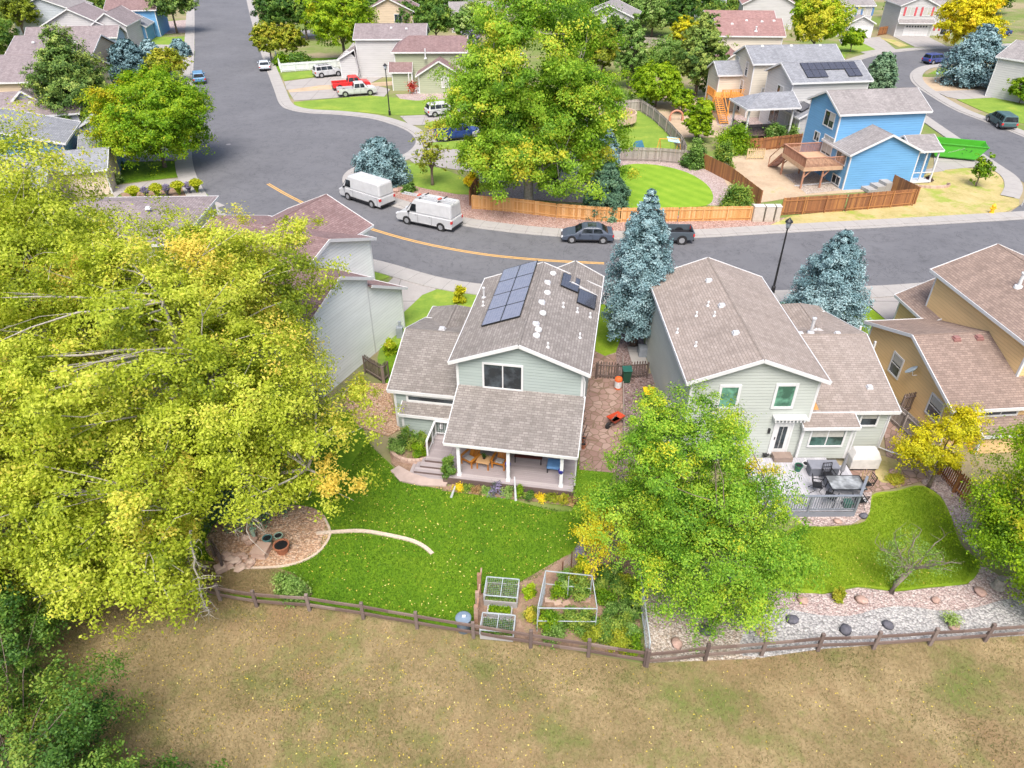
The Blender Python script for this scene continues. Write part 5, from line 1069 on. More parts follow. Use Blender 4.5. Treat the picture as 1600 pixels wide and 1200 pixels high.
for i, (lab, bx, by, ty, w, mt, n, mn) in enumerate([
    ('grey-green shrub at the corner of the board fences', 1084, 260, 218, 42, P_GREYG, 8000, .25), ('dark olive shrub just right of the fence corner', 1128, 264, 222, 38, P_GREEN, 7000, .7),
    ('light green shrub mass below the covered patio', 1148, 236, 192, 70, P_LIME, 9000, .25), ('green shrub by the brown fence left half', 1210, 226, 194, 40, P_GREYG, 6000, .35),
    ('green shrub by the brown fence right half', 1238, 224, 194, 34, P_GREYG, 5000, .45), ('rounded shrub with yellow tips inside the fence corner', 1150, 322, 286, 50, P_GREEN, 8000, .75),
    ('bright clipped hedge beside the white fence', 440, 102, 82, 28, P_LIME, 4000, .15), ('darker clipped hedge right of the bright one', 465, 100, 84, 44, P_GREEN, 5000, .6),
    ('yellow shrub on the front lawn by the sage house roof', 718, 473, 446, 24, P_YEL, 3500, .1), ('yellow-green shrub against the white wall', 611, 553, 527, 26, P_LIME, 3500, .75),
    ('golden shrub under the cottonwood by the bright lawn', 737, 292, 264, 24, P_YEL, 3000, .8), ('dark rounded shrub beside the round deck', 952, 204, 188, 26, P_GREEN, 2500, .8),
    ('silver-blue shrub by the split-rail fence on the lawn', 457, 934, 896, 56, P_GREYG, 6000, .55), ('weedy green shrubs behind the far back fence', 965, 165, 142, 60, P_GREYG, 5000, .5),
    ('low shrub at the end of the left driveway bed', 184, 286, 272, 24, P_GREYG, 2000, .4), ('green shrub mass at the left lawn corner', 184, 262, 250, 22, P_GREEN, 2000, .7),
    ('low yellow-green hedge above the blue pickup', 700, 203, 190, 60, P_OLIVE, 4000, .8), ('golden plant by the grey house garage', 545, 108, 101, 14, P_YEL, 900, .5),
    ('grey-green shrubs behind the parked van', 640, 300, 289, 26, P_GREYG, 1500, .2)]):
    x, y = G(bx, by); h = max(.4, hgt(ty, y)*1.0); r = w*.5*depth(y, h/2)/FPX
    plant('shrub', lab, 'shrub', x, y, h, r, mt, n, max(.09, depth(y)*.0028), 300+i, z=.06, mean=mn)
for i, (bx, kind) in enumerate([(212, 'g'), (231, 'l'), (248, 'g'), (263, 'l'), (281, 'g'), (297, 'l'), (309, 'g')]):
    x, y = G(bx, 314-(bx-212)*.12); words = ['leftmost', 'first', 'second', 'middle', 'third', 'last', 'rightmost']
    if kind == 'g': plant('ornamental_grass', f'{words[i]} round yellow-green grass clump in the bed by the driveway', 'grass clump', x, y, 1.5, .8, P_LIME, 2600, .22, 400+i, 'grass clumps by the driveway', z=.06, mean=.8, spike=True)
    else: plant('lavender_plant', f'{words[i]} blue-violet sage plant between the grass clumps', 'flowering plant', x, y, 1.3, .62, P_LAV, 1500, .16, 400+i, 'violet plants by the driveway', z=.06, mean=.5, spike=True)
far = [(870, 62, 10, 48, P_GREYG, .35, 'pale feathery tree'), (900, 42, -22, 60, P_GREEN, .6, 'rounded green tree'), (1004, 40, -24, 50, P_GREEN, .45, 'dark rounded tree'), (1040, 38, -20, 52, P_LIME, .2, 'fresh green tree'), (1112, 60, 8, 40, P_GREEN, .7, 'small bushy tree'), (560, 30, -26, 60, P_GREEN, .5, 'broad dark tree'), (700, 26, -30, 50, P_GREYG, .3, 'grey-leaved tree'), (745, 52, 6, 44, P_GREEN, .65, 'green tree'), (505, 36, -26, 50, P_GREEN, .6, 'mid green tree'), (1225, 30, -20, 50, P_GREEN, .7, 'bushy tree'), (1410, 30, -20, 46, P_GREEN, .5, 'dark tree'), (1545, 22, -22, 50, P_GREEN, .6, 'green tree'), (120, 34, -12, 40, P_GREEN, .6, 'green tree'), (75, 24, -20, 50, P_GREYG, .3, 'pale tree'), (1000, 118, 84, 36, P_GREEN, .7, 'low bushy tree'), (1040, 100, 66, 34, P_GREYG, .4, 'soft grey-green tree')]
wh = ['between the cottonwood and the lavender wall', 'left of the poplar against the top edge', 'touching the top edge right of the poplar', 'at the top edge above the far grass patch', 'left of the long pink-brown roof', 'behind the bright tree left of the grey house', 'at the top edge above the parked cars', 'just left of the cottonwood top', 'behind the two round olive trees', 'behind the white gable wall right of the pink-brown roof', 'between the two white houses with shutters', 'beyond the golden yellow tree at the top right', 'behind the twin white gables', 'at the top left beside the grey gable', 'by the far grass patch, lower left', 'by the far grass patch, upper right']
for (bx, by, ty, w, mt, mn, lab), pl in zip(far, wh): T('b', lab+' '+pl, bx, by, ty, w, mt, 7000, mean=mn, ncl=70, clr=1.2)
# rose bed and flower bed by the sage house deck
for i, (px, py, h, r, mt, mn, cat, lab) in enumerate([(622, 706, 1.2, .6, P_GREYG, .4, 'rose bush', 'rose bush at the left end of the round brick bed'), (640, 698, 1.5, .6, P_GREEN, .7, 'rose bush', 'taller rose bush in the brick bed against the wall'),
    (655, 712, .9, .5, P_LIME, .35, 'rose bush', 'low leafy rose bush by the deck steps'), (662, 694, 1.0, .5, P_GREEN, .9, 'rose bush', 'rose bush with reddish tips beside the white railing')]):
    x, y = G(px, py); plant('rose_bush', lab, cat, x, y, h, r, mt, 2600, .09, 500+i, z=.1, mean=mn)
x, y = G(702, 752); plant('climbing_vine', 'tall leafy vine climbing the left deck post', 'vine', x, y, 2.4, .42, P_GREEN, 5000, .1, 520, z=.05, mean=.65)
fl = [(717, 'small orange flowering plant', P_YEL, .3, .45, .9), (731, 'green clump below the deck', P_GREEN, .35, .4, .8), (745, 'low bronze-leaved plant', P_DEAD, .3, .4, .5), (759, 'pale green mound', P_GREYG, .35, .4, .6), (776, 'tall hazy lavender plant', P_LAV, .9, .45, .5),
      (792, 'silver-green plant at the middle post', P_GREYG, .5, .4, .7), (812, 'upright green plant with pale flowers', P_LIME, .9, .3, .2), (828, 'dark leafy plant', P_GREEN, .4, .45, .5), (846, 'orange-dotted flower clump', P_YEL, .35, .4, .95), (862, 'dull green mound', P_OLIVE, .4, .45, .4), (880, 'yellowish plant by the right post', P_OLIVE, .5, .4, .9), (893, 'reddish low plant at the deck corner', P_DEAD, .3, .35, .6)]
for i, (px, lab, mt, h, r, mn) in enumerate(fl):
    x, y = G(px, 766+(px-717)*.12); plant('garden_plant', lab+' in the deck-edge flower bed', 'plant', x, y, h, r, mt, 900, .08, 540+i, 'plants along the deck edge', z=.08, mean=mn)
# kitchen garden plants
for i, (px, py, h, r, mt, mn, lab) in enumerate([(882, 925, 1.4, .5, P_GREYG, .35, 'tomato plant in the tall white frame, left'), (908, 935, 1.5, .5, P_GREEN, .75, 'tomato plant in the tall white frame, middle'), (858, 985, 1.2, .55, P_LIME, .05, 'leafy bean plant at the near left corner of the frame'),
    (905, 985, .8, .6, P_GREEN, .8, 'squash plant at the front of the tall frame'), (940, 985, 1.0, .6, P_GREYG, .4, 'green vine at the near right of the frame'), (968, 930, 1.1, .7, P_GREEN, .65, 'bushy plant right of the tall frame'), (985, 962, 1.1, .6, P_GREYG, .35, 'plant along the wire side fence'),
    (962, 992, .9, .6, P_GREEN, .8, 'low plant by the split-rail fence'), (984, 1000, 1.0, .5, P_GREYG, .5, 'plant in the right front corner of the plot'), (945, 905, .7, .5, P_GREEN, .6, 'plant behind the tall frame'), (911, 893, 1.0, .42, P_LIME, .6, 'bright yellow-green shrub at the plot entrance'), (907, 872, .7, .3, P_LAV, .9, 'purple flowering plant above the lime shrub'),
    (826, 930, .8, .35, P_LIME, .55, 'tall yellow-green weeds between bed and frame'), (830, 965, .6, .4, P_OLIVE, .9, 'dry weeds beside the raised bed'), (1308, 938, .9, .25, P_OLIVE, .8, 'lone yellow-green sapling in the rock bed')]):
    x, y = G(px, py); plant('vegetable_plant' if i < 10 else 'garden_plant', lab, 'plant', x, y, h, r, mt, 2200, .09, 600+i, z=.07, mean=mn)
x, y = G(1398, 752); plant('garden_plant', 'low brown-yellow mound by the curved downspout', 'plant', x, y, .35, .6, P_OLIVE, 1500, .08, 640, z=.08, mean=.9)
x, y = G(1400, 985); plant('garden_plant', 'wispy silver grass in the white river rock', 'plant', x+2.4, y+.3, .5, .5, P_GREYG, 700, .12, 641, z=.05, mean=.7, spike=True)
vg = random.Random(44); spots = [(850, 975), (870, 980), (893, 975), (915, 972), (875, 935), (895, 915), (945, 940), (955, 960), (972, 978), (985, 940), (975, 915), (960, 900), (950, 1000), (970, 1012), (990, 1015), (925, 1000), (865, 1000), (990, 925), (935, 925), (945, 985)]
near = ['by the near rail', 'near the front corner pipe', 'along the cage front', 'behind the cage front pipe', 'inside the cage at the left', 'at the rear of the cage', 'just right of the cage', 'right of the cage, second row', 'in the middle of the open plot', 'by the wire fence middle', 'near the wire fence top', 'at the upper right of the plot', 'next to the split rail, left of centre', 'by the split rail', 'in the corner where the fences meet', 'between cage and split rail', 'in front of the cage left pipe', 'against the wire fence rear post', 'at the right rear cage pipe', 'near the right front cage pipe']
for i, (px, py) in enumerate(spots):
    x, y = G(px, py); mt, mn, kind = [(P_GREEN, .7, 'dark green leafy'), (P_GREYG, .35, 'grey-green feathery'), (P_LIME, .1, 'bright green bushy'), (P_OLIVE, .5, 'yellowing straggly')][vg.randrange(4)]
    plant('vegetable_plant', f'{kind} vegetable plant {near[i]}', 'plant', x, y, vg.uniform(.7, 1.3), vg.uniform(.4, .65), mt, 1500, .085, 660+i, z=.07, mean=mn)
# bare leaning tree in the neighbour lawn
x, y = G(1392, 927); M_BB = plain('brown_grey_bark', (.20, .165, .14), .9, var=.3); root = thing('bare_tree', 'leaning nearly leafless fruit tree at the rock bed edge', 'tree', (x, y, .05)); mb = MB(); R = random.Random(5); tips = []
mb.tube([(0, 0, -.1), (.1, .1, .5), (.45, .2, 1.0), (.7, .3, 1.35)], [.16, .13, .11, .09], 8)
for k in range(15):
    a = k*.42+R.random(); L = R.uniform(1.1, 2.1); e = Vector((.6+math.cos(a)*L*.9, .3+math.sin(a)*L*.6, 1.3+R.uniform(.2, 1.6)))
    pts = limb(mb, (.55+R.uniform(-.1, .1), .25, 1.05+R.random()*.3), e, .045, .009, .25, 6, k)
    for j in range(7):
        p = pts[R.randint(2, 6)]; q = p+Vector((R.uniform(-.5, .5), R.uniform(-.5, .5), R.uniform(0, .7))); limb(mb, p, q, .012, .004, .2, 3, j+k*9, 4); tips.append(q)
mb.build('trunk', M_BB, root, smooth=True)
tp = np.array([tuple(t) for t in tips if t.z < 2.3]); RR = np.random.default_rng(3); ix = RR.integers(0, len(tp), 2600); leaf_mesh('crown', tp[ix]+RR.normal(0, .16, (2600, 3)), RR.normal(0, 1, (2600, 3)), .075, RR.normal(.5, .15, 2600), P_GREYG, root, 4)
# bare grey twigs hanging at the left trees
for i, (x, y, z, s, lab) in enumerate([(-21.3, 20.0, 4.2, 2.4, 'dead grey branch spray hanging at the left edge'), (-14.2, 20.6, 3.6, 1.8, 'dead grey branch spray hanging over the field in the middle'), (-11.6, 21.6, 5.0, 2.1, 'bare pinkish branch hanging above the stone pile'), (-12.6, 18.8, 3.0, 1.5, 'small bare branch spray above the fence end')]):
    root = thing('dead_branch', lab, 'branch', (x, y, 0)); mb = MB(); R = random.Random(i); a = Vector((-.5, 1.5, z+1.5)); tip = Vector((.4, -.6, z-s*.6))
    main = limb(mb, a, tip, .06, .02, .2, 8, i)
    for k in range(26):
        p = main[R.randint(2, 8)]; q = p+Vector((R.uniform(-1, 1), R.uniform(-.6, .5), R.uniform(-1.0, .4)))*s*.5; w = limb(mb, p, q, .022, .007, .35, 5, k+i*50, 4)
        for j in range(3): pp = w[R.randint(1, 5)]; limb(mb, pp, pp+Vector((R.uniform(-.4, .4), R.uniform(-.3, .3), R.uniform(-.6, .1))), .008, .003, .3, 3, j+k, 3)
    mb.build('branch', M_BARKG, root)
# grass tufts and fallen leaves as real blades
def in_poly(P, poly):
    x, y = P[:, 0], P[:, 1]; c = np.zeros(len(P), bool); n = len(poly)
    for i in range(n):
        x1, y1 = poly[i]; x2, y2 = poly[(i+1) % n]; k = ((y1 > y) != (y2 > y)) & (x < (x2-x1)*(y-y1)/((y2-y1) if y2 != y1 else 1e-9)+x1); c ^= k
    return c
def tufts(name, polypx, n, size, mat, seed, z, mean, sp=.15, flat=False, label=None, world=None, dens=None):
    R = np.random.default_rng(seed); poly = world or [G(*p) for p in polypx]; A = np.array(poly); lo, hi = A.min(0), A.max(0)
    P = R.uniform(lo, hi, (n*3, 2)); P = P[in_poly(P, poly)][:n]; k = len(P)
    if dens is not None:
        keep = R.random(k) < dens(P); P = P[keep]; k = len(P)
    a = R.uniform(0, 6.28, k); s = size*R.uniform(.6, 1.4, k)
    t = np.stack([np.cos(a), np.sin(a), np.zeros(k)], 1)*s[:, None]
    b0 = np.concatenate([P, np.full((k, 1), z)], 1)
    if flat:
        u = np.stack([-np.sin(a), np.cos(a), R.normal(0, .3, k)], 1)*s[:, None]*.7; b0[:, 2] += .02
        v = np.stack([b0-t*.5, b0-u*.4, b0+t*.5, b0+u*.4], 1)
    else:
        lean = R.normal(0, .35, (k, 3))*s[:, None]; lean[:, 2] = s*R.uniform(.5, 1, k); v = np.stack([b0-t*.16, b0+t*.16, b0+t*.1+lean*1.3, b0-t*.02+lean*1.4], 1)
    nz = np.sin(P[:, 0]*.9+np.sin(P[:, 1]*1.3)*1.5)*np.cos(P[:, 1]*1.1)*.12
    o = quads(name, v.reshape(-1, 3).astype(np.float32), k, mean+nz+R.normal(0, sp, k), mat); tag(o, kind='stuff'); return o
P_FG = leafmat('field_blades', [(0, (.10, .14, .035)), (.35, (.18, .17, .065)), (.6, (.30, .22, .12)), (1, (.42, .33, .21))], .2)
P_LG = leafmat('lawn_blades', [(0, (.035, .10, .006)), (.5, (.08, .19, .01)), (1, (.19, .31, .02))], .25)
P_LG2 = leafmat('bright_lawn_blades', [(0, (.10, .20, .006)), (.5, (.20, .33, .01)), (1, (.36, .42, .05))], .25)
P_FALL = leafmat('fallen_leaf', [(0, (.30, .20, .04)), (.5, (.62, .50, .08)), (1, (.75, .66, .25))], .1)
fieldw = [(-24, 9), (24, 9), (28, 18.9), (12.8, 17.8), (7.9, 17.3), (5.36, 17.1), (.8, 18.1), (-4.1, 19.0), (-9, 20.0), (-13, 20.5), (-26, 22)]
patch = lambda P: np.clip(.35+.9*np.sin(P[:, 0]*.35+1.1*np.sin(P[:, 1]*.5))*np.sin(P[:, 1]*.8+P[:, 0]*.2)+.35*np.sin(P[:, 0]*1.7)*np.sin(P[:, 1]*2.1), .08, 1)
tufts('dry_grass', None, 150000, .055, P_FG, 1, .02, .58, .16, world=fieldw)
tufts('dry_grass', [(250, 914), (348, 930), (480, 940), (470, 905), (420, 887), (340, 882)], 9000, .05, P_FG, 9, .065, .5, .2)
tufts('green_grass', None, 110000, .06, P_FG, 2, .02, .25, .12, world=fieldw, dens=patch)
lawnpx = [(575, 690), (606, 724), (640, 752), (715, 770), (893, 802), (935, 800), (890, 865), (840, 905), (748, 930), (742, 982), (650, 970), (480, 940), (430, 900), (500, 860), (520, 770)]
tufts('lawn_grass', lawnpx, 70000, .06, P_LG, 3, .06, .5, .2)
tufts('lawn_grass', [(1245, 824), (1300, 826), (1354, 817), (1364, 777), (1400, 770), (1440, 762), (1473, 787), (1498, 850), (1526, 880), (1510, 910), (1450, 916), (1400, 922), (1340, 915), (1285, 926), (1212, 916), (1195, 860)], 36000, .06, P_LG2, 4, .06, .5, .2)
tufts('fallen_leaves', lawnpx, 520, .085, P_FALL, 5, .08, .6, .2, flat=True)
tufts('fallen_leaves', None, 1900, .07, P_FALL, 6, .03, .35, .25, flat=True, world=[(-18, 11), (0, 13), (3, 17), (-4, 18.6), (-13, 20.2), (-20, 21)])
tufts('fallen_leaves', None, 400, .07, P_FALL, 7, .03, .5, .25, flat=True, world=[(0, 11), (18, 11), (20, 17), (8, 17), (1, 17.6)])
tufts('fallen_leaves', [(1215, 850), (1500, 850), (1500, 920), (1215, 920)], 120, .08, P_FALL, 8, .08, .6, .2, flat=True)
# ---------------------------------------------------------------- fences
W_CEDAR = tinted('cedar_boards', [(0, (.44, .20, .06)), (.5, (.62, .33, .12)), (1, (.72, .46, .24))], .8, .3)
W_BROWN = tinted('brown_stained_boards', [(0, (.13, .055, .03)), (.5, (.28, .12, .05)), (1, (.46, .22, .07))], .8, .35)
W_GREY = tinted('weathered_boards', [(0, (.20, .17, .155)), (.5, (.32, .28, .26)), (1, (.45, .41, .39))], .85, .35)
W_DARK = tinted('dark_weathered_wood', [(0, (.07, .05, .045)), (.5, (.14, .105, .095)), (1, (.26, .21, .19))], .85, .4)
W_RAIL = tinted('split_rail_wood', [(0, (.08, .05, .045)), (.5, (.15, .105, .09)), (1, (.27, .21, .185))], .85, .5, (1, 1, 4))
M_SHED = M_WHITE
def board_fence(label, pts, h, mat, cat='fence', name='board_fence', bw=.14, gap=.012, z=.05, picket=False, post=2.4, px=True, group=None):
    P = [G(*p) for p in pts] if px else pts; o = P[0]; root = thing(name, label, cat, (o[0], o[1], z), 0, group); P = [(p[0]-o[0], p[1]-o[1]) for p in P]
    for a, b in zip(P[:-1], P[1:]):
        L = math.dist(a, b); d = Vector((b[0]-a[0], b[1]-a[1], 0))/L; n = Vector((-d.y, d.x, 0)); A = Vector((*a, 0)); m = MB(); k = int(L/(bw+gap))
        for i in range(k):
            s = A+d*((i+.5)*(bw+gap))+n*.035; hh = h*(1+rnd.uniform(-.012, .012)); m.bar(s, s+Vector((0, 0, hh)), .02, bw, up=d)
            if picket: q = s+Vector((0, 0, hh)); w = d*bw/2; t = n*.01; m.add([q-w-t, q+w-t, q+w+t, q-w+t, q+Vector((0, 0, bw*.7))-t, q+Vector((0, 0, bw*.7))+t], [(0, 1, 4), (3, 5, 2), (1, 2, 5, 4), (0, 4, 5, 3)])
        m.build('board_panel' if not picket else 'picket_panel', mat, root)
        for zz in (.25, h*.82):
            r = MB(); r.bar(A+Vector((0, 0, zz))-n*.0, A+d*L+Vector((0, 0, zz)), .045, .09); r.build('rail', mat, root)
        q = max(1, round(L/post))
        for i in range(q+1): s = A+d*(L*i/q)-n*.05; r = MB(); r.bar(s-Vector((0, 0, .1)), s+Vector((0, 0, h*.97)), .1); r.build('post', mat, root)
    return root
board_fence('new orange cedar board fence curving behind the parked sedan', [(738, 327), (800, 332), (870, 341), (930, 346), (970, 348), (1060, 347), (1172, 345)], 1.4, W_CEDAR)
board_fence('dark red-brown board fence along the dry verge in front of the blue house', [(1219, 337), (1320, 331), (1424, 322)], 1.7, W_BROWN)
board_fence('short brown fence return beside the blue wall', [(1428, 320), (1390, 300)], 1.8, W_BROWN)
board_fence('brown board fence between the oval lawn and the dirt yard', [(1186, 322), (1140, 285), (1096, 262)], 1.6, W_BROWN)
board_fence('grey and brown board fence behind the oval lawn', [(963, 252), (1030, 254), (1096, 260)], 1.6, W_GREY)
board_fence('long diagonal grey board fence beside the bright back lawn', [(1002, 176), (1020, 188), (1040, 207), (1063, 234), (1070, 250)], 1.6, W_GREY)
board_fence('grey board fence behind the round deck', [(940, 176), (975, 176), (1001, 174)], 1.6, W_GREY)
board_fence('brown board fence behind the dirt yard', [(1146, 238), (1190, 236), (1258, 228)], 1.5, W_BROWN)
board_fence('weathered fence at the far grass patch', [(1003, 76), (1025, 77), (1058, 80)], 2.0, W_GREY)
board_fence('white picket fence by the street at top left centre', [(432, 92), (440, 113), (546, 105)], 1.3, plain('fence_white', (.66, .69, .71)), picket=True, bw=.12)
board_fence('small brown gate fence by the white garage house', [(1371, 56), (1384, 54)], 1.6, W_BROWN)
board_fence('brown fence stub at the end of the cedar fence', [(734, 322), (742, 306), (748, 300)], 1.6, W_BROWN)
board_fence('pale picket panel leaning in the dirt yard corner', [(1166, 250), (1192, 250)], 1.3, plain('raw_pine', (.55, .42, .24)), bw=.09, gap=.12)
board_fence('dark picket gate between the sage and pale houses', [(931, 592), (962, 594), (1010, 591)], 1.25, W_DARK, picket=True, bw=.085, gap=.09, name='picket_fence')
board_fence('dark picket fence left of the sage house', [(572, 583), (600, 600), (607, 592)], 1.35, W_DARK, picket=True, bw=.085, gap=.06, name='picket_fence')
board_fence('weathered fence beside the curved flagstone path', [(1386, 657), (1408, 676), (1440, 706)], 1.35, W_GREY, bw=.12)
board_fence('dark picket gate beside the orange wall', [(1402, 648), (1430, 642)], 1.4, W_DARK, picket=True, bw=.09, gap=.05, name='picket_fence')
board_fence('brown picket fence under the yellow tree', [(1466, 742), (1490, 770), (1512, 790)], 1.3, W_BROWN, picket=True, bw=.09, gap=.05, name='picket_fence')
board_fence('picket fence stub shaded by the cottonwood near the stone pile', [(338, 870), (352, 892)], 1.2, W_DARK, picket=True, bw=.09, gap=.05, name='picket_fence')
def rail_fence(label, pts):
    P = [G(*p) for p in pts]; o = P[0]; root = thing('rail_fence', label, 'fence', (o[0], o[1], .02)); P = [Vector((p[0]-o[0], p[1]-o[1], 0)) for p in P]
    for i, p in enumerate(P):
        m = MB(); hh = 1.1+rnd.uniform(-.04, .06); m.bar(p-Vector((0, 0, .1)), p+Vector((rnd.uniform(-.02, .02), 0, hh)), .15, .13); m.build('post', W_DARK, root, bevel=.02)
        if i < len(P)-1:
            for z in (.82, .38):
                m = MB(); q = P[i+1]; mid = (p+q)/2+Vector((0, 0, z-.02+rnd.uniform(-.01, .01))); up = Vector((0, 0, z)); a = p+up; b = q+up
                m.bar(a, mid, .06, .14); m.bar(mid, b, .06, .135); m.build('rail', W_RAIL, root)
rail_fence('dark split-rail fence left stretch sloping down to the corner post', [(300, 925), (345, 938), (402, 948), (484, 954), (568, 967), (652, 982), (740, 997), (829, 1012), (919, 1026), (1007, 1040)])
rail_fence('split-rail fence right stretch running in front of the white rock', [(1010, 1042), (1101, 1032), (1189, 1025), (1277, 1017), (1364, 1014), (1452, 1008), (1538, 1002), (1630, 995)])
m = MB(); wp = [Vector((*G(*p), 0)) for p in [(345, 937), (402, 947), (568, 966), (740, 996), (1007, 1039)]]
# ---------------------------------------------------------------- vehicles
def car(kind, label, f, r, side, col, cat, name, z=.03, world=None, extra=None):
    D = {'sedan': (4.6, 1.82, .92, 1.43, -1.85, 1.15, -1.1, .3, .33, 1.38), 'suv': (4.6, 1.86, 1.02, 1.68, -2.2, 1.2, -1.95, .45, .36, 1.38), 'offroad': (4.85, 1.92, 1.12, 1.82, -2.35, 1.1, -2.15, .45, .4, 1.42),
         'pickup': (5.8, 2.0, 1.15, 1.88, -.55, 1.65, -.35, 1.0, .41, 1.85), 'van': (6.0, 2.05, 1.25, 2.55, -2.98, 2.55, -2.9, 1.55, .37, 1.75), 'hoodvan': (6.1, 2.03, 1.25, 2.6, -3.0, 2.0, -2.95, .95, .38, 1.85), 'minivan': (5.1, 1.98, 1.02, 1.75, -2.5, 1.75, -2.35, .55, .36, 1.5)}[kind]
    L, Wd, belt, H, b0, b1, r0, r1, wr, wb = D
    F_, R_ = Vector((*G(*f, z), 0)), Vector((*G(*r, z), 0)); d = (F_-R_).normalized(); n = Vector((-d.y, d.x, 0)); c = (F_+R_)/2+n*(-Wd/2*.93 if side == 'L' else Wd/2*.93)*(1 if side == 'R' else 1)
    if world: c = Vector((*world[:2], 0)); ang = world[2]
    else: ang = math.degrees(math.atan2(d.y, d.x))
    root = thing(name, label, cat, (c.x, c.y, z), ang); P = paint('paint_%s' % '_'.join('%02d' % int(v*99) for v in col), col); hw = Wd/2
    def yz(prof, y0f, name, mat, par=root, bev=.05, taper=None):
        m = MB(); k = len(prof); vs = []
        for sg in (-1, 1):
            for (x, zz) in prof: vs.append((x, sg*y0f(zz), zz))
        m.add(vs, [tuple(range(k)), tuple(range(2*k-1, k-1, -1))]+[(i, k+i, k+(i+1) % k, (i+1) % k) for i in range(k)]); return m.build(name, mat, par, bevel=bev)
    h2 = L/2; hood = belt-.02 if kind != 'van' else belt
    lw = lambda zz: hw*(.94 if zz < .4 else 1.0)
    if kind == 'pickup':
        yz([(-h2+.05, .45), (-h2, .6), (-h2, .62), (-b1*0-.55, .62), (-.55, belt), (b1, belt), (h2-.35, belt-.08), (h2-.02, belt-.25), (h2, .5), (h2-.08, .36), (-.5, .34)], lw, 'body', P)
        for sg in (-1, 1): m = MB(); y = sorted((sg*hw, sg*(hw-.1))); m.box(-h2, -.56, y[0], y[1], .6, belt); m.build('bed_side', P, root, bevel=.03)
        m = MB(); m.box(-h2, -h2+.08, -hw+.11, hw-.11, .6, belt-.02); m.build('tailgate', P, root, bevel=.02); m = MB(); m.box(-h2+.09, -.57, -hw+.11, hw-.11, .6, .66); m.build('bed_floor', M_BLK, root)
    else:
        tail = [(-h2+.06, .28), (-h2, .45), (-h2, belt-.15 if kind != 'sedan' else .85), (-h2+.06, belt)] if kind != 'sedan' else [(-h2+.06, .28), (-h2, .45), (-h2+.02, .82), (-h2+.12, .95), (-1.5, .98)]
        nose = [(b1, belt), (h2-.5, hood-.12), (h2-.12, hood-.28), (h2, .52), (h2-.06, .26)]
        yz(tail+nose, lw, 'body', P, bev=.07)
    tp = .80 if kind in ('sedan', 'suv', 'minivan', 'offroad', 'pickup') else .9
    tw = lambda zz: hw*(.975-(1-tp)*(zz-belt)/(H-belt))
    up = [(b0, belt-.03), (b1, belt-.03), (r1, H-.03), (r1-.3, H), (r0+.2, H), (r0, H-.05)]
    yz(up, tw, 'cabin', P, bev=.16 if kind in ('van', 'hoodvan') else .06)
    def pane(quad, nm, mat=M_GLASS, off=.012):
        m = MB(); q = [Vector(v) for v in quad]; nn = (q[1]-q[0]).cross(q[2]-q[0]).normalized(); cc = sum(q, Vector())/4
        if nn.dot(cc-Vector((0, 0, belt))) < 0: nn = -nn
        m.add([v+nn*off for v in q]+[v-nn*.02 for v in q], [(0, 1, 2, 3), (3, 2, 1, 0), (0, 4, 5, 1), (1, 5, 6, 2), (2, 6, 7, 3), (3, 7, 4, 0)]); return m.build(nm, mat, root)
    zl, zh = belt+.05, H-.13
    fx = lambda zz: b1+(r1-b1)*(zz-belt)/(H-belt); rx = lambda zz: b0+(r0-b0)*(zz-belt)/(H-belt)
    wlo = zl if kind not in ('van', 'hoodvan') else belt+.15; whi = zh if kind not in ('van', 'hoodvan') else belt+.85
    a = .1; pane([(fx(wlo), -tw(wlo)+a, wlo), (fx(wlo), tw(wlo)-a, wlo), (fx(whi), tw(whi)-a, whi), (fx(whi), -tw(whi)+a, whi)], 'windscreen')
    if kind not in ('van', 'hoodvan'): pane([(rx(zl), -tw(zl)+a, zl), (rx(zl), tw(zl)-a, zl), (rx(zh), tw(zh)-a, zh), (rx(zh), -tw(zh)+a, zh)], 'rear_window')
    cuts = {'sedan': [(-1.35, -.5), (-.42, .55)], 'suv': [(-1.95, -1.25), (-1.17, -.35), (-.27, .7)], 'offroad': [(-2.1, -1.35), (-1.27, -.35), (-.27, .65)], 'pickup': [(-.4, .4), (.48, 1.2)], 'minivan': [(-2.2, -1.3), (-1.2, -.1), (0, 1.05)], 'van': [(1.2, 2.05)], 'hoodvan': [(.75, 1.5)]}[kind]
    for sg in (-1, 1):
        for (xa, xb) in cuts:
            t_ = lambda zz, x: min(x, fx(zz)-.12); q_ = lambda zz, x: max(x, rx(zz)+.1)
            pane([(q_(wlo, xa), sg*tw(wlo), wlo), (t_(wlo, xb), sg*tw(wlo), wlo), (t_(whi, xb), sg*tw(whi), whi), (q_(whi, xa), sg*tw(whi), whi)], 'side_window')
        for wx in (-wb, wb):
            m = MB(); m.tube([(wx, sg*(hw-.25), wr), (wx, sg*(hw+.012), wr)], wr+.06, 18); m.build('wheel_arch', M_BLK, root)
            m = MB(); m.tube([(wx, sg*(hw-.22), wr), (wx, sg*(hw+.03), wr)], [wr, wr], 18); w = m.build('wheel', M_TIRE, root)
            m = MB(); m.tube([(wx, sg*(hw-.1), wr), (wx, sg*(hw+.04), wr)], [wr*.66, wr*.6], 14); m.build('rim', M_RIM, w)
        m = MB(); y = sorted((sg*(hw-.05), sg*(hw-.42))); m.box(h2-.16, h2-.0, y[0], y[1], hood-.42, hood-.3); m.build('headlight', plain('headlight_glass', (.7, .72, .75), .15), root)
        m = MB(); y = sorted((sg*(hw+.012), sg*(hw-.22))); m.box(-h2-.015, -h2+.12, y[0], y[1], belt-.38 if kind != 'sedan' else .66, belt-.12 if kind != 'sedan' else .82); m.build('tail_light', plain('tail_light_red', (.55, .03, .03), .25), root)
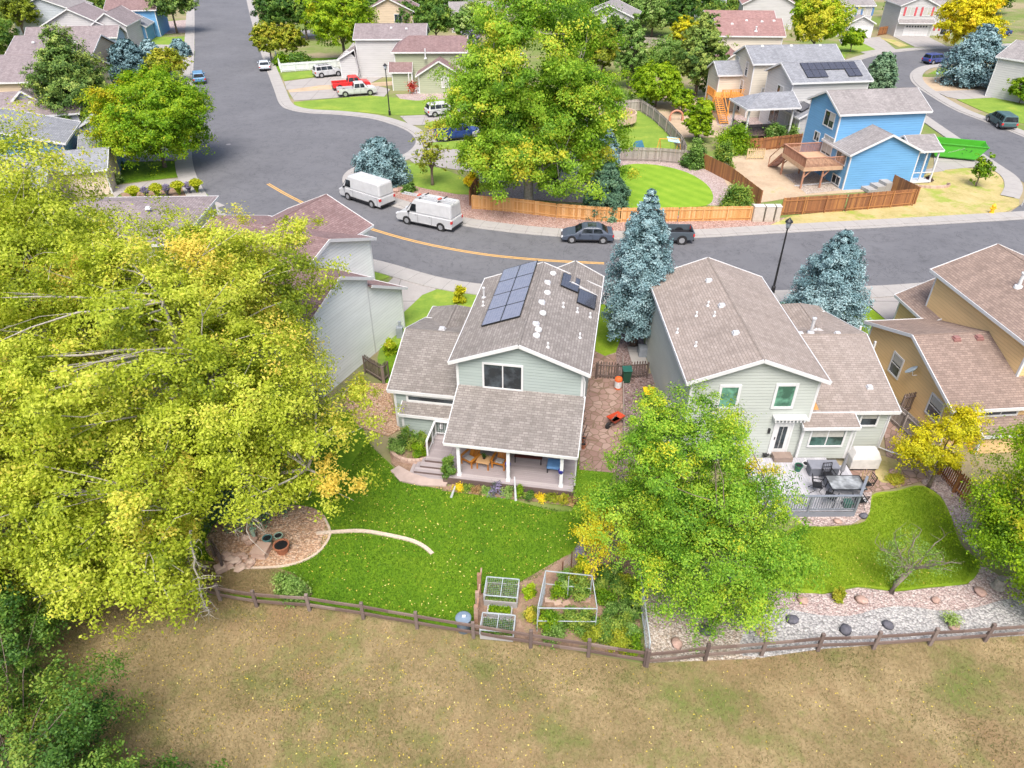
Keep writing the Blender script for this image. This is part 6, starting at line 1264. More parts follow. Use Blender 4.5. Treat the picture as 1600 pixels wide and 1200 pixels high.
        m = MB(); y = sorted((sg*(hw-.02), sg*(hw+.2))); m.box(b1-.55, b1-.4, y[0], y[1], belt+.02, belt+.18); m.build('mirror', P if kind not in ('van', 'hoodvan') else M_BLK, root, bevel=.03)
    m = MB(); m.box(-h2-.03, -h2+.1, -hw+.05, hw-.05, .32, .5); m.box(h2-.12, h2+.02, -hw+.1, hw-.1, .3, .46); m.build('bumper', M_BLK, root, bevel=.03)
    seams = {'sedan': [-1.4, -.45, .75], 'suv': [-1.2, -.3, .85], 'offroad': [-1.3, -.3, .8], 'pickup': [-.5, .44, 1.4], 'minivan': [-1.3, -.15, 1.15], 'van': [-2.6, .9, 2.1], 'hoodvan': [-.9, .6, 1.6]}[kind]
    for sg in (-1, 1):
        m = MB(); [m.bar((x_, sg*(hw+.002), .42), (x_, sg*(hw+.002), belt-.04), .016, .012) for x_ in seams]; [m.bar((x_+.12, sg*(hw+.008), belt-.14), (x_+.28, sg*(hw+.008), belt-.14), .02, .03) for x_ in seams[:2]]; m.bar((-wb+wr+.1, sg*(hw-.012), .33), (wb-wr-.1, sg*(hw-.012), .33), .04, .1); m.build('panel_gap', M_BLK, root)
    if kind == 'van':
        for sg in (-1, 1): m = MB(); y = sorted((sg*(hw-.02), sg*(hw+.015))); m.box(-1.3, 1.3, y[0], y[1], .36, .5); m.build('sill_trim', M_BLK, root)
    if kind == 'offroad':
        m = MB()
        for y in (-.6, .6): m.bar((-1.7, y, H+.07), (.1, y, H+.07), .05)
        for x in (-1.4, -.6, 0): m.bar((x, -.6, H+.05), (x, .6, H+.05), .04)
        m.build('roof_rack', M_BLK, root)
    if kind == 'sedan' and extra == 'sunroof': m = MB(); m.box(-.75, .0, -.45, .45, H-.01, H+.012); m.build('sunroof', M_GLASS, root)
    return root
WH = (.50, .51, .53)
car('van', 'plain white high-roof van parked ahead of the ladder van', (544, 312), (583, 325), 'L', WH, 'van', 'cargo_van')
vv = car('hoodvan', 'white work van with a ladder on its roof', (637, 350), (689, 361), 'L', WH, 'van', 'cargo_van')
lad = thing('ladder', 'aluminium extension ladder with orange-red flags on the white van roof', 'ladder', tuple(vv.location), math.degrees(vv.rotation_euler.z)); m = MB()
for y in (.42, .8): m.bar((-3.3, y, 2.86), (2.3, y, 2.86), .05, .09)
for k in range(18): m.bar((-3.1+k*.3, .42, 2.86), (-3.1+k*.3, .8, 2.86), .035)
m.build('ladder_frame', M_VENT, lad)
for k in range(2): m = MB(); x = -1.7+k*2.2; m.box(x-.1, x+.1, .38, .84, 2.9, 2.98); m.build('clamp', plain('red_plastic', (.6, .1, .06)), lad)
m = MB()
for x in (-1.6, .4): m.bar((x, -.8, 2.68), (x, .85, 2.68), .06); m.box(x-.03, x+.03, .36, .42, 2.66, 2.84); m.box(x-.03, x+.03, -.8, -.74, 2.55, 2.68)
m.build('roof_rack', M_BLK, vv)
car('sedan', 'dark grey sedan with a black sunroof parked by the orange fence', (894, 380), (941, 381), 'L', (.07, .09, .13), 'car', 'parked_car', extra='sunroof')
car('pickup', 'dark pickup truck half hidden by the tall blue spruce', (1004, 381), (1059, 382), 'L', (.07, .09, .11), 'pickup truck', 'pickup_truck')
car('offroad', 'white off-roader with a roof rack on the driveway', (530, 119), (502, 122), 'R', WH, 'car', 'parked_car', z=.07)
car('pickup', 'white crew-cab pickup in front of the red one', (580, 149), (539, 152), 'R', WH, 'pickup truck', 'pickup_truck', z=.07)
car('pickup', 'red pickup truck behind the white pickup', (571, 139), (530, 142), 'R', (.62, .03, .03), 'pickup truck', 'pickup_truck', z=.07)
car('suv', 'white hatchback crossover by the cul-de-sac lawn', (708, 180), (681, 183), 'R', WH, 'car', 'parked_car', z=.07)
car('pickup', 'royal blue pickup truck partly under the cottonwood', (735, 218), (702, 221), 'R', (.015, .04, .20), 'pickup truck', 'pickup_truck', z=.07)
car('minivan', 'dark green minivan seen from behind at upper right', (1539, 188), (1562, 203), 'L', (.05, .11, .12), 'minivan', 'parked_car')
car('suv', 'dark blue hatchback car left of the wide blue spruce', (0, 0), (1, 1), 'L', (.04, .06, .22), 'car', 'parked_car', world=(*G(1460, 99), 20))
car('sedan', 'white sedan seen from behind by the picket fence', (0, 0), (1, 1), 'L', (.5, .55, .62), 'car', 'parked_car', world=(*G(414, 108), 108))
car('suv', 'blue car parked at the left kerb behind the maple', (0, 0), (1, 1), 'L', (.10, .24, .42), 'car', 'parked_car', world=(*G(312, 128), 113))
car('suv', 'white car at the top between dark tree and cottonwood', (0, 0), (1, 1), 'L', WH, 'car', 'parked_car', world=(*G(717, 30), 160))
car('sedan', 'dark blue car beside the white one at the top', (0, 0), (1, 1), 'L', (.05, .07, .15), 'car', 'parked_car', world=(*G(704, 24), 160))
car('sedan', 'blue car on the driveway behind the yellow tree', (0, 0), (1, 1), 'L', (.04, .08, .24), 'car', 'parked_car', world=(*G(1562, 56), 200), z=.07)
# bright green roll-off dumpster
a = Vector((*G(1461, 244, .3), 0)); b = Vector((*G(1524, 250, .3), 0)); d = (b-a).normalized(); root = thing('dumpster', 'bright green roll-off dumpster on the blue house driveway', 'dumpster', (a.x, a.y, .07), math.degrees(math.atan2(d.y, d.x)))
GR = paint('dumpster_green', (.06, .37, .02), .2, .5); m = MB(); L = (b-a).length
for (q, nm) in (([(0, 0), (L, 0), (L+.9, -.0), (-.2, -.0)], 'x'),): pass
def panel(pts, nm, mat, th=.08): m = MB(); m.slab(pts, th) if abs((Vector(pts[1])-Vector(pts[0])).cross(Vector(pts[2])-Vector(pts[0])).normalized().z) > .3 else m.add([Vector(p) for p in pts]+[Vector(p)+Vector((0, th, 0)) for p in pts], [(0, 1, 2, 3), (7, 6, 5, 4), (0, 4, 5, 1), (1, 5, 6, 2), (2, 6, 7, 3), (3, 7, 4, 0)]); return m.build(nm, mat, root)
panel([(0, 0, .3), (L, 0, .3), (L+.9, 0, 1.7), (-.6, 0, 1.7)], 'side_wall', GR); panel([(0, 2.4, .3), (L, 2.4, .3), (L+.9, 2.4, 1.7), (-.6, 2.4, 1.7)], 'side_wall', GR)
m = MB(); m.slab([(L, 0.08, .3), (L, 2.4, .3), (L+.9, 2.4, 1.7), (L+.9, 0.08, 1.7)], .08); m.build('end_wall', GR, root); m = MB(); m.slab([(0, 0.08, .3), (0, 2.4, .3), (-.6, 2.4, 1.7), (-.6, 0.08, 1.7)], .08); m.build('end_wall', GR, root)
m = MB(); m.box(0, L, .08, 2.4, .18, .3); m.build('floor', GR, root); m = MB(); m.bar((-.65, -.03, 1.72), (L+.95, -.03, 1.72), .14, .1); m.bar((-.65, 2.5, 1.72), (L+.95, 2.5, 1.72), .14, .1); m.build('rim', GR, root)
R = random.Random(3)
for k in range(9): m = MB(); x0 = 1.2+k*.16; m.bar((x0, -.012, .75+.06*k), (x0+R.uniform(.1, .5), -.012, .9+.07*k), .02, .04); m.build('scuff', plain('pale_scuff', (.30, .45, .25)), root)
for k in range(10): m = MB(); x0 = L*.72+R.uniform(-.4, .5); z0 = R.uniform(.6, 1.5); m.bar((x0, -.012, z0), (x0+R.uniform(-.2, .2), -.012, z0+R.uniform(-.2, .2)), .015, .09); m.build('scuff', plain('dark_scuff', (.03, .17, .02)), root)
m = MB(); m.box(.05, L-.05, .1, 2.3, .3, .9); m.build('rubbish', tinted('debris', [(0, (.06, .03, .03)), (1, (.2, .12, .1))]), root)
# ---------------------------------------------------------------- street furniture
def lamp(label, px, py, top):
    x, y = G(px, py, .13); h = hgt(top, y)-.13; root = thing('street_lamp', label, 'street lamp', (x, y, .13)); m = MB(); m.lathe([(.16, 0), (.16, .5), (.09, .6), (.07, h*.5), (.055, h-.75)], 10); m.build('pole', M_BLK, root)
    m = MB(); m.lathe([(.12, h-.72), (.2, h-.5), (.22, h-.3)], 8); m.build('lamp_glass', glass('lamp_glass', (.2, .22, .25)), root)
    m = MB(); m.lathe([(.3, h-.29), (.26, h-.2), (.1, h-.05), (.03, h+.05)], 8); m.build('lamp_cap', M_BLK, root)
    m = MB(); m.lathe([(.1, h-.8), (.14, h-.74), (.13, h-.71)], 8); m.build('collar', M_BLK, root)
lamp('black street lamp between the pale house and the near kerb', 1207, 457, 341); lamp('black street lamp on the cul-de-sac lawn', 609, 179, 99)
x, y = G(1549, 333, .06); root = thing('fire_hydrant', 'yellow fire hydrant on the dry corner lawn', 'hydrant', (x, y, .06)); Y_ = plain('hydrant_yellow', (.75, .42, .01), .5); m = MB(); m.lathe([(.24, 0), (.24, .08), (.17, .1), (.16, .65), (.21, .68), (.2, .76), (.1, .9), (.05, .97)], 12); m.build('barrel', Y_, root)
for sg in (-1, 1): m = MB(); m.tube([(sg*.12, 0, .5), (sg*.3, 0, .5)], .085, 8); m.build('nozzle', Y_, root)
for i, (px, w, lab) in enumerate([(1182, .95, 'leftmost'), (1199, .8, 'middle'), (1212, .45, 'rightmost, narrow')]):
    x, y = G(px, 345, .06); root = thing('utility_cabinet', f'{lab} of the three beige utility cabinets between the two fences', 'utility box', (x, y, .06)); m = MB(); m.box(-w/2, w/2, -.3, .35, 0, 1.45); m.build('cabinet', plain('cabinet_beige', (.52, .47, .40), var=.08), root, bevel=.03); m = MB(); m.box(-w/2-.03, w/2+.03, -.34, .38, 1.45, 1.52); m.build('lid', plain('cabinet_lid', (.6, .56, .5)), root)
    m = MB(); m.box(-w/2+.08, w/2-.08, -.325, -.302, .15, 1.35); m.build('door', plain('cabinet_door', (.48, .43, .37)), root)
for (px, py, lab, r) in ((465, 348, 'pale round utility cover left of the yellow line', .34), (453, 347, 'small water valve cover left of the larger one', .14), (357, 226, 'short pale marker on the wide curve of the street', .3)):
    x, y = G(px, py); m = MB(); m.lathe([(r, 0), (r, .006)], 20, (0, 0, 0)); o = m.build('manhole_cover', plain('cover_metal', (.26, .24, .25), .6), None); o.location = (x, y, .033); tag(o, lab, 'manhole cover')
x, y = G(1596, 322, .1); root = thing('sign_post', 'thin metal sign post cut by the right edge of the corner lawn', 'sign post', (x, y, .1)); m = MB(); m.bar((0, 0, 0), (0, 0, 3.2), .06); m.build('post', M_VENT, root); m = MB(); m.box(-.02, .02, -.4, .4, 2.7, 3.2); m.build('sign_plate', M_VENT, root)
# ---------------------------------------------------------------- sage house deck furniture
M_ADIR = tinted('orange_teak', [(0, (.34, .12, .015)), (1, (.52, .21, .03))], .5, .3)
def adirondack(label, px, py, rot):
    x, y = G(px, py, .9); y -= .75; root = thing('adirondack_chair', label, 'chair', (x, y, .5), rot); m = MB()      # faces -y
    for k in range(6): m.bar((-.3, -.32+k*.11, .36-k*.025), (.3, -.32+k*.11, .36-k*.025), .095, .02)
    m.build('seat', M_ADIR, root); m = MB()
    for k in range(5): t = (k-2)*.115; m.bar((t, .28, .25), (t*1.15, .62, 1.0-abs(k-2)*.05), .105, .02, up=(0, -1, .4))
    m.build('backrest', M_ADIR, root)
    for sg in (-1, 1):
        m = MB(); m.box(sg*.38-.07, sg*.38+.07, -.42, .38, .53, .56); m.build('armrest', M_ADIR, root)
        m = MB(); m.bar((sg*.34, -.34, 0), (sg*.34, -.34, .53), .08, .04); m.build('leg', M_ADIR, root); m = MB(); m.bar((sg*.3, -.36, .3), (sg*.3, .55, .03), .03, .1); m.build('leg', M_ADIR, root)
    m = MB(); m.box(-.22, .22, -.28, .1, .37, .44); m.build('cushion', plain('grey_cushion', (.35, .33, .32)), root, bevel=.03)
adirondack('orange wooden armchair nearest the vine-clad deck post', 736, 700, -35); adirondack('orange wooden armchair right of the small wooden table', 782, 704, -20)
x, y = G(757, 703, 1.0); y -= .75; root = thing('side_table', 'small light wood table between the two orange armchairs', 'table', (x, y, .5), -15); m = MB()
for k in range(5): m.box(-.36, .36, -.34+k*.14, -.21+k*.14, .46, .49)
m.build('tabletop', plain('light_teak', (.58, .36, .18)), root)
for p in ((-.3, -.28), (.3, -.28), (-.3, .28), (.3, .28)): m = MB(); m.box(p[0]-.03, p[0]+.03, p[1]-.03, p[1]+.03, 0, .46); m.build('leg', M_ADIR, root)
pt = thing('potted_plant', 'small dark potted plant on the light wood table', 'plant pot', (x, y+.05, .99)); m = MB(); m.lathe([(.07, 0), (.1, .15)], 10); m.build('pot', M_BLK, pt); leaf_mesh('foliage', np.random.default_rng(1).normal(0, .07, (120, 3))+np.array([0, 0, .25]), np.random.default_rng(2).normal(0, 1, (120, 3)), .07, np.full(120, .3), P_GREEN, pt)
x, y = G(866, 712, .95); y -= .6; root = thing('ottoman', 'blue cushioned ottoman by the right deck post', 'ottoman', (x, y, .5), -9); m = MB(); m.box(-.4, .4, -.35, .35, .28, .46); m.build('cushion', plain('blue_cushion', (.12, .27, .52), .8), root, bevel=.05)
for p in ((-.35, -.3), (.35, -.3), (-.35, .3), (.35, .3)): m = MB(); m.box(p[0]-.03, p[0]+.03, p[1]-.03, p[1]+.03, 0, .28); m.build('leg', M_BLK, root)
x, y = G(826, 704, .9); root = thing('coffee_table', 'dark metal-framed bench table with a red-brown throw under the deck roof', 'table', (x, y-.35, .5), -9); m = MB(); m.box(-.75, .75, -.3, .3, .4, .44); m.build('tabletop', plain('dark_maroon', (.10, .025, .02)), root)
for p in ((-.7, -.26), (.7, -.26), (-.7, .26), (.7, .26)): m = MB(); m.box(p[0]-.025, p[0]+.025, p[1]-.025, p[1]+.025, 0, .4); m.build('leg', M_BLK, root)
for px, py, lab in ((794, 722, 'dark blue pot hung on the middle deck post'), (877, 733, 'dark blue pot hung on the right deck post')):
    lx, ly = G(px, py, 1.55); m = MB(); m.lathe([(.08, 0), (.15, .08), (.16, .24), (.13, .28)], 8); o = m.build('hanging_pot', plain('cobalt_glaze', (.02, .02, .20), .3)); o.location = (lx-.02, ly-.12, 1.35); tag(o, lab, 'plant pot')
for (px, py, tx, ty, z1, lab) in ((705, 777, 711, 760, .75, 'slanting white pipe standing at the lawn edge left'), (806, 782, 804, 745, 1.3, 'grey-white pole standing in the flower bed below the middle post')):
    a = G(px, py, .06); b = G(tx, ty, z1); m = MB(); m.tube([(0, 0, 0), (b[0]-a[0], b[1]-a[1], z1-.06)], [.07, .035], 8); o = m.build('garden_pole', plain('pole_pale', (.5, .52, .56))); o.location = (*a, .06); tag(o, lab, 'pole')
# round brick bed wall
cx, cy = G(650, 704); M_BRK = tinted('retaining_blocks', [(0, (.36, .24, .19)), (.5, (.47, .33, .27)), (1, (.58, .45, .38))], .9, .3); m = MB(); 
for row in range(2):
    for k in range(22):
        q = math.radians(150+k*9+row*4.5); r = 1.22; c = Vector((r*math.cos(q)*1.1, r*math.sin(q)*.95, .04+row*.15)); t = Vector((-math.sin(q), math.cos(q), 0)); m.bar(c-t*.095+Vector((0, 0, .07)), c+t*.095+Vector((0, 0, .07)), .2, .14)
o = m.build('planter_wall', M_BRK); o.location = (cx, cy, 0); tag(o, 'curved two-course brick wall round the rose bed', 'garden wall')
sx, sy = G(655, 748); m = MB(); m.prism([(-1.6, .5), (-1.2, .9), (-.4, .3), (.6, -.15), (1.6, -.25), (1.5, -.7), (.2, -.65), (-1.0, -.3)], 0, .09); o = m.build('stone_slab', plain('pink_stone', (.42, .33, .30), vs=2)); o.location = (sx, sy, .06); tag(o, 'pinkish stone landing at the foot of the deck steps', 'stone slab')
# ---------------------------------------------------------------- stone pile and pots under the cottonwood
M_SAND = tinted('sandstone', [(0, (.32, .20, .15)), (.5, (.44, .31, .25)), (1, (.56, .44, .37))], .9, .4, (4, 4, 4))
def rocks(label, px, py, n, sx_, sy_, s, seed, flat=.35, mat=None, name='stone_pile', cat='stones'):
    x, y = G(px, py); root = thing(name, label, cat, (x, y, .07)); R = random.Random(seed)
    for k in range(n): m = MB(); q = s*R.uniform(.6, 1.2); m.blob((0, 0, 0), (q, q*R.uniform(.6, 1), q*flat), 7, seed=seed+k, jit=.25); o = m.build('stone', mat or M_SAND, root); o.location = (R.uniform(-sx_, sx_), R.uniform(-sy_, sy_), q*flat*.6+(k//6)*s*flat*.9); o.rotation_euler = (R.uniform(-.2, .2), R.uniform(-.2, .2), R.uniform(0, 6))
rocks('heap of pink sandstone slabs beside the picket stub', 366, 880, 16, .5, .4, .27, 1); rocks('stack of smaller flat stones left of the square slab', 385, 882, 8, .25, .3, .25, 2); rocks('pile of upright pink stones behind the square slab', 390, 850, 5, .3, .2, .26, 3, .8)
x, y = G(410, 866); root = thing('slab_stack', 'square stack of flagstone slabs left of the brown pot', 'stone slabs', (x, y, .07), -10)
for k in range(4): m = MB(); m.prism([(-.36+R.uniform(-.04, .04), -.4), (.36, -.38+R.uniform(-.04, .04)), (.34, .42), (-.34, .4)], k*.09, k*.09+.08, bottom=True); m.build('slab', M_SAND, root)
def pot(label, px, py, r, h, mat, name='plant_pot', z=.07, cat='plant pot', soil=True):
    x, y = G(px, py, z); root = thing(name, label, cat, (x, y, z)); m = MB(); m.lathe([(r*.7, 0), (r, h*.85), (r*1.08, h*.87), (r*1.08, h), (r*.9, h), (r*.85, h*.8)], 14); m.build('pot', mat, root)
    if soil: m = MB(); m.lathe([(r*.86, h*.8), (r*.86, h*.9)], 12); m.build('soil', M_BLK, root)
M_TERR = plain('terracotta', (.34, .13, .07), .7); M_PALEG = plain('pale_green_glaze', (.30, .42, .33), .4)
pot('brown tub with a dark inside beside the slab stack', 442, 862, .36, .5, M_TERR); pot('pale green round jar behind the brown tub', 437, 845, .2, .4, M_PALEG); pot('upright grey-green tube behind the stones', 398, 843, .11, .75, M_PALEG, soil=False); pot('teal jar in the shade beside the stones', 420, 850, .22, .45, plain('teal_glaze', (.08, .2, .2), .4))
pot('terracotta pot by the sage house corner, lower', 911, 700, .16, .3, M_TERR); pot('terracotta pot by the sage house corner, upper', 912, 690, .14, .28, M_TERR)
x, y = G(346, 893); m = MB(); m.box(-.25, .25, -.2, .2, 0, .35); o = m.build('stone_block', M_SAND, bevel=.04); o.location = (x, y, .06); o.rotation_euler = (.1, 0, .6); tag(o, 'pale pink block at the left end of the stone heap', 'stone')
for i, (px, py, s, c, lab) in enumerate([(1237, 971, .28, 0, 'grey-blue boulder at the left of the white rock'), (1320, 987, .3, 0, 'dark boulder in the middle of the white rock, nearest the rail'), (1386, 979, .27, 0, 'grey boulder right of the middle one'), (1101, 988, .34, 0, 'dark boulder under the locust'), (1489, 981, .32, 1, 'reddish boulder near the right end of the white rock'), (1253, 940, .28, 1, 'orange-brown boulder at the lawn edge left'),
    (1345, 940, .3, 1, 'pink boulder at the lawn edge middle'), (1461, 940, .22, 1, 'small grey-pink boulder at the lawn edge'), (1530, 928, .3, 1, 'pink boulder near the right-hand stump'), (1308, 817, .22, 1, 'reddish stone by the deck skirt'), (1348, 808, .24, 0, 'grey stone at the deck corner bed'), (1057, 1008, .3, 1, 'brown boulder left of the locust overhang'), (1186, 990, .2, 1, 'small orange boulder below the locust'), (1394, 740, .28, 1, 'round tan boulder by the curved drain pipe'), (1040, 965, .2, 1, 'small pink stone beside the wire fence'), (618, 300, .45, 1, 'tan boulder at the rear of the plain white van')]):
    x, y = G(px, py); m = MB(); m.blob((0, 0, 0), (s, s*.8, s*.55), 8, seed=i*3, jit=.14); o = m.build('boulder', plain('dark_boulder', (.10, .10, .125), .8, var=.35, vs=6) if not c else plain('pink_boulder', (.40, .27, .23), .85, var=.3, vs=6), smooth=True); o.location = (x, y, .06+s*.25); o.rotation_euler = (0, 0, i); tag(o, lab, 'boulder')
x, y = G(1558, 918); root = thing('tree_stump', 'sawn grey stump at the right end of the lawn', 'stump', (x, y, .05)); m = MB(); m.lathe([(.3, 0), (.22, .1), (.2, .5), (.19, .52)], 9); m.build('stump', M_BARKG, root)
x, y = G(1222, 888); m = MB(); m.lathe([(.3, 0), (.34, .06), (.3, .08)], 12); o = m.build('flying_disc', plain('toy_blue', (.2, .25, .45))); o.location = (x, y, .07); tag(o, 'grey-blue round toy on the right lawn near the locust', 'toy')
# ---------------------------------------------------------------- kitchen garden
M_PVC = plain('pvc_pipe', (.38, .43, .47), .5); M_STEEL = plain('galvanised', (.32, .35, .37), .5, .3)
f0, f1 = G(839, 988), G(929, 989); bk0 = G(852.5, 892.5, 1.6); bk1 = G(925, 900, 1.6); root = thing('garden_cage', 'tall white pipe frame over the tomato plants', 'garden frame', (f0[0], f0[1], .07)); q = [(f0[0], f0[1]), (f1[0], f1[1]), (bk1[0], bk1[1]), (bk0[0], bk0[1])]; q = [(a-f0[0], b-f0[1]) for a, b in q]; m = MB()
for a, b in zip(q, q[1:]+q[:1]):
    m.bar((*a, 0), (*a, 1.55), .035); m.bar((*a, 1.55), (*b, 1.55), .035); m.bar((*a, .7), (*b, .7), .03) if a != q[1] else None
m.bar((*q[0], 1.55), (q[3][0], q[3][1], .7), .03); m.bar(((q[2][0]+q[3][0])/2, q[2][1], 0), ((q[2][0]+q[3][0])/2, q[2][1], 1.5), .03)
m.build('frame', M_PVC, root); m = MB()
for k in range(1, 14): x_ = q[0][0]+(q[3][0]-q[0][0])*k/14; y_ = q[0][1]+(q[3][1]-q[0][1])*k/14; m.bar((x_, y_, 0), (x_, y_, 1.5), .008)
for k in range(1, 12): m.bar((*q[0], k*.13), (*q[3], k*.13), .008)
m.build('wire_mesh', M_STEEL, root)
W_GR = tinted('grey_bed_boards', [(0, (.30, .29, .29)), (1, (.42, .41, .41))])
def raised(label, px, py, w, d, h, cage, seed, mt=P_GREEN, mn=.6, rot=-6, top=.55):
    x, y = G(px, py, .07); root = thing('raised_bed', label, 'planter', (x, y, .07), rot)
    for (a, b, c_, e) in ((-w/2, w/2, -.02, .03), (-w/2, w/2, d-.03, d+.02), (-w/2-.02, -w/2+.03, .031, d-.031), (w/2-.03, w/2+.02, .031, d-.031)): m = MB(); m.box(a, b, c_, e, 0, h); m.build('side_board', W_GR, root)
    m = MB(); m.box(-w/2+.03, w/2-.03, .03, d-.03, 0, h*.8); m.build('soil', M_SOIL, root)
    R = np.random.default_rng(seed); n = 1500; pos = np.stack([R.uniform(-w/2+.06, w/2-.06, n), R.uniform(.06, d-.06, n), h*.8+np.abs(R.normal(0, .1, n))], 1); leaf_mesh('foliage', pos, R.normal(0, 1, (n, 3)), .085, R.normal(mn, .2, n), mt, root, seed)
    if cage:
        m = MB(); c_ = [(-w/2, 0), (w/2, 0), (w/2, d), (-w/2, d)]
        for a, b in zip(c_, c_[1:]+c_[:1]): m.bar((*a, h), (*a, top), .035); m.bar((*a, top), (*b, top), .04)
        m.bar((0, 0, top), (0, d, top), .035); m.build('frame', M_PVC, root); m = MB()
        for k in range(1, 16): m.bar((-w/2+w*k/16, 0, top), (-w/2+w*k/16, d, top), .006)
        for k in range(1, 10): m.bar((-w/2, d*k/10, top), (w/2, d*k/10, top), .006)
        m.build('wire_mesh', M_STEEL, root)
raised('far raised bed with a wire lid and dark greens', 782, 948, 1.45, 1.0, .35, True, 1, P_GREYG, .45, top=.7); raised('small middle raised bed with yellow-green seedlings', 780, 966, 1.05, .4, .32, False, 2, P_LIME, .3); raised('near raised bed behind the split-rail fence', 776, 1000, 1.4, .85, .3, True, 3, P_GREEN, .5, top=.6)
for i, (px, py, hh, lab) in enumerate([(744, 975, 1.15, 'nearest of three weathered timber posts beside the raised beds'), (746, 952, 1.1, 'middle of three weathered timber posts beside the raised beds'), (749, 930, 1.35, 'farthest of three weathered timber posts beside the raised beds')]):
    x, y = G(px, py); m = MB(); m.bar((0, 0, 0), (.02, .02, hh), .17, .15); m.bar((.03, .03, hh*.3), (.1, .65, hh*.75), .06, .14); o = m.build('timber_post', tinted('bleached_timber', [(0, (.16, .07, .035)), (.5, (.30, .17, .11)), (1, (.55, .50, .48))], .9, .7, (2, 2, 3))); o.location = (x, y, .06); tag(o, lab, 'post')
x, y = G(725, 984); root = thing('barrel', 'grey drum with a pale blue lid at the corner of the lawn', 'barrel', (x, y, .06)); m = MB(); m.lathe([(.28, 0), (.3, .4), (.28, .72)], 16); m.build('drum', plain('slate_plastic', (.10, .13, .17)), root); m = MB(); m.lathe([(.33, .72), (.34, .76), (.28, .8), (.05, .83)], 18); l_ = m.build('lid', plain('blue_grey_plastic', (.16, .22, .30)), root); m = MB(); m.box(-.04, .1, -.04, .06, .83, .87); m.build('handle', M_WHITE, l_)
a, b = G(1011, 1030), G(996, 915); root = thing('wire_fence', 'pipe and wire fence between garden plot and gravel', 'fence', (a[0], a[1], .06)); dx, dy = b[0]-a[0], b[1]-a[1]
for k in range(4): m = MB(); m.bar((dx*k/3, dy*k/3, 0), (dx*k/3, dy*k/3, 1.1), .06); m.build('post', M_PVC, root)
for z in (.15, 1.1): m = MB(); m.bar((0, 0, z), (dx, dy, z), .05); m.build('rail', M_PVC, root)
m = MB(); [m.bar((dx*k/30, dy*k/30, .1), (dx*k/30, dy*k/30, 1.1), .007) for k in range(31)]; [m.bar((0, 0, z*.12), (dx, dy, z*.12), .007) for z in range(1, 9)]; m.build('wire_mesh', M_STEEL, root)
root = thing('wire_fence', 'rusty post and wire fence along the lawn side of the plot', 'fence', (*G(878, 905), .06)); o_ = G(878, 905); pts = [(0, 0)]+[(G(*p)[0]-o_[0], G(*p)[1]-o_[1]) for p in ((892, 890), (915, 868))]
for p in pts: m = MB(); m.bar((*p, 0), (*p, 1.15), .05); m.build('post', plain('rust', (.12, .05, .03)), root)
m = MB()
for a, b in zip(pts[:-1], pts[1:]):
    for z in range(1, 9): m.bar((*a, z*.13), (*b, z*.13), .007)
m.build('wire_mesh', M_STEEL, root)
for i, (px, py) in enumerate([(858, 940), (872, 944), (884, 945)]):
    x, y = G(px, py); m = MB(); m.box(-.2, .2, -.12, .14, 0, .06); o = m.build('stepping_stone', M_SAND, bevel=.02); o.location = (x, y, .07); o.rotation_euler = (0, 0, .2*i); tag(o, ['left', 'middle', 'right'][i]+' of three pink paving stones inside the tall frame', 'paving stone')
x, y = G(913, 935); m = MB(); m.box(-.25, .25, -.3, .3, 0, .06); o = m.build('stepping_stone', M_SAND, bevel=.02); o.location = (x, y, .07); tag(o, 'larger square paving stone at the back of the tall frame', 'paving stone')
# ---------------------------------------------------------------- side yard
def bin_(label, px, py, w, d, h, body, lid, z=.07, rot=0):
    x, y = G(px, py, z); root = thing('wheelie_bin', label, 'bin', (x, y, z), rot); m = MB(); m.add([(-w*.4, -d*.4, .05), (w*.4, -d*.4, .05), (w*.4, d*.4, .05), (-w*.4, d*.4, .05), (-w/2, -d/2, h), (w/2, -d/2, h), (w/2, d/2, h), (-w/2, d/2, h)], [(0, 3, 2, 1), (4, 5, 6, 7), (0, 1, 5, 4), (1, 2, 6, 5), (2, 3, 7, 6), (3, 0, 4, 7)]); m.build('body', body, root, bevel=.03)
    m = MB(); m.box(-w*.55, w*.55, -d*.58, d*.55, h, h+.07); m.build('lid', lid, root, bevel=.03)
    for sg in (-1, 1): m = MB(); m.tube([(sg*w*.32, d*.45, .1), (sg*w*.42, d*.45, .1)], .1, 10); m.build('wheel', M_TIRE, root)
PL = plain('black_plastic', (.02, .02, .022), .5)
bin_('black bin with a bright yellow lid against the pale wall', 1012, 632, .65, .7, 1.0, PL, plain('yellow_plastic', (.75, .5, .01), .45)); bin_('dark green bin behind the picket gate', 978, 596, .55, .6, .95, plain('green_plastic', (.01, .06, .035), .5), plain('teal_lid', (.02, .11, .09), .5))
x, y = G(965, 608); root = thing('drinks_cooler', 'orange-topped white jug by the side path', 'container', (x, y, .07)); OR_ = plain('orange_plastic', (.75, .13, .03), .45); m = MB(); m.lathe([(.2, 0), (.22, .12)], 14); m.build('base', OR_, root); m = MB(); m.lathe([(.22, .12), (.23, .6)], 14); m.build('body', M_WHITE, root); m = MB(); m.lathe([(.24, .6), (.24, .72), (.2, .8), (.1, .84)], 14); m.build('lid', OR_, root)
x, y = G(961, 664); root = thing('wheelbarrow', 'red-orange wheelbarrow tipped on the flagstone side path', 'wheelbarrow', (x, y, .07), 40); m = MB(); m.add([(-.3, -.22, .3), (.3, -.2, .3), (.3, .2, .3), (-.3, .22, .3), (-.5, -.33, .62), (.5, -.3, .55), (.5, .3, .55), (-.5, .33, .62)], [(0, 3, 2, 1), (0, 1, 5, 4), (1, 2, 6, 5), (2, 3, 7, 6), (3, 0, 4, 7), (0, 1, 2, 3)]); m.build('tray', plain('red_paint', (.5, .07, .03), .4), root)
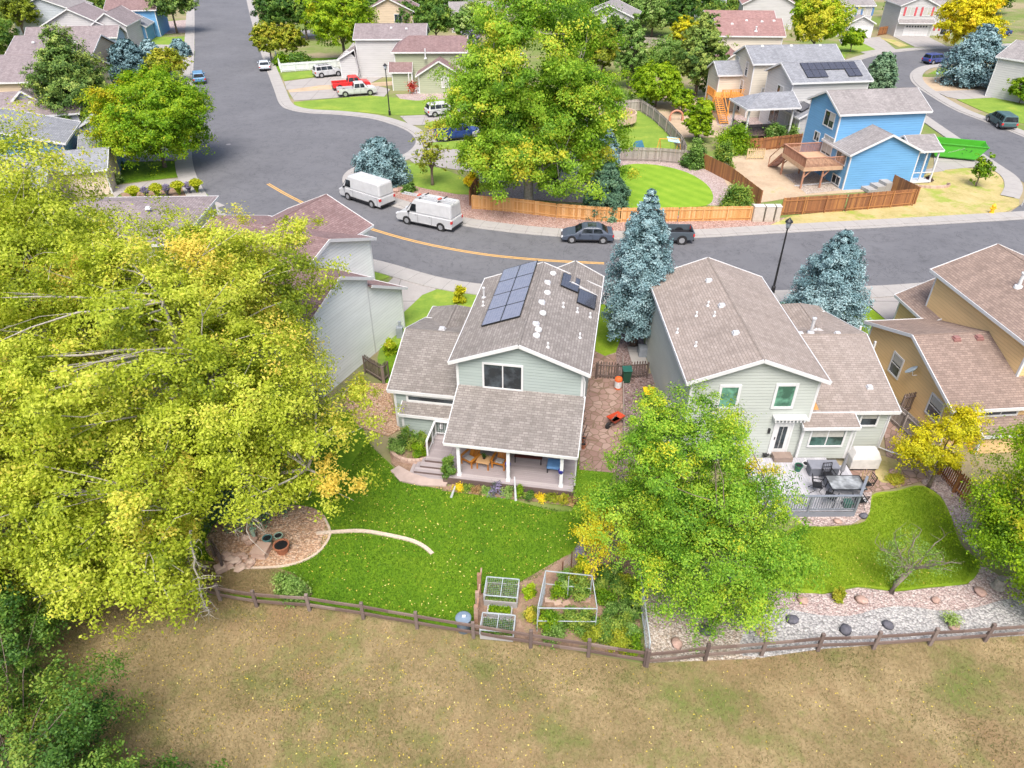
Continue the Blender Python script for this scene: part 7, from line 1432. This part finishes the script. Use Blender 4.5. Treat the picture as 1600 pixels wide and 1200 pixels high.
m = MB(); m.tube([(-.62, -.06, .2), (-.62, .06, .2)], .2, 14); m.build('wheel', M_TIRE, root); m = MB()
for sg in (-1, 1): m.bar((-.6, sg*.1, .22), (.9, sg*.3, .5), .04); m.bar((.3, sg*.2, .32), (.4, sg*.2, 0), .03)
m.build('frame', W_DARK, root)
a, b = G(973, 560), G(975, 700); m = MB(); m.bar((0, 0, .12), (b[0]-a[0], b[1]-a[1], .12), .05, .18); o = m.build('timber_edging', W_GREY); o.location = (*a, .03); tag(o, 'straight pale timber edging between the two side yards', 'edging')
x, y = G(998, 556); m = MB(); m.box(-.35, .35, -.3, .3, 0, .7); o = m.build('utility_meter', plain('meter_grey', (.25, .28, .32))); o.location = (x+.3, y, .06); tag(o, 'grey utility unit on the concrete pad by the pale wall', 'utility box')
x, y = G(624, 527); m = MB(); m.box(-.25, .2, -.25, .2, 0, .8); m.box(-.1, .1, .0, .12, .8, 1.2); o = m.build('utility_meter', plain('meter_grey', (.25, .28, .32))); o.location = (x+.1, y, .06); tag(o, 'small blue-grey utility unit at the corner of the white wall', 'utility box')
lc = [G(*p) for p in [(912, 612), (916, 650), (910, 700)]]; m = MB()
for k in range(5): m.bar((0, -k*.7, 0), (.25, -k*.7-.3, 1.3), .05, .03); m.bar((.05, -k*.7-.2, .7), (.1, -k*.7-.6, .8), .05, .03)
o = m.build('leaning_lumber', W_DARK); o.location = (3.95, 33.6, .07); tag(o, 'dark sticks and boards leaning on the sage side wall', 'lumber')
# ---------------------------------------------------------------- neighbour deck furniture
dz = .43
def at2(px, py, z=dz): return G(px, py, z)
x, y = at2(1283, 738); root = thing('deck_box', 'dark grey storage box below the sliding window', 'storage box', (x, y, dz), 0); m = MB(); m.box(-.75, .75, -.32, .32, 0, .5); m.build('box', plain('box_grey', (.12, .13, .16)), root, bevel=.02); m = MB(); m.box(-.78, .78, -.35, .35, .5, .6); m.build('lid', plain('box_lid_grey', (.20, .21, .25)), root, bevel=.03)
x, y = G(1344, 728, .07); root = thing('covered_grill', 'off-white covered grill standing on the flagstones', 'grill', (x, y, .07), 0); m = MB(); m.box(-.78, .78, -.42, .42, .12, .8); m.add([(-.78, -.42, .8), (.78, -.42, .8), (.78, .42, .8), (-.78, .42, .8), (-.6, -.25, 1.2), (.6, -.25, 1.2), (.6, .28, 1.2), (-.6, .28, 1.2)], [(4, 5, 6, 7), (0, 1, 5, 4), (1, 2, 6, 5), (2, 3, 7, 6), (3, 0, 4, 7)]); m.build('cover', plain('canvas_cover', (.56, .55, .54), .8), root, bevel=.04); m = MB(); m.box(-.7, .7, -.35, .35, 0, .119); m.build('base', M_BLK, root)
pot('green square-looking pot beside the storage box', 1246, 735, .2, .38, plain('green_glaze', (.02, .12, .07)), z=dz); pot('white round pot beside the green one', 1258, 730, .19, .28, M_WHITE, z=dz); pot('small black bowl by the back door', 1196, 712, .16, .12, M_BLK, z=dz)
x, y = at2(1222, 720); m = MB(); m.box(-.5, .5, -.18, .35, 0, .3); o = m.build('door_step', plain('step_wood', (.25, .19, .16))); o.location = (x, y+.05, dz); tag(o, 'brown wooden step at the glazed back door', 'step')
tx, ty = at2(1316, 770); root = thing('patio_table', 'glass-topped patio table on the grey deck', 'table', (tx, ty, dz)); m = MB(); m.box(-.85, .85, -.5, .5, .7, .72); m.build('tabletop', glass('table_glass', (.13, .14, .15), .5), root)
for p in ((-.75, -.4), (.75, -.4), (-.75, .4), (.75, .4)): m = MB(); m.bar((*p, 0), (p[0]*.95, p[1]*.95, .7), .04); m.build('leg', M_BLK, root)
m = MB(); m.bar((-.87, -.52, .71), (.87, -.52, .71), .04); m.bar((-.87, .52, .71), (.87, .52, .71), .04); m.bar((-.87, -.52, .71), (-.87, .52, .71), .04); m.bar((.87, -.52, .71), (.87, .52, .71), .04); m.build('frame', M_BLK, root)
root = thing('patio_umbrella', 'closed grey umbrella standing at the patio table', 'umbrella', (tx-.05, ty+.6, dz), 0); m = MB(); m.lathe([(.22, 0), (.22, .05), (.03, .08), (.02, 2.1)], 10); m.build('pole', M_BLK, root); m = MB(); m.lathe([(.09, .95), (.12, 1.1), (.06, 1.9), (.02, 2.15)], 8); m.build('canopy', plain('umbrella_grey', (.22, .22, .24)), root)
def pchair(label, x, y, rot):
    root = thing('patio_chair', label, 'chair', (x, y, dz), rot, 'black metal patio chairs'); m = MB(); m.box(-.22, .22, -.22, .22, .42, .45); [m.bar((-.22+k*.09, -.24, .455), (-.22+k*.09, .24, .455), .03, .012) for k in range(6)]; m.build('seat', M_BLK, root)
    m = MB(); m.bar((-.24, .24, .45), (-.24, .34, .95), .035); m.bar((.24, .24, .45), (.24, .34, .95), .035); m.bar((-.24, .34, .95), (.24, .34, .95), .035); m.bar((-.24, .3, .72), (.24, .3, .72), .025); [m.bar((-.16+k*.11, .26, .5), (-.16+k*.11, .34, .95), .014) for k in range(4)]; m.build('backrest', M_BLK, root)
    for sg in (-1, 1): m = MB(); pts = [(sg*.25, -.26, .66), (sg*.25, .26, .64)]; m.bar(pts[0], pts[1], .035); m.build('armrest', M_BLK, root); m = MB(); m.tube([(sg*.25, -.3, .02), (sg*.25, -.1, .25), (sg*.25, -.25, .64)], .016, 5); m.build('leg', M_BLK, root); m = MB(); m.tube([(sg*.25, .34, .02), (sg*.25, .1, .25), (sg*.25, .25, .45)], .016, 5); m.build('leg', M_BLK, root)
pchair('black metal patio chair left of the glass table, turned away', tx-1.35, ty+.1, 75); pchair('black metal patio chair at the near left of the glass table', tx-.95, ty-.75, 140); pchair('black metal patio chair in front of the glass table', tx+.35, ty-.95, 185); pchair('black metal patio chair at the right end of the glass table', tx+1.2, ty+.25, -80); pchair('black metal patio chair behind the glass table', tx-.5, ty+.9, 5)
x, y = at2(1345, 765); root = thing('dried_reeds', 'sheaf of tan dried reeds tied at the deck corner', 'dried grass', (x, y, .3)); m = MB()
for k in range(26): q = k*.7; m.bar((math.cos(q)*.05, math.sin(q)*.05, 0), (math.cos(q)*.22, math.sin(q)*.18, 1.1+.3*rnd.random()), .02)
m.build('reeds', plain('reed_tan', (.42, .3, .17)), root)
bin_('green caddy box at the foot of the deck rail', 1322, 792, .4, .35, .35, plain('green_plastic2', (.03, .14, .10)), plain('green_plastic2', (.03, .14, .10)), z=dz)
# ---------------------------------------------------------------- far gardens
x, y = G(962, 195); root = thing('round_deck', 'round pale wooden deck with a rail behind the cottonwood', 'deck', (x, y, 0)); PW = tinted('pale_deck_wood', [(0, (.45, .33, .24)), (1, (.58, .45, .34))]); m = MB(); m.lathe([(2.6, .55), (2.6, .75)], 12); m.build('floor', PW, root); m = MB()
for k in range(40): q = math.radians(-170+k*6.2); m.box(2.55*math.cos(q)-.1, 2.55*math.cos(q)+.1, 2.55*math.sin(q)-.1, 2.55*math.sin(q)+.1, .6, 1.7)
m.build('rail_boards', PW, root)
for q in (-120, -75, -30): m = MB(); m.bar((2.2*math.cos(math.radians(q)), 2.2*math.sin(math.radians(q)), 0), (2.2*math.cos(math.radians(q)), 2.2*math.sin(math.radians(q)), .6), .18); m.build('post', W_DARK, root)
g_ = thing('grill', 'black covered grill on the round deck', 'grill', (x+.2, y+.5, .76)); m = MB(); m.box(-.75, .75, -.35, .35, .1, 1.0); m.box(-.45, .45, -.3, .3, 1.0, 1.35); m.build('cover', plain('black_cover', (.02, .02, .03)), g_, bevel=.08); m = MB(); m.box(-.6, .6, -.25, .25, 0, .1); m.build('base', M_STEEL, g_)
x, y = G(995, 248); root = thing('play_tent', 'teal blue play tent behind the grey fence', 'tent', (x, y+.6, .06)); m = MB(); m.add([(-1.3, -.8, 0), (1.3, -.8, 0), (1.3, .8, 0), (-1.3, .8, 0), (.5, 0, 1.9), (-.2, 0, 1.8)], [(0, 1, 4, 5), (1, 2, 4), (2, 3, 5, 4), (3, 0, 5)]); m.build('canopy', plain('teal_cloth', (.01, .12, .20)), root); m = MB(); m.box(.3, .8, -.78, -.7, .02, .9); m.build('door_flap', M_BLK, root)
x, y = G(1047, 248); root = thing('swing_set', 'small orange swing frame with a pale blue canopy', 'swing', (x, y+.8, .06)); OP = plain('orange_pipe', (.7, .35, .05)); m = MB()
for X in (-1.3, 1.0):
    m.bar((X-.5, -.5, 0), (X, 0, 2.0), .06); m.bar((X+.5, .5, 0), (X, 0, 2.0), .06)
m.bar((-1.3, 0, 2.0), (1.0, 0, 2.0), .07); m.build('frame', OP, root); m = MB(); m.slab([(-.4, -.6, 1.9), (1.0, -.6, 1.7), (1.0, .6, 1.9), (-.4, .6, 2.1)], .04); m.build('canopy', plain('aqua_cloth', (.35, .55, .58)), root); m = MB(); m.box(0, .7, -.2, .2, .6, .68); m.bar((.05, 0, .6), (.05, 0, 1.9), .02); m.bar((.65, 0, .6), (.65, 0, 1.9), .02); m.build('seat', plain('seat_green', (.02, .2, .16)), root)
x, y = G(1056, 189); root = thing('play_arch', 'small red-brown wooden play arch in the dirt yard', 'play structure', (x, y, .06)); RW = plain('redwood_arch', (.45, .2, .13)); m = MB(); m.tube([(.85*math.cos(math.radians(t)), 0, .5+.8*math.sin(math.radians(t))) for t in range(0, 181, 20)], .14, 6); m.build('arch', RW, root)
for X in (-.85, .85): m = MB(); m.box(X-.14, X+.14, -.2, .2, 0, .52); m.build('leg', RW, root)
x, y = G(885, 292); root = thing('patio_table', 'white-legged garden table under the cottonwood across the street', 'table', (x, y, .06)); m = MB(); m.box(-.9, .9, -.5, .5, .7, .75); m.build('tabletop', plain('stone_table', (.5, .45, .42)), root)
for p in ((-.8, -.4), (.8, -.4), (-.8, .4), (.8, .4)): m = MB(); m.bar((*p, 0), (*p, .7), .06); m.build('leg', M_WHITE, root)
x, y = G(868, 288); root = thing('garden_bench', 'dark seat beside the white-legged garden table', 'chair', (x, y, .06)); m = MB(); m.box(-.5, .5, -.3, .3, .4, .5); m.build('seat', M_BLK, root); m = MB(); m.box(-.5, .5, .3, .38, .4, 1.0); m.build('backrest', M_BLK, root); [MB().box(X-.04, X+.04, Y-.04, Y+.04, 0, .4).build('leg', M_BLK, root) for X in (-.4, .4) for Y in (-.25, .25)]
m = MB(); cx, cy = G(1460, 290)
for k in range(26): q = math.radians(180+k*7); c = Vector((2.0*math.cos(q), 1.0*math.sin(q), .14)); t = Vector((-math.sin(q), math.cos(q), 0)); m.bar(c-t*.13, c+t*.13, .28, .26)
o = m.build('planter_wall', M_BRK); o.location = (cx-.6, cy, .03); tag(o, 'low curved pink block planter at the blue house entry', 'garden wall')
x, y = G(1450, 284); plant('garden_plant', 'small dark red and white flowers in the entry planter', 'plant', x, y, .6, .6, P_PURP, 800, .14, 700, z=.1, mean=.8)
x, y = G(1378, 300); root = thing('concrete_steps', 'grey concrete stairwell steps against the blue wall', 'steps', (x, y, .06), 12)
for k in range(3): m = MB(); m.box(k*.9-1.8, k*.9-.9, -.3, 1.2, 0, .35+.3*k); m.build('step', M_CONC, root)
for i, (px, py, lab) in enumerate([(1264, 290, 'left'), (1278, 288, 'right')]): x, y = G(px, py); m = MB(); m.bar((-1.7, -.4, .05), (1.7, .4, .05), .09, .06); o = m.build('loose_pipe', M_WHITE); o.location = (x+i*.3, y, .07); tag(o, lab+' white gutter pipe lying beside the blue wall', 'pipe')
x, y = G(1106, 138); m = MB(); m.box(-.4, .4, -.4, .4, 0, .8); o = m.build('storage_box', plain('blue_plastic', (.05, .15, .35))); o.location = (x+.5, y-1, .06); tag(o, 'small blue box near the orange stair', 'box')
x, y = G(1134, 172); root = thing('garden_sofa', 'pale outdoor seat by the beige wall', 'chair', (x, y, .06), 10); m = MB(); m.box(-.9, .9, -.4, .4, .1, .5); m.build('seat', M_CURT, root); m = MB(); m.box(-.9, .9, .4, .55, .1, 1.0); m.build('backrest', M_BLK, root)
x, y = G(656, 150); root = thing('entry_decor', 'red and cream seasonal pot group on the olive house porch', 'plant pot', (x-1.2, y+1.2, .3)); m = MB(); m.lathe([(.3, 0), (.4, .6)], 10); m.build('pot', M_TERR, root); RR = np.random.default_rng(9); leaf_mesh('foliage', RR.normal(0, .35, (400, 3))+np.array([0, 0, .9]), RR.normal(0, 1, (400, 3)), .25, RR.normal(.5, .2, 400), leafmat('red_flowers', [(0, (.3, .02, .02)), (.6, (.6, .05, .04)), (1, (.7, .4, .3))]), root)
x, y = G(683, 122); 
for i, (px, py, s, lab) in enumerate([(595, 118, .5, 'dark motorbike-like bundle by the grey wall'), ]):
    x, y = G(px, py); root = thing('motorcycle', 'dark motorcycle parked against the pale grey wall', 'motorcycle', (x, y, .06), 0)
    for X in (-.7, .7): m = MB(); m.tube([(X, -.07, .32), (X, .07, .32)], .32, 14); m.build('wheel', M_TIRE, root)
    m = MB(); m.add([(-.6, -.15, .5), (.5, -.15, .5), (.5, .15, .5), (-.6, .15, .5), (-.7, -.1, .85), (.3, -.12, 1.0), (.3, .12, 1.0), (-.7, .1, .85)], [(4, 5, 6, 7), (0, 1, 5, 4), (1, 2, 6, 5), (2, 3, 7, 6), (3, 0, 4, 7), (0, 3, 2, 1)]); m.build('body', M_BLK, root, bevel=.05); m = MB(); m.bar((.65, 0, .35), (.4, 0, 1.1), .06); m.bar((.4, -.35, 1.1), (.4, .35, 1.1), .04); m.build('fork', M_STEEL, root)
x, y = G(1428, 62);
